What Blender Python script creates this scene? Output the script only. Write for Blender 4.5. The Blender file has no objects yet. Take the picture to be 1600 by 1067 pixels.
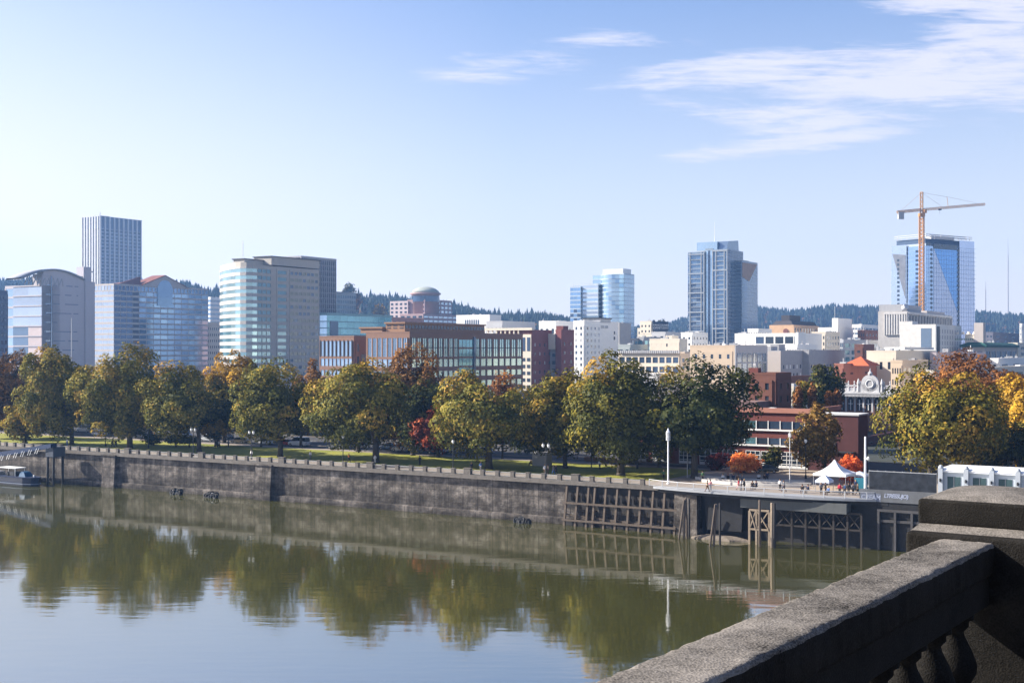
import bpy, math, random
import numpy as np
from mathutils import Vector, Matrix
R = math.radians
random.seed(7)
S = bpy.context.scene
COL = S.collection

# ------------------------------------------------------------------ camera
F = 2000.0; EYE = 29.0; YH = 549.0          # focal length / horizon row in photo pixels, eye height above the water
cam = bpy.data.cameras.new('camera'); camo = bpy.data.objects.new('camera', cam); COL.objects.link(camo)
camo.location = (0, 0, EYE); camo.rotation_euler = (R(90), 0, 0)
cam.sensor_width = 36; cam.lens = 45; cam.shift_y = 15.5/1600
cam.clip_start = 0.2; cam.clip_end = 30000
S.camera = camo

# ------------------------------------------------------------------ world, sun, exposure
SUN_AZ = -79.0   # degrees right of the view axis
SUN_EL = 31.0
w = bpy.data.worlds.new('World'); S.world = w; w.use_nodes = True
nt = w.node_tree; nt.nodes.clear()
def N(t, kind, **kw):
    n = t.nodes.new(kind)
    for k, v in kw.items():
        if k.startswith('i_'):
            n.inputs[k[2:]].default_value = v
        else: setattr(n, k, v)
    return n
sky = N(nt, 'ShaderNodeTexSky', sky_type='NISHITA', sun_disc=False)
sky.sun_elevation = R(SUN_EL); sky.sun_rotation = R(SUN_AZ)
sky.altitude = 0; sky.air_density = 1.0; sky.dust_density = 1.6; sky.ozone_density = 2.5
tc = N(nt, 'ShaderNodeTexCoord')
sx = N(nt, 'ShaderNodeSeparateXYZ'); nt.links.new(tc.outputs['Generated'], sx.inputs[0])
def M(t, op, a, b=None, c=None, clamp=False):
    n = t.nodes.new('ShaderNodeMath'); n.operation = op; n.use_clamp = clamp
    for i, v in enumerate((a, b, c)):
        if v is None: continue
        if isinstance(v, (int, float)): n.inputs[i].default_value = v
        else: t.links.new(v, n.inputs[i])
    return n.outputs[0]
ysafe = M(nt, 'MAXIMUM', sx.outputs['Y'], 0.05)
u_ = M(nt, 'DIVIDE', sx.outputs['X'], ysafe)
v_ = M(nt, 'DIVIDE', sx.outputs['Z'], ysafe)
cb = N(nt, 'ShaderNodeCombineXYZ'); nt.links.new(u_, cb.inputs[0]); nt.links.new(v_, cb.inputs[1])
# cirrus streaks: (azimuth tangent, elevation tangent, half length, half width, tilt deg, strength)
CL = [(-.010, .224, .065, .014, 3, .62), (.085, .243, .060, .008, -2, .62), (.20, .218, .115, .016, 3, .85),
      (.33, .215, .16, .026, 2, 1.0), (.375, .245, .07, .04, 20, .9), (.44, .23, .09, .05, 10, 1.0), (.235, .183, .085, .015, 2, .95),
      (.225, .163, .105, .0085, 7, 1.0), (.15, .192, .07, .012, -4, .5), (.33, .270, .06, .010, 0, .7), (.12, .212, .07, .006, 6, .5),
      (-.30, .02, .02, .01, 0, 0.0), (.30, .192, .12, .010, 5, .5)]
mask = None
for cx, cy, a, b, tilt, st in CL:
    mp = N(nt, 'ShaderNodeMapping', vector_type='TEXTURE')
    mp.inputs['Location'].default_value = (cx, cy, 0); mp.inputs['Rotation'].default_value = (0, 0, R(tilt)); mp.inputs['Scale'].default_value = (a, b, 1)
    nt.links.new(cb.outputs[0], mp.inputs['Vector'])
    ln = N(nt, 'ShaderNodeVectorMath', operation='LENGTH'); nt.links.new(mp.outputs[0], ln.inputs[0])
    m = M(nt, 'MULTIPLY', M(nt, 'SUBTRACT', 1.33, ln.outputs['Value'], clamp=True), st)
    mask = m if mask is None else M(nt, 'MAXIMUM', mask, m)
mp2 = N(nt, 'ShaderNodeMapping'); mp2.inputs['Rotation'].default_value = (0, 0, R(-6)); mp2.inputs['Scale'].default_value = (9, 55, 1)
nt.links.new(cb.outputs[0], mp2.inputs['Vector'])
nz = N(nt, 'ShaderNodeTexNoise'); nz.inputs['Scale'].default_value = 1.0; nz.inputs['Detail'].default_value = 12; nz.inputs['Roughness'].default_value = .68
nz.inputs['Distortion'].default_value = .5
nt.links.new(mp2.outputs[0], nz.inputs['Vector'])
mp3 = N(nt, 'ShaderNodeMapping'); mp3.inputs['Rotation'].default_value = (0, 0, R(-9)); mp3.inputs['Scale'].default_value = (22, 210, 1)
nt.links.new(cb.outputs[0], mp3.inputs['Vector'])
nz3 = N(nt, 'ShaderNodeTexNoise'); nz3.inputs['Detail'].default_value = 6; nz3.inputs['Scale'].default_value = 1; nz3.inputs['Distortion'].default_value = 1.2; nt.links.new(mp3.outputs[0], nz3.inputs['Vector'])
dens = M(nt, 'ADD', M(nt, 'MULTIPLY', mask, 1.2), M(nt, 'MULTIPLY', M(nt, 'SUBTRACT', nz.outputs['Fac'], .5), 2.9))
dens = M(nt, 'ADD', dens, M(nt, 'MULTIPLY', M(nt, 'SUBTRACT', nz3.outputs['Fac'], .5), 1.1))
mr = N(nt, 'ShaderNodeMapRange', interpolation_type='SMOOTHSTEP'); nt.links.new(dens, mr.inputs[0])
mr.inputs[1].default_value = .15; mr.inputs[2].default_value = 1.25; mr.inputs[3].default_value = 0; mr.inputs[4].default_value = .95
fac = M(nt, 'MULTIPLY', mr.outputs[0], M(nt, 'MULTIPLY', mask, 3.0, clamp=True))
hs = N(nt, 'ShaderNodeHueSaturation'); hs.inputs['Saturation'].default_value = 1.12; hs.inputs['Hue'].default_value = .506
nt.links.new(sky.outputs[0], hs.inputs['Color'])
mx = N(nt, 'ShaderNodeMix', data_type='RGBA'); nt.links.new(fac, mx.inputs['Factor'])
tn = N(nt, 'ShaderNodeVectorMath', operation='MULTIPLY'); nt.links.new(hs.outputs[0], tn.inputs[0]); tn.inputs[1].default_value = (1.0, .945, 1.0)
zf = M(nt, 'POWER', M(nt, 'SUBTRACT', 1.0, M(nt, 'DIVIDE', M(nt, 'MAXIMUM', sx.outputs['Z'], 0.0), .30), clamp=True), 1.5)
hzm = N(nt, 'ShaderNodeMix', data_type='RGBA'); zl = M(nt, 'MULTIPLY', M(nt, 'MULTIPLY', M(nt, 'MULTIPLY', sx.outputs['X'], -1.7), 1.0, clamp=True), M(nt, 'SUBTRACT', 1.0, M(nt, 'DIVIDE', M(nt, 'MAXIMUM', sx.outputs['Z'], 0.0), .42), clamp=True))
zsum = M(nt, 'ADD', M(nt, 'MULTIPLY', zf, .95), zl, clamp=True)
nt.links.new(zsum, hzm.inputs['Factor']); nt.links.new(tn.outputs[0], hzm.inputs['A']); hzm.inputs['B'].default_value = (5.75, 5.50, 5.5, 1)
nt.links.new(hzm.outputs['Result'], mx.inputs['A']); mx.inputs['B'].default_value = (4.7, 4.65, 5.3, 1)
bg = N(nt, 'ShaderNodeBackground'); bg.inputs['Strength'].default_value = .066
nt.links.new(mx.outputs['Result'], bg.inputs['Color'])
wo = N(nt, 'ShaderNodeOutputWorld'); nt.links.new(bg.outputs[0], wo.inputs['Surface'])

sun = bpy.data.lights.new('sun', 'SUN'); suno = bpy.data.objects.new('sun', sun); COL.objects.link(suno)
sun.energy = 5.0; sun.angle = R(.53); sun.color = (1, .93, .82)
sd = Vector((math.sin(R(SUN_AZ))*math.cos(R(SUN_EL)), math.cos(R(SUN_AZ))*math.cos(R(SUN_EL)), math.sin(R(SUN_EL))))
suno.rotation_euler = sd.to_track_quat('Z', 'Y').to_euler()
S.view_settings.view_transform = 'Standard'; S.view_settings.look = 'None'; S.view_settings.gamma = 1
S.view_settings.exposure = 1.56
S.cycles.max_bounces = 6; S.cycles.diffuse_bounces = 3; S.cycles.glossy_bounces = 3; S.cycles.transmission_bounces = 2
S.cycles.volume_bounces = 0; S.cycles.use_denoising = True; S.cycles.sample_clamp_indirect = 4

# ------------------------------------------------------------------ materials
MATS = {}
def mat(name, col, rough=.8, metal=0, var=.15, scale=.4, streak=0, bump=0, spec=.18, rnd=0, tint=None):
    """procedural material; var: noise variation of the colour, streak: vertical weather streaks, rnd: variation from object to object"""
    if name in MATS: return MATS[name]
    m = bpy.data.materials.new(name); m.use_nodes = True; t = m.node_tree
    p = t.nodes['Principled BSDF']
    p.inputs['Roughness'].default_value = rough; p.inputs['Metallic'].default_value = metal
    p.inputs['Specular IOR Level'].default_value = spec
    co = N(t, 'ShaderNodeTexCoord')
    n1 = N(t, 'ShaderNodeTexNoise'); n1.inputs['Scale'].default_value = scale; n1.inputs['Detail'].default_value = 6; n1.inputs['Roughness'].default_value = .65
    t.links.new(co.outputs['Object'], n1.inputs['Vector'])
    f = M(t, 'MULTIPLY', M(t, 'SUBTRACT', n1.outputs['Fac'], .5), 2*var*1.6)
    if streak:
        mp = N(t, 'ShaderNodeMapping'); mp.inputs['Scale'].default_value = (1.3, 1.3, .12); t.links.new(co.outputs['Object'], mp.inputs['Vector'])
        n2 = N(t, 'ShaderNodeTexNoise'); n2.inputs['Scale'].default_value = 1; n2.inputs['Detail'].default_value = 4
        t.links.new(mp.outputs[0], n2.inputs['Vector'])
        f = M(t, 'ADD', f, M(t, 'MULTIPLY', M(t, 'SUBTRACT', n2.outputs['Fac'], .5), 2*streak))
    if rnd:
        oi = N(t, 'ShaderNodeObjectInfo')
        f = M(t, 'ADD', f, M(t, 'MULTIPLY', M(t, 'SUBTRACT', oi.outputs['Random'], .5), 2*rnd))
    f = M(t, 'ADD', f, 1.0)
    vm = N(t, 'ShaderNodeVectorMath', operation='SCALE'); vm.inputs[0].default_value = tuple(c_*.84 for c_ in col[:3]); t.links.new(f, vm.inputs['Scale'])
    t.links.new(vm.outputs[0], p.inputs['Base Color'])
    if bump:
        nb = N(t, 'ShaderNodeTexNoise'); nb.inputs['Scale'].default_value = bump[0]; nb.inputs['Detail'].default_value = 5
        t.links.new(co.outputs['Object'], nb.inputs['Vector'])
        b = N(t, 'ShaderNodeBump'); b.inputs['Distance'].default_value = bump[1]; b.inputs['Strength'].default_value = 1
        t.links.new(nb.outputs['Fac'], b.inputs['Height']); t.links.new(b.outputs[0], p.inputs['Normal'])
    MATS[name] = m
    return m
def glass(name, col, metal=.75, rough=.08, rnd=.12, wob=.02):
    return mat(name, col, rough=rough, metal=metal, var=.12, scale=.08, rnd=rnd, bump=(.25, wob), spec=.8)

white_wall = mat('white_wall', (.86, .84, .80), streak=.06, var=.06)
cream = mat('cream_wall', (.72, .64, .52), streak=.05, var=.07)
tan = mat('tan_wall', (.62, .49, .36), streak=.05, var=.08)
grey_wall = mat('grey_wall', (.38, .38, .39), streak=.08, var=.1)
lightgrey = mat('light_grey_wall', (.52, .52, .53), streak=.06, var=.06)
beige_stone = mat('beige_stone', (.50, .45, .42), streak=.04, var=.06)
lav = mat('lavender_stone', (.50, .47, .50), streak=.03, var=.05)
orange_brick = mat('orange_brick', (.25, .145, .10), streak=.05, var=.12, scale=.8)
red_brick = mat('red_brick', (.17, .055, .045), streak=.06, var=.14, scale=.8)
maroon = mat('maroon_brick', (.09, .035, .035), streak=.08, var=.14, scale=.8)
brown_brick = mat('brown_brick', (.17, .075, .055), streak=.06, var=.14, scale=.8)
pink_stone = mat('pink_stone', (.38, .26, .25), var=.08)
dark_roof = mat('dark_roof', (.07, .065, .07), var=.15)
gravel_roof = mat('gravel_roof', (.42, .41, .40), var=.1)
white_roof = mat('white_roof', (.72, .72, .70), var=.06)
red_roof = mat('red_roof', (.20, .08, .065), var=.15)
orange_roof = mat('orange_roof', (.5, .12, .05), var=.15)
green_roof = mat('green_roof', (.03, .10, .085), var=.15)
white_trim = mat('white_trim', (.78, .78, .77), var=.05)
white_paint = mat('white_paint', (.80, .81, .82), rough=.5, var=.05)
grey_metal = mat('grey_metal', (.35, .36, .38), rough=.5, metal=.4, var=.1)
dark_metal = mat('dark_metal', (.035, .037, .042), rough=.5, var=.15)
g_blue = glass('blue_glass', (.30, .46, .66))
g_pale = glass('pale_blue_glass', (.50, .66, .80))
g_teal = glass('teal_glass', (.22, .46, .52))
g_lteal = glass('light_teal_glass', (.42, .62, .64), rough=.2)
g_dark = glass('dark_glass', (.035, .05, .07), metal=.3)
g_navy = glass('navy_glass', (.07, .11, .18), metal=.5)
g_steel = glass('steel_glass', (.20, .27, .36), metal=.6)
g_deep = glass('deep_blue_glass', (.10, .24, .55), metal=.7)
g_tower = glass('slate_blue_glass', (.17, .26, .38))
g_office = glass('office_blue_glass', (.19, .31, .50))
g_silver = glass('silver_glass', (.62, .68, .76), metal=.8, rough=.15)

# ------------------------------------------------------------------ mesh helpers
class MB:
    def __init__(s): s.v = []; s.f = []; s.m = []
    def add(s, vs, fs, mi=0):
        o = len(s.v); s.v += [tuple(x) for x in vs]; s.f += [tuple(i+o for i in f) for f in fs]; s.m += [mi]*len(fs); return s
    def box(s, x0, y0, z0, x1, y1, z1, mi=0):
        return s.add([(x0,y0,z0),(x1,y0,z0),(x1,y1,z0),(x0,y1,z0),(x0,y0,z1),(x1,y0,z1),(x1,y1,z1),(x0,y1,z1)],
              [(3,2,1,0),(4,5,6,7),(0,1,5,4),(1,2,6,5),(2,3,7,6),(3,0,4,7)], mi)
    def obox(s, o, d, u0, u1, t0, t1, z0, z1, mi=0):
        """box along the line o + u*d; t is the distance out of the face (to the right of d)"""
        n = (d[1], -d[0])
        P = lambda u, t, z: (o[0]+d[0]*u+n[0]*t, o[1]+d[1]*u+n[1]*t, z)
        return s.add([P(u0,t1,z0),P(u1,t1,z0),P(u1,t0,z0),P(u0,t0,z0),P(u0,t1,z1),P(u1,t1,z1),P(u1,t0,z1),P(u0,t0,z1)],
              [(3,2,1,0),(4,5,6,7),(0,1,5,4),(1,2,6,5),(2,3,7,6),(3,0,4,7)], mi)
    def prism(s, poly, z0, z1, mi=0, top=None):
        n = len(poly); tp = top or poly
        return s.add([(x,y,z0) for x,y in poly]+[(x,y,z1) for x,y in tp],
              [tuple(range(n-1,-1,-1)), tuple(range(n,2*n))]+[(i,(i+1)%n,n+(i+1)%n,n+i) for i in range(n)], mi)
    def hull8(s, a, b, mi=0):
        """a, b: lists of 4 points (bottom ring, top ring)"""
        return s.add(list(a)+list(b), [(3,2,1,0),(4,5,6,7),(0,1,5,4),(1,2,6,5),(2,3,7,6),(3,0,4,7)], mi)
    def cyl(s, p0, p1, r0, r1=None, n=8, mi=0, cap=True):
        r1 = r0 if r1 is None else r1
        p0 = Vector(p0); p1 = Vector(p1); d = (p1-p0)
        if d.length < 1e-6: return s
        d.normalize(); a = d.orthogonal().normalized(); b = d.cross(a)
        vs = [p0+(a*math.cos(2*math.pi*i/n)+b*math.sin(2*math.pi*i/n))*r0 for i in range(n)]
        vs += [p1+(a*math.cos(2*math.pi*i/n)+b*math.sin(2*math.pi*i/n))*r1 for i in range(n)]
        fs = [(i,(i+1)%n,n+(i+1)%n,n+i) for i in range(n)]
        if cap: fs += [tuple(range(n-1,-1,-1)), tuple(range(n,2*n))]
        return s.add(vs, fs, mi)
    def beam(s, p0, p1, wd, ht=None, mi=0):
        return s.cyl(p0, p1, wd*.7071, n=4, mi=mi)
    def lathe(s, prof, c=(0,0,0), n=12, mi=0):
        vs = []; k = len(prof)
        for r, z in prof: vs += [(c[0]+r*math.cos(2*math.pi*i/n), c[1]+r*math.sin(2*math.pi*i/n), c[2]+z) for i in range(n)]
        fs = [(j*n+i, j*n+(i+1)%n, (j+1)*n+(i+1)%n, (j+1)*n+i) for j in range(k-1) for i in range(n)]
        fs += [tuple(range(n-1,-1,-1)), tuple(range((k-1)*n, k*n))]
        return s.add(vs, fs, mi)
    def mesh(s, name, mats, smooth=False):
        me = bpy.data.meshes.new(name); me.from_pydata(s.v, [], s.f)
        for m in (mats if isinstance(mats, (list, tuple)) else [mats]): me.materials.append(m)
        if any(s.m): me.polygons.foreach_set('material_index', s.m)
        if smooth: me.polygons.foreach_set('use_smooth', [True]*len(s.f))
        me.update(); return me
    def build(s, name, mats, parent=None, smooth=False, loc=None, rz=0):
        o = bpy.data.objects.new(name, s.mesh(name, mats, smooth)); COL.objects.link(o)
        if parent: o.parent = parent
        if loc is not None: o.location = loc
        if rz: o.rotation_euler = (0, 0, rz)
        return o
def inst(name, me, parent=None, loc=(0,0,0), rz=0, m=None):
    o = bpy.data.objects.new(name, me); COL.objects.link(o); o.location = loc; o.rotation_euler = (0, 0, rz)
    if parent: o.parent = parent
    if m is not None: o.material_slots[0].link = 'OBJECT'; o.material_slots[0].material = m
    return o
def tag(o, label=None, cat=None, group=None, kind=None):
    if label: o['label'] = label
    if cat: o['category'] = cat
    if group: o['group'] = group
    if kind: o['kind'] = kind
    return o
def empty(name, loc, rz=0, label=None, cat=None, group=None):
    o = bpy.data.objects.new(name, None); COL.objects.link(o); o.location = loc; o.rotation_euler = (0, 0, rz); o.empty_display_size = .5
    return tag(o, label, cat, group)
def children_of(o): return [c for c in COL.objects if c.parent == o]
KIDS = {}
def copy_tree(o, loc, rz, label=None, group=None, slotmats=None, scale=None, parent=None):
    c = o.copy(); COL.objects.link(c); c.location = loc; c.rotation_euler = (0, 0, rz)
    if scale: c.scale = scale
    if label: c['label'] = label
    if group: c['group'] = group
    if o.name not in KIDS: KIDS[o.name] = [(k, children_of(k)) for k in children_of(o)]
    for k, gk in KIDS[o.name]:
        d = k.copy(); COL.objects.link(d); d.parent = c
        if slotmats and d.name.split('.')[0] in slotmats:
            d.material_slots[0].link = 'OBJECT'; d.material_slots[0].material = slotmats[d.name.split('.')[0]]
        for g in gk:
            e = g.copy(); COL.objects.link(e); e.parent = d
            if slotmats and e.name.split('.')[0] in slotmats:
                e.material_slots[0].link = 'OBJECT'; e.material_slots[0].material = slotmats[e.name.split('.')[0]]
    return c

# ------------------------------------------------------------------ layout: river wall frame
AX = Vector((-.8496, .5275)); BX = Vector((.5275, .8496)); P0 = Vector((25.6, 205.))   # along the wall (upstream), inland
RZ = math.atan2(BX.y, BX.x)
GZ = 7.3                                   # level of the promenade and the city
def W(s, q): return P0 + AX*s + BX*q
def s_at(x, q):
    """distance along the wall at which the line q metres inland crosses the photo column x"""
    k = (x-800)/F; p = P0 + BX*q
    return (p.x-k*p.y)/(k*AX.y-AX.x)
def W3(s, q, z=GZ): p = W(s, q); return Vector((p.x, p.y, z))
def px(x, y, D): return Vector(((x-800)/F*D, D, EYE-(y-YH)/F*D))
def ground_D(y, z=GZ): return (EYE-z)*F/(y-YH)

# ------------------------------------------------------------------ ground, park, water
def sheet(name, pts, z, m, kind='structure', sub=0):
    mb = MB(); mb.add([(p[0], p[1], z) for p in pts], [tuple(range(len(pts)))])
    o = mb.build(name, m); tag(o, kind=kind); return o
def strip(name, s0, s1, q0, q1, z, m):
    return sheet(name, [W(s1, q0), W(s0, q0), W(s0, q1), W(s1, q1)], z, m)
asphalt = mat('asphalt', (.055, .054, .056), var=.2, scale=.15, rough=.9)
paving = mat('paving', (.26, .22, .185), var=.14, scale=.5, rough=.85)
plaza_m = mat('plaza_paving', (.36, .295, .23), var=.14, scale=.4)
def grass_mat():
    m = bpy.data.materials.new('grass'); m.use_nodes = True; t = m.node_tree; p = t.nodes['Principled BSDF']; p.inputs['Roughness'].default_value = .9
    p.inputs['Specular IOR Level'].default_value = .15
    co = N(t, 'ShaderNodeTexCoord'); n1 = N(t, 'ShaderNodeTexNoise'); n1.inputs['Scale'].default_value = .18; n1.inputs['Detail'].default_value = 9; n1.inputs['Roughness'].default_value = .75
    t.links.new(co.outputs['Object'], n1.inputs['Vector'])
    r = N(t, 'ShaderNodeValToRGB'); t.links.new(n1.outputs['Fac'], r.inputs[0])
    e = r.color_ramp.elements; e[0].position = .3; e[0].color = (.10, .12, .022, 1); e[1].position = .7; e[1].color = (.28, .25, .05, 1)
    x = e.new(.52); x.color = (.20, .20, .034, 1)
    t.links.new(r.outputs[0], p.inputs['Base Color'])
    nb = N(t, 'ShaderNodeTexNoise'); nb.inputs['Scale'].default_value = 9; t.links.new(co.outputs['Object'], nb.inputs['Vector'])
    b = N(t, 'ShaderNodeBump'); b.inputs['Distance'].default_value = .05; t.links.new(nb.outputs['Fac'], b.inputs['Height']); t.links.new(b.outputs[0], p.inputs['Normal'])
    return m
grass_m = grass_mat()
# city ground with the hills behind: one terrain sheet
RIDGE = [(-900,430),(-300,425),(0,434),(60,430),(290,438),(330,449),(400,452),(540,456),(600,460),(700,470),(740,480),(790,489),(840,486),(890,494),
         (960,505),(1000,508),(1040,503),(1075,492),(1180,476),(1240,482),(1300,473),(1400,478),(1530,484),(1600,489),(1750,480),(2400,470)]
def lerp_tab(tab, x):
    if x <= tab[0][0]: return tab[0][1]
    for (a, b), (c, d) in zip(tab, tab[1:]):
        if x <= c: return b+(d-b)*(x-a)/(c-a)
    return tab[-1][1]
def ridge_D(x): t = min(1, max(0, (x-900)/160)); t = t*t*(3-2*t); return 2150+850*t
TREE_H = 27.
def ridge_z(x): D = ridge_D(x); return EYE+(YH-lerp_tab(RIDGE, x))/F*D-TREE_H*.93
def hill_z(x, D):
    Dr = ridge_D(x); D0 = Dr-900; zr = ridge_z(x)
    if D <= D0: return GZ
    if D <= Dr: t = (D-D0)/900; e = t*t*(3-2*t)*.55+.45*t; return GZ+(zr-GZ)*e
    t = min(1, (D-Dr)/1500); return zr-(zr-GZ)*.6*t
mb = MB(); cols = list(range(-1100, 2900, 50)); Ds = [None, 560, 900]+[1150+i*75 for i in range(27)]+[3250, 3600]
for x in cols:
    k = (x-800)/F
    for D in Ds:
        if D is None:
            s = s_at(x, .6)
            p = W(s, .6) if -80 < s < 1200 and k < .9 else Vector((k*560*.4, 560*.4))
            if k > .45: p = W(-60-(k-.45)*60, .6)
            if s >= 1200: p = W(1200, .6)
            mb.v.append((p.x, p.y, GZ))
        else: mb.v.append((k*D, D, hill_z(x, D)))
nD = len(Ds)
for i in range(len(cols)-1):
    for j in range(nD-1): mb.f.append((i*nD+j, (i+1)*nD+j, (i+1)*nD+j+1, i*nD+j+1)); mb.m.append(0)
ter = mb.build('terrain', mat('terrain_ground', (.05, .055, .045), var=.35, scale=.02), smooth=False); tag(ter, kind='structure')
strip('promenade', -44, 420, .55, 7.4, GZ+.012, paving)
strip('lawn', 6, 420, 7.4, 29.5, GZ+.016, grass_m)
strip('plaza', -60, 6, 7.4, 38.5, GZ+.016, plaza_m)
strip('park_path', 6, 420, 29.5, 33, GZ+.02, paving)
strip('road', -60, 420, 38.5, 62, GZ+.006, asphalt)
strip('parking_strip', 6, 420, 33, 38.4, GZ+.01, asphalt)
mb = MB(); s = 0
while s < 400:
    a = W3(s, 50, GZ+.012); b = W3(s+3, 50, GZ+.012); a2 = W3(s, 50.15, GZ+.012); b2 = W3(s+3, 50.15, GZ+.012)
    mb.add([b, a, a2, b2], [(0,1,2,3)]); s += 9
tag(mb.build('road_marking', white_paint), kind='structure')
mb = MB()
o_ = W(420, 38.45); mb.obox(W(420,38.45), -AX, 0, 480, -.1, .1, GZ-.1, GZ+.14)
mb.obox(W(420,62.1), -AX, 0, 480, -.1, .1, GZ-.1, GZ+.14)
tag(mb.build('kerb', paving), kind='structure')

def water_mat():
    m = bpy.data.materials.new('river_water'); m.use_nodes = True; t = m.node_tree; p = t.nodes['Principled BSDF']
    p.inputs['Roughness'].default_value = .05; p.inputs['IOR'].default_value = 6.5; p.inputs['Specular IOR Level'].default_value = .5
    co = N(t, 'ShaderNodeTexCoord')
    n1 = N(t, 'ShaderNodeTexNoise'); n1.inputs['Scale'].default_value = .02; n1.inputs['Detail'].default_value = 3
    t.links.new(co.outputs['Object'], n1.inputs['Vector'])
    r = N(t, 'ShaderNodeValToRGB'); t.links.new(n1.outputs['Fac'], r.inputs[0])
    e = r.color_ramp.elements; e[0].position = .3; e[0].color = (.040, .039, .009, 1); e[1].position = .7; e[1].color = (.052, .050, .012, 1)
    t.links.new(r.outputs[0], p.inputs['Base Color'])
    # small wind ripples, stronger in patches, plus a long slow swell
    mp = N(t, 'ShaderNodeMapping'); mp.inputs['Rotation'].default_value = (0, 0, R(12)); mp.inputs['Scale'].default_value = (.35, 1.0, 1)
    t.links.new(co.outputs['Object'], mp.inputs['Vector'])
    a = N(t, 'ShaderNodeTexNoise'); a.inputs['Scale'].default_value = .55; a.inputs['Detail'].default_value = 3; a.inputs['Roughness'].default_value = .45
    t.links.new(mp.outputs[0], a.inputs['Vector'])
    b = N(t, 'ShaderNodeTexNoise'); b.inputs['Scale'].default_value = .16; b.inputs['Detail'].default_value = 2
    t.links.new(mp.outputs[0], b.inputs['Vector'])
    pt = N(t, 'ShaderNodeTexNoise'); pt.inputs['Scale'].default_value = .025; pt.inputs['Detail'].default_value = 3
    t.links.new(mp.outputs[0], pt.inputs['Vector'])
    patch = N(t, 'ShaderNodeMapRange'); t.links.new(pt.outputs['Fac'], patch.inputs[0])
    patch.inputs[1].default_value = .38; patch.inputs[2].default_value = .62; patch.inputs[3].default_value = .35; patch.inputs[4].default_value = 1.0
    hgt = M(t, 'ADD', M(t, 'MULTIPLY', M(t, 'MULTIPLY', a.outputs['Fac'], patch.outputs[0]), .019), M(t, 'MULTIPLY', b.outputs['Fac'], .014))
    bp = N(t, 'ShaderNodeBump'); bp.inputs['Distance'].default_value = 1.0; bp.inputs['Strength'].default_value = 1.0
    t.links.new(hgt, bp.inputs['Height']); t.links.new(bp.outputs[0], p.inputs['Normal'])
    return m
mb = MB(); e0 = W(700, .3); e1 = W(-120, .3)
mb.add([(e0.x, e0.y, 0), (-900, 300, 0), (-900, -400, 0), (500, -400, 0), (500, -60, 0), (e1.x, e1.y, 0)], [(0,1,2,3,4,5)])
wat = mb.build('river_water', water_mat()); tag(wat, kind='structure')

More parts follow.
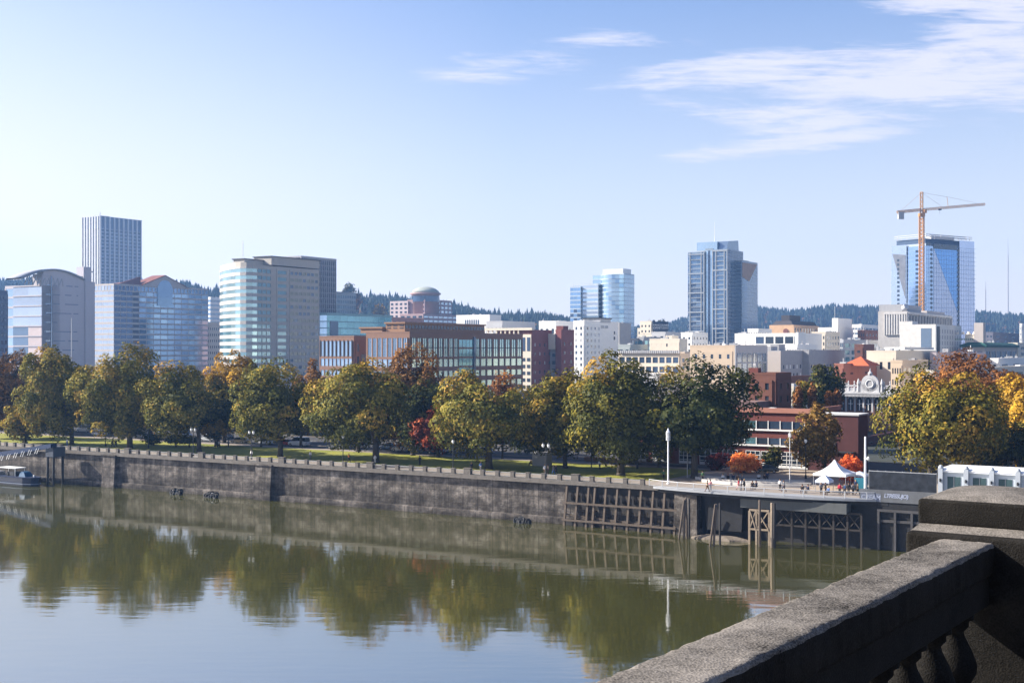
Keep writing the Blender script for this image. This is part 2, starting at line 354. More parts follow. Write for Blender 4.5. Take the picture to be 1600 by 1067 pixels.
# ------------------------------------------------------------------ river wall
def seawall_mat():
    m = bpy.data.materials.new('seawall_concrete'); m.use_nodes = True; t = m.node_tree; p = t.nodes['Principled BSDF']; p.inputs['Roughness'].default_value = .9
    p.inputs['Specular IOR Level'].default_value = .1
    co = N(t, 'ShaderNodeTexCoord')
    def noise(sc, mapping, det=5, rough=.6):
        mp = N(t, 'ShaderNodeMapping'); mp.inputs['Scale'].default_value = mapping; t.links.new(co.outputs['Object'], mp.inputs['Vector'])
        n = N(t, 'ShaderNodeTexNoise'); n.inputs['Scale'].default_value = sc; n.inputs['Detail'].default_value = det; n.inputs['Roughness'].default_value = rough
        t.links.new(mp.outputs[0], n.inputs['Vector']); return n.outputs['Fac']
    r = N(t, 'ShaderNodeValToRGB'); t.links.new(noise(.35, (1, 1, 1.6), 8, .7), r.inputs[0])
    e = r.color_ramp.elements; e[0].position = .32; e[0].color = (.026, .023, .021, 1); e[1].position = .68; e[1].color = (.185, .165, .15, 1)
    x = e.new(.5); x.color = (.074, .065, .058, 1)
    st = noise(1.0, (.9, .9, .07), 5, .6)
    sf = N(t, 'ShaderNodeMapRange'); t.links.new(st, sf.inputs[0]); sf.inputs[1].default_value = .35; sf.inputs[2].default_value = .62; sf.inputs[3].default_value = .58; sf.inputs[4].default_value = 1.15
    # pour joints: vertical every 6.2 m, horizontal lifts
    sp = N(t, 'ShaderNodeSeparateXYZ'); t.links.new(co.outputs['Object'], sp.inputs[0])
    jx = M(t, 'ABSOLUTE', M(t, 'SUBTRACT', M(t, 'FRACT', M(t, 'DIVIDE', sp.outputs['X'], 3.1)), .5))
    jf = M(t, 'SUBTRACT', 1.0, M(t, 'MULTIPLY', M(t, 'GREATER_THAN', jx, .478), .45))
    jz = M(t, 'ABSOLUTE', M(t, 'SUBTRACT', M(t, 'FRACT', M(t, 'DIVIDE', sp.outputs['Z'], 2.15)), .5))
    jf2 = M(t, 'SUBTRACT', 1.0, M(t, 'MULTIPLY', M(t, 'GREATER_THAN', jz, .475), .35))
    # tide line: dark and damp near the water, pale lime just above it
    tide = N(t, 'ShaderNodeMapRange'); t.links.new(M(t, 'ADD', sp.outputs['Z'], M(t, 'MULTIPLY', noise(.8, (1,1,1)), 1.2)), tide.inputs[0])
    tide.inputs[1].default_value = .9; tide.inputs[2].default_value = 1.6; tide.inputs[3].default_value = .55; tide.inputs[4].default_value = 1.0
    pf = N(t, 'ShaderNodeMapRange'); t.links.new(noise(.09, (1, 1, 2.2), 4, .6), pf.inputs[0]); pf.inputs[1].default_value = .35; pf.inputs[2].default_value = .68; pf.inputs[3].default_value = .74; pf.inputs[4].default_value = 1.4
    f = M(t, 'MULTIPLY', M(t, 'MULTIPLY', sf.outputs[0], jf), M(t, 'MULTIPLY', jf2, tide.outputs[0]))
    bd = N(t, 'ShaderNodeMapRange'); t.links.new(M(t, 'ADD', sp.outputs['Z'], M(t, 'MULTIPLY', noise(.35, (1,1,1)), 1.5)), bd.inputs[0])
    bd.inputs[1].default_value = 3.6; bd.inputs[2].default_value = 4.3; bd.inputs[3].default_value = .66; bd.inputs[4].default_value = 1.0
    low = N(t, 'ShaderNodeMapRange'); t.links.new(sp.outputs['Z'], low.inputs[0]); low.inputs[1].default_value = 1.1; low.inputs[2].default_value = 1.25; low.inputs[3].default_value = 1.45; low.inputs[4].default_value = 1.0
    f = M(t, 'MULTIPLY', M(t, 'MULTIPLY', f, pf.outputs[0]), M(t, 'MULTIPLY', bd.outputs[0], low.outputs[0]))
    vm = N(t, 'ShaderNodeVectorMath', operation='SCALE'); t.links.new(r.outputs[0], vm.inputs[0]); t.links.new(f, vm.inputs['Scale'])
    t.links.new(vm.outputs[0], p.inputs['Base Color'])
    b = N(t, 'ShaderNodeBump'); b.inputs['Distance'].default_value = .12; t.links.new(noise(2.5, (1,1,.6), 6), b.inputs['Height']); t.links.new(b.outputs[0], p.inputs['Normal'])
    return m
sw_m = seawall_mat()
conc = mat('weathered_concrete', (.125, .112, .10), var=.3, streak=.15, scale=1.2, bump=(4, .03))
conc_dark = mat('dark_concrete', (.020, .020, .022), var=.3, streak=.2, scale=.8, bump=(3, .03))
wood = mat('weathered_timber', (.095, .074, .058), var=.3, streak=.25, scale=3)
wood_pale = mat('pale_timber', (.24, .19, .14), var=.3, streak=.25, scale=3)
wood_dark = mat('tarred_timber', (.028, .026, .026), var=.3, streak=.2, scale=3)
# local frame of the wall: x = along the wall upstream, y = towards the river, z up (0 = water)
WZ = math.atan2(AX.y, AX.x)
def wroot(name, label, cat, group=None): return empty(name, (P0.x, P0.y, 0), WZ, label, cat, group)
# in that frame: W(s,q) -> (s, -q)?  x axis = AX, y axis = AX rotated +90 = (-.5275,-.8496) = towards the river
wall = wroot('river_wall', 'long stained concrete river wall below the park lawn', 'river wall')
NPAN = 34
mb = MB()
S0, S1 = 2.0, 420.0
prof = [(.75, -3), (.62, 1.05), (.10, 1.15), (0, 6.6), (0, GZ)]    # (towards river, z): ledge at the low-tide line
def extr(mb, prof, s0, s1, back=-1.0):
    n = len(prof); vs = [(s0, y, z) for y, z in prof]+[(s0, back, prof[-1][1]), (s0, back, prof[0][1])]
    vs += [(s1, y, z) for y, z in prof]+[(s1, back, prof[-1][1]), (s1, back, prof[0][1])]
    k = n+2
    mb.add(vs, [(i, k+i, k+(i+1)%k, (i+1)%k) for i in range(k)]+[tuple(range(k)), tuple(range(2*k-1, k-1, -1))])
extr(mb, prof, S0, S1); mb.build('wall_face', sw_m, wall)
mb = MB(); mb.box(S0, -.55, 6.72, S1, .85, 6.98); mb.box(S0, -.5, 6.98, S1, .72, GZ+.004+.03); mb.build('coping', conc, wall)
def buttress(x, wd, top=6.75):
    s = s_at(x, -1); b = MB()
    b.hull8([(s-wd/2, 0, -3), (s+wd/2, 0, -3), (s+wd/2, 1.7, -3), (s-wd/2, 1.7, -3)], [(s-wd/2+.1, 0, top), (s+wd/2-.1, 0, top), (s+wd/2-.1, .95, top), (s-wd/2+.1, .95, top)])
    b.box(s-wd/2-.25, -.1, top, s+wd/2+.25, 1.25, top+.22)
    b.build('buttress', sw_m, wall)
buttress(411, 4.4); buttress(170, 4.0)
# the northern stretch: sheet-piled bay under the lookout and the wall end with steel ribs
bay = wroot('lookout_wall', 'dark concrete river wall with steel ribs under the curved lookout', 'river wall')
mb = MB(); extr(mb, [(0, -3), (0, 7.0)], -60, S0-.02, back=-1.2); mb.build('wall_face', conc_dark, bay)
mb = MB(); mb.box(-29, .0, 5.1, -12.5, 2.2, 6.6); mb.build('abutment_slab', mat('painted_concrete', (.085, .09, .09), var=.2, streak=.2), bay)
mb = MB(); mb.hull8([(-12.4,0,1.2),(-6.6,0,1.2),(-6.6,1.5,1.2),(-12.4,1.5,1.2)], [(-12.4,0,6.6),(-5.9,0,6.6),(-5.9,.8,6.6),(-12.4,.8,6.6)]); mb.build('inner_wall', conc_dark, bay)
mb = MB()   # round-fronted concrete form and mud bank at the waterline
mb.hull8([(-5.4,0,-1),(-1.0,0,-1),(-1.0,1.6,-1),(-5.4,2.4,-1)], [(-5.0,0,6.6),(-1.0,0,6.6),(-1.0,1.2,6.6),(-5.0,1.6,6.6)])
mb.build('concrete_pier', sw_m, bay)
for i, s in enumerate([-33.2, -35.6, -38.0, -40.4, -42.8, -45.2, -47.6, -50]):
    mb = MB(); mb.box(s-.16, 0, -2, s+.16, .55, 5.6); mb.build('steel_rib', mat('rusty_steel', (.06, .058, .06), var=.3, streak=.2), bay)
mb = MB(); mb.box(-60, 0, 4.1, -33, .35, 4.45); mb.box(-60, 0, 5.62, -33, .45, 5.95); mb.build('steel_waler', MATS['rusty_steel'], bay)
gA0 = s_at(1343, -.2); mb = MB(); mb.box(-60, -.35, 7.0, gA0, .15, 8.75); par = mb.build('parapet', mat('faded_parapet', (.10, .105, .115), var=.3, streak=.25), bay)
def text(body, name, size, m, parent, loc, rot, ex=.01, shear=0, sp=1.0, bold=False):
    cu = bpy.data.curves.new(name, 'FONT'); cu.body = body; cu.size = size; cu.extrude = ex; cu.shear = shear; cu.space_character = sp; cu.align_x = 'CENTER'; cu.align_y = 'CENTER'
    if bold: cu.offset = size*.03
    tmp = bpy.data.objects.new(name, cu); COL.objects.link(tmp)
    dg = bpy.context.evaluated_depsgraph_get(); dg.update()
    me = bpy.data.meshes.new_from_object(tmp.evaluated_get(dg)); COL.objects.unlink(tmp); bpy.data.objects.remove(tmp)
    me.materials.clear(); me.materials.append(m)
    o = bpy.data.objects.new(name, me); COL.objects.link(o); o.location = loc; o.rotation_euler = rot
    if parent: o.parent = parent
    return o
gr_m = mat('graffiti_paint', (.26, .29, .38), var=.3, scale=2)
gr2_m = mat('graffiti_fill', (.12, .135, .18), var=.3, scale=2)
# faces the river (+y local): the text plane has its normal on +y, reading from upstream (x+) to downstream (x-)
gA, gB, gC = s_at(1345, -.2), s_at(1376, -.2), s_at(1424, -.2)
mb = MB(); mb.box(gB, .15, 7.02, gA, .155, 8.2); mb.build('graffiti_patch', gr2_m, bay)
text('CREAM', 'graffiti', .88, gr_m, bay, ((gA+gB)/2, .17, 7.6), (R(90), 0, R(180)), .008, .1, 1.0, True)
text('LTRESSUJO)', 'graffiti', .80, gr_m, bay, ((gB+gC)/2, .17, 7.95), (R(90), 0, R(180)), .008, .2, .82, True)
# mud bank
bank = MB(); rg = random.Random(3)
ring0 = []; ring1 = []; ring2 = []
for i in range(22):
    a = 2*math.pi*i/22; j = rg.uniform(.85, 1.15)
    ring0.append((5.2*math.cos(a)*j, 1.5*math.sin(a)*j, -.6)); ring1.append((4.6*math.cos(a)*j, 1.25*math.sin(a)*j, .25)); ring2.append((2.6*math.cos(a)*j, .7*math.sin(a)*j, .65))
n = 22
bank.add(ring0+ring1+ring2, [(i, (i+1)%n, n+(i+1)%n, n+i) for i in range(n)]+[(n+i, n+(i+1)%n, 2*n+(i+1)%n, 2*n+i) for i in range(n)]+[tuple(range(2*n, 3*n))])
p = W(-9.5, -3.2); b_ = bank.build('mud_bank', mat('pale_mud', (.15, .125, .10), var=.25, scale=1.5, bump=(3, .1)), None, loc=(p.x, p.y, 0), rz=WZ); tag(b_, kind='structure')

# ------------------------------------------------------------------ railing on the wall: concrete posts, pale rails
rail = wroot('promenade_railing', 'long railing of concrete posts and pale rails on top of the river wall', 'railing')
pm = MB(); pm.box(-.36, -.28, 0, .36, .22, .88); pm.box(-.42, -.33, .88, .42, .27, .98); pm.box(-.40, -.31, 0, .40, .25, .16)
pme = pm.mesh('post', conc)
big = MB(); big.box(-.7, -.4, 0, .7, .34, 1.05); big.box(-.76, -.46, 1.05, .76, .4, 1.16); bme = big.mesh('post', conc)
rm = MB(); L = 3.1-.72
rm.box(-L/2, -.12, .70, L/2, .08, .84); rm.box(-L/2, -.1, .08, L/2, .06, .18)
for z in (.34, .52): rm.box(-L/2, -.04, z, L/2, .0, z+.035)
rme = rm.mesh('rail', mat('pale_rail', (.24, .24, .235), var=.12, streak=.1))
i = 0; s = 5.2
while s < 235:
    inst('post', bme if i % 7 == 4 else pme, rail, (s, -.02, GZ+.035)); inst('rail', rme, rail, (s+1.55, -.02, GZ+.035)); s += 3.1; i += 1

# ------------------------------------------------------------------ curved lookout with its metal railing
look = wroot('river_lookout', 'curved concrete lookout deck with metal railing jutting over the river', 'lookout')
def arc(t): s = 4.0-38.5*t; return s, 3.4*math.sin(math.pi*min(1, t*1.05))**.6*(1 if t < 1 else 0)
NA = 26; ap = [arc(i/NA) for i in range(NA+1)]; ap[-1] = (ap[-1][0], 0.1); ap[0] = (ap[0][0], .1)
poly = [(s, y) for s, y in ap]+[(ap[-1][0], -.5), (ap[0][0], -.5)]
mb = MB(); mb.prism(poly, GZ-.30, GZ+.03); mb.build('deck_slab', mat('pale_concrete', (.26, .27, .29), var=.15, streak=.1), look)
mb = MB(); inn = [(s, max(.05, y-.5)) for s, y in ap]+[(ap[-1][0], -.4), (ap[0][0], -.4)]; mb.prism(inn, GZ-.8, GZ-.3); mb.build('deck_beam', conc_dark, look)
mb = MB(); mb2 = MB()
for (a, ya), (b, yb) in zip(ap, ap[1:]):
    for z, r in ((1.05, .055), (.15, .03)): mb.cyl((a, ya-.12, GZ+z), (b, yb-.12, GZ+z), r, n=6)
    for k in (.42, .62, .82): mb2.cyl((a, ya-.12, GZ+k), (b, yb-.12, GZ+k), .012, n=4)
mb.build('handrail', mat('galvanised_rail', (.42, .43, .45), rough=.5, metal=.3), look); mb2.build('railing_wire', MATS['galvanised_rail'], look)
pmm = MB(); pmm.box(-.07, -.05, 0, .07, .05, 1.02); pmme = pmm.mesh('railing_post', MATS['galvanised_rail'])
for s, y in ap[::2]: inst('railing_post', pmme, look, (s, y-.12, GZ+.03))

# ------------------------------------------------------------------ timber fender rack on the wall
rack = wroot('timber_fender_rack', 'leaning timber fender rack fixed to the river wall', 'fender rack')
vm_ = MB(); vm_.hull8([(-.19,1.75,-2.5),(.19,1.75,-2.5),(.19,2.1,-2.5),(-.19,2.1,-2.5)], [(-.16,.34,6.55),(.16,.34,6.55),(.16,.66,6.55),(-.16,.66,6.55)])
vme = vm_.mesh('upright', wood)
ss = [s_at(x, -1.0)  for x in (884, 901, 918, 928, 945, 963, 982, 1000, 1019, 1037, 1056)]
for s in ss: inst('upright', vme, rack, (s, 0, 0), rz=random.uniform(-.01, .01))
def rackw(z, y): 
    b = MB(); b.box(min(ss)-.3, y-.32, z-.15, max(ss)+.3, y-.02, z+.15); b.build('waler', wood, rack)
b = MB(); b.box(min(ss)-.4, .0, -1, max(ss)+.4, .07, 6.5); b.hull8([(min(ss)-.4,.6,-2),(max(ss)+.4,.6,-2),(max(ss)+.4,.72,-2),(min(ss)-.4,.72,-2)],[(min(ss)-.4,.6,1.1),(max(ss)+.4,.6,1.1),(max(ss)+.4,.72,1.1),(min(ss)-.4,.72,1.1)]); b.build('shade_board', wood_dark, rack)  # dark boards added to stand for the shade behind the uprights
rackw(3.75, 1.42); rackw(.95, 1.86)
for k in range(6):
    a = ss[k]; b_ = ss[min(len(ss)-1, k+3)]
    m2 = MB(); m2.beam((a, 1.0, 1.9-.1*k), (b_, 1.0, 1.0), .16); m2.build('brace', wood, rack)
blk = MB(); blk.box(-.5, 0, 0, .5, .3, 1.3); bm_ = blk.mesh('concrete_block', sw_m)
for k in range(len(ss)-1):
    s = (ss[k]+ss[k+1])/2
    inst('backing_block', bm_, rack, (s-.1, .02, 4.1)); 
    if k in (1, 2, 8, 9): inst('backing_block', bm_, rack, (s-.1, .08, 1.4))

# ------------------------------------------------------------------ pile clusters
def pile_cluster(x, yb, yt, label, spread, dark=True):
    D = EYE*F/(yb-YH); c = px(x, yb, D); top = EYE-(yt-YH)/F*D
    e = empty('pile_cluster', (c.x, c.y, 0), 0, label, 'mooring piles', 'leaning mooring pile clusters')
    for dx, dy, tx in spread:
        m_ = MB(); m_.cyl((dx, dy, -2.5), (tx, 0, top+random.uniform(-.3, .2)), .19, .15, 10); m_.build('pile', wood, e, smooth=True)
    m_ = MB(); m_.cyl((spread[-1][2]-.25, 0, top-.5), (spread[0][2]+.3, 0, top-.5), .28, n=8); m_.build('pile_lashing', dark_metal, e)
    if dark: m_ = MB(); m_.cyl((1.15, 1.2, -2.5), (1.1, 1.0, top-.2-2.2*(dark == 2)), .16, n=8); m_.build('pile', wood_dark, e, smooth=True)
    return e
pile_cluster(1067, 841, 778, 'cluster of three leaning timber piles just right of the fender rack', [(-1.0, -.5, .2), (.0, -.4, .38), (.75, .3, .5)])
pile_cluster(1115, 853, 785, 'cluster of leaning timber piles standing apart in front of the mud bank', [(-.9, -.4, .25), (-.2, -.3, .42)])

# ------------------------------------------------------------------ old timber trestle under the lookout
shaded_timber = mat('shaded_timber', (.035, .03, .027), var=.3, streak=.25, scale=3)  # timber colour darkened to carry the shade of the lookout
tr = wroot('timber_trestle', 'old cross-braced timber trestle in the shadow of the lookout', 'trestle')
s_a, s_b = s_at(1160, -4.5), s_at(1338, -4.5)
def xb(mb, s0, s1, y, z0, z1, w_=.2):
    mb.beam((s0, y, z0), (s1, y, z1), w_); mb.beam((s0, y+.12, z1), (s1, y+.12, z0), w_)
xs = [s_at(x, -4.5) for x in (1160, 1172, 1183, 1203, 1226, 1248, 1270, 1292, 1314, 1336)]
for k, (a, b_) in enumerate(zip(xs, xs[1:])):
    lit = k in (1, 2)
    y = 4.8 if lit else 1.3; mm_ = wood_pale if lit else shaded_timber  # sunlit bays pale, shaded bays dark: the light is put into the timber colour
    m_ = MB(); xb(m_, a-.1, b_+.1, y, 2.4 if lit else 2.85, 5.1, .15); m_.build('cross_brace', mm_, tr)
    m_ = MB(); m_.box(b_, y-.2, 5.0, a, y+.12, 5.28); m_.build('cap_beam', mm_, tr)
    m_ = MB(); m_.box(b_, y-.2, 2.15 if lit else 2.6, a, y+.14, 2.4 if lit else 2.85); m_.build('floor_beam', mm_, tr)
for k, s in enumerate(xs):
    m_ = MB(); m_.box(s-.15, 1.2 if k not in (1, 2, 3) else 4.6, -2.5, s+.15, 1.5 if k not in (1, 2, 3) else 4.9, 5.0); m_.build('post', wood_pale if k in (1, 2, 3) else shaded_timber, tr)
m_ = MB(); m_.box(xs[-1], .1, 2.5, xs[0], 1.1, 2.6); m_.build('plank_floor', shaded_timber, tr)
for x in (1187, 1206, 1210):
    p = W(s_at(x, -6.3), -6.3); h = 6.6 if x > 1190 else 6.9
    m_ = MB(); m_.cyl((0, 0, -3), (0, 0, h), .22, .2, 10)
    if x != 1210:
        o = m_.build('mooring_pile', wood if x == 1187 else wood_pale, None, smooth=True, loc=(p.x, p.y, 0))
        tag(o, 'tall straight timber pile at the left end of the pale trestle' if x == 1187 else 'tall pale timber pile at the right end of the pale trestle', 'pile')
    else:
        o = m_.build('mooring_pile', wood_dark, None, smooth=True, loc=(p.x, p.y, 0)); tag(o, 'dark tarred pile standing tight behind a tall pale pile', 'pile')

# ------------------------------------------------------------------ floating tyre fenders
tyre_m = mat('tyre_rubber', (.018, .019, .022), rough=.7, var=.3, scale=4)
def torus(mb, c, nrm, R_, r_, n=12, k=7):
    nrm = Vector(nrm).normalized(); a = nrm.orthogonal().normalized(); b = nrm.cross(a); c = Vector(c); vs = []
    for i in range(n):
        d = a*math.cos(2*math.pi*i/n)+b*math.sin(2*math.pi*i/n)
        for j in range(k): t = 2*math.pi*j/k; vs.append(c+d*(R_+r_*math.cos(t))+nrm*r_*math.sin(t))
    mb.add(vs, [(i*k+j, ((i+1)%n)*k+j, ((i+1)%n)*k+(j+1)%k, i*k+(j+1)%k) for i in range(n) for j in range(k)])
def tyre_fender(x, yb, L_, label, white):
    D = EYE*F/(yb-YH); c = px(x, yb, D); rg = random.Random(x)
    e = empty('tyre_fender', (c.x, c.y, 0), WZ+math.pi, label, 'floating fender', 'floating tyre fenders by the river wall')
    m_ = MB(); m_.lathe([(.05, -L_/2), (.45, -L_/2+.2), (.6, -L_/4), (.6, L_/4), (.45, L_/2-.2), (.05, L_/2)], n=12)
    m_.v = [(z, y, x_+.15) for x_, y, z in m_.v]; m_.build('float_body', tyre_m, e, smooth=True)
    nt_ = int(L_/.45)
    for i in range(nt_):
        u = -L_/2+.3+i*(L_-.6)/max(1, nt_-1)
        m_ = MB(); torus(m_, (u, rg.uniform(-.3, .3), rg.uniform(.25, .75)), (rg.uniform(-1, 1), rg.uniform(-.6, .6)-.5, rg.uniform(-.2, .8)), .42, .16); m_.build('tyre', tyre_m, e, smooth=True)
        m_ = MB(); torus(m_, (u+rg.uniform(-.2, .2), rg.uniform(-.2, .2)-.4, rg.uniform(.1, .4)), (rg.uniform(-.4, .4), -1, rg.uniform(0, .8)), .40, .15); m_.build('tyre', tyre_m, e, smooth=True)
    m_ = MB(); m_.beam((-L_/2, -.1, .75), (L_/2*.3, -.1, .95), .09)
    m_.build('chain', mat('light_chain', (.4, .4, .42), var=.2) if white else dark_metal, e)
tyre_fender(276, 772, 3.0, 'floating bundle of old tyres, leftmost of the three by the river wall', True)
tyre_fender(331, 777, 3.2, 'low floating bundle of old tyres left of the tall wall buttress', True)
tyre_fender(817, 817, 2.9, 'round heap of floating black tyres just left of the fender rack', False)

# ------------------------------------------------------------------ landing stage, gangway and work boat at the left edge
blue_steel = mat('blue_painted_steel', (.006, .02, .065), rough=.45, var=.15)
st = wroot('landing_platform', 'small concrete platform on tall dark piles against the river wall', 'platform')
sa = s_at(90, -3); m_ = MB(); m_.box(sa-1.3, 2.0, 6.2, sa+1.2, 5.2, 8.3)
m_.build('platform_block', mat('landing_concrete', (.055, .065, .085), var=.2, streak=.2), st)
for dx, y in ((1.0, 4.8), (-.9, 4.8), (-.9, 2.4)):
    m_ = MB(); m_.cyl((sa+dx, y, -3), (sa+dx, y, 6.25), .28, .28, 10); m_.build('pile', wood_dark, st, smooth=True)
m_ = MB(); m_.beam((sa+1.3, 4.8, .8), (sa-.9, 4.8, 2.6), .2); m_.beam((sa+1.3, 4.8, 1.4), (sa-.9, 4.8, .4), .2); m_.build('cross_brace', wood_dark, st)
gw = wroot('gangway', 'blue covered gangway sloping down to the river landing', 'gangway')
s0g, s1g = sa+2.0, sa+24
def gz(s): return 8.7-(s-s0g)*.17
m_ = MB(); m_.hull8([(s0g-3,4.0,8.2),(s1g,4.0,gz(s1g)-.5),(s1g,5.6,gz(s1g)-.5),(s0g-3,5.6,8.2)], [(s0g-3,4.0,9.1),(s1g,4.0,gz(s1g)+.55),(s1g,5.6,gz(s1g)+.55),(s0g-3,5.6,9.1)])
m_.build('gangway_span', blue_steel, gw)
for k in range(8):
    s = s0g+1.5+k*2.4
    for dx in (0, .7):
        m_ = MB(); m_.beam((s+dx, 5.7, gz(s)-1.7), (s+dx-.7, 5.7, gz(s)-.5), .07); m_.build('strut', white_paint, gw)
m_ = MB(); m_.beam((s0g+1, 5.7, gz(s0g)-1.75), (s0g+19, 5.7, gz(s0g+19)-1.75), .07); m_.build('lower_rail', dark_metal, gw)
# boat
D = EYE*F/(757-YH); c = px(30, 757, D)
bt = empty('work_boat', (c.x, c.y, 0), WZ, 'dark blue work boat with a small frame cabin moored by the river wall', 'boat')
m_ = MB(); hullp = [(-6.6, 0), (-5.6, 1.3), (-3.5, 1.9), (11, 1.9), (12, 1.6), (12, -1.6), (11, -1.9), (-3.5, -1.9), (-5.6, -1.3)]
low = [(x*.96+.1, y*.86) for x, y in hullp]
m_.prism(low, -.5, 1.75, top=hullp); m_.build('hull', mat('navy_hull', (.003, .008, .028), rough=.55, var=.2), bt)
m_ = MB(); m_.prism([(x*.995, y*1.03) for x, y in hullp], .42, .55); m_.build('rubbing_strake', mat('strake_white', (.14, .17, .23)), bt)
m_ = MB(); m_.prism([(x*1.01, y*1.04) for x, y in hullp], 1.75, 1.9); m_.build('gunwale', mat('gunwale_blue', (.006, .015, .05)), bt)
m_ = MB()
for x in (-.2, 5.2):
    for y in (-1.2, 1.2): m_.cyl((x, y, 1.8), (x, y, 3.6), .06, n=6)
m_.box(-.5, -1.4, 3.6, 5.4, 1.4, 3.72); m_.build('canopy', white_paint, bt)
m_ = MB(); m_.box(.6, -.9, 1.85, 2.1, .9, 2.8); m_.cyl((3, -.8, 2.3), (3, .8, 2.3), .45, n=12); m_.build('winch', dark_metal, bt)
m_ = MB(); m_.hull8([(-3.6,-1.2,1.85),(-1.3,-1.2,1.85),(-1.3,1.2,1.85),(-3.6,1.2,1.85)], [(-2.6,-.8,2.9),(-1.5,-.8,3.0),(-1.5,.8,3.0),(-2.6,.8,2.9)]); m_.build('blue_tarp', mat('blue_tarp', (.012, .07, .16), rough=.6), bt)
m_ = MB(); m_.lathe([(.18,1.85),(.2,2.2),(.08,2.35)], (-4.9,0,0), 10); m_.build('bow_light', white_paint, bt)
m_ = MB(); m_.box(6, -1.0, 1.85, 9, 1.0, 2.7); m_.cyl((9.5, 0, 1.85), (9.5, 0, 4.6), .07, n=6); m_.build('equipment_locker', grey_metal, bt)

# ------------------------------------------------------------------ bridge parapet in the foreground
C_ = 1.2
BDX, BDY = .5651, .8250
BR = math.atan2(BDY, BDX)
def old_stone(name, dark, light, sc=7):
    m = bpy.data.materials.new(name); m.use_nodes = True; t = m.node_tree; p = t.nodes['Principled BSDF']; p.inputs['Roughness'].default_value = .92
    p.inputs['Specular IOR Level'].default_value = .08
    co = N(t, 'ShaderNodeTexCoord')
    a = N(t, 'ShaderNodeTexNoise'); a.inputs['Scale'].default_value = sc; a.inputs['Detail'].default_value = 12; a.inputs['Roughness'].default_value = .75
    b = N(t, 'ShaderNodeTexNoise'); b.inputs['Scale'].default_value = 1.4; b.inputs['Detail'].default_value = 6; b.inputs['Roughness'].default_value = .6
    v = N(t, 'ShaderNodeTexVoronoi'); v.inputs['Scale'].default_value = 95
    for n_ in (a, b, v): t.links.new(co.outputs['Object'], n_.inputs['Vector'])
    f = M(t, 'ADD', M(t, 'MULTIPLY', a.outputs['Fac'], .52), M(t, 'MULTIPLY', b.outputs['Fac'], .50))
    f = M(t, 'ADD', f, M(t, 'MULTIPLY', M(t, 'SUBTRACT', v.outputs['Distance'], .35), .30))
    r = N(t, 'ShaderNodeValToRGB'); t.links.new(f, r.inputs[0]); e = r.color_ramp.elements
    e[0].position = .38; e[0].color = (*dark, 1); e[1].position = .76; e[1].color = (*light, 1)
    x = e.new(.52); x.color = tuple((d*.6+l*.4) for d, l in zip(dark, light))+(1,)
    t.links.new(r.outputs[0], p.inputs['Base Color'])
    h = M(t, 'ADD', M(t, 'MULTIPLY', a.outputs['Fac'], .7), M(t, 'MULTIPLY', v.outputs['Distance'], .45))
    bp = N(t, 'ShaderNodeBump'); bp.inputs['Distance'].default_value = .006; bp.inputs['Strength'].default_value = 1; t.links.new(h, bp.inputs['Height']); t.links.new(bp.outputs[0], p.inputs['Normal'])
    return m
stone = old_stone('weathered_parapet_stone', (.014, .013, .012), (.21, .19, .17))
stone_d = old_stone('shade_dark_stone', (.003, .003, .003), (.019, .0175, .016), 5)  # stone colour darkened to stand for shade on deck-side, pier and baluster faces
pp = empty('bridge_parapet', (0, 0, EYE), BR, 'weathered dark stone bridge parapet with urn balusters and a capped pier', 'bridge parapet')
# local frame: x = along the bridge, y = to the left (over the river), z = 0 at eye height
yl, yr = 1.994*C_, 1.70*C_; yc = (yl+yr)/2
def bevbox(name, x0, y0, z0, x1, y1, z1, m, bev=.02, nseg=3, dome=0, div=6):
    import bmesh
    bm = bmesh.new(); bmesh.ops.create_cube(bm, size=1)
    for v in bm.verts: v.co = Vector((x0 if v.co.x < 0 else x1, y0 if v.co.y < 0 else y1, z0 if v.co.z < 0 else z1))
    if bev: bmesh.ops.bevel(bm, geom=bm.edges[:], offset=bev, segments=nseg, profile=.5, affect='EDGES')
    if dome:
        top = [f for f in bm.faces if f.normal.z > .9 and f.calc_area() > .01]
        bmesh.ops.inset_region(bm, faces=top, thickness=.12, depth=0)
        top = [f for f in bm.faces if f.normal.z > .99 and f.calc_area() > .05]
        for v in {v for f in top for v in f.verts}: v.co.z += dome
    me = bpy.data.meshes.new(name); bm.to_mesh(me); bm.free(); me.materials.append(m)
    for p_ in me.polygons: p_.use_smooth = True
    o = bpy.data.objects.new(name, me); COL.objects.link(o); o.parent = pp
    md = o.modifiers.new('we', 'WEIGHTED_NORMAL')
    return o
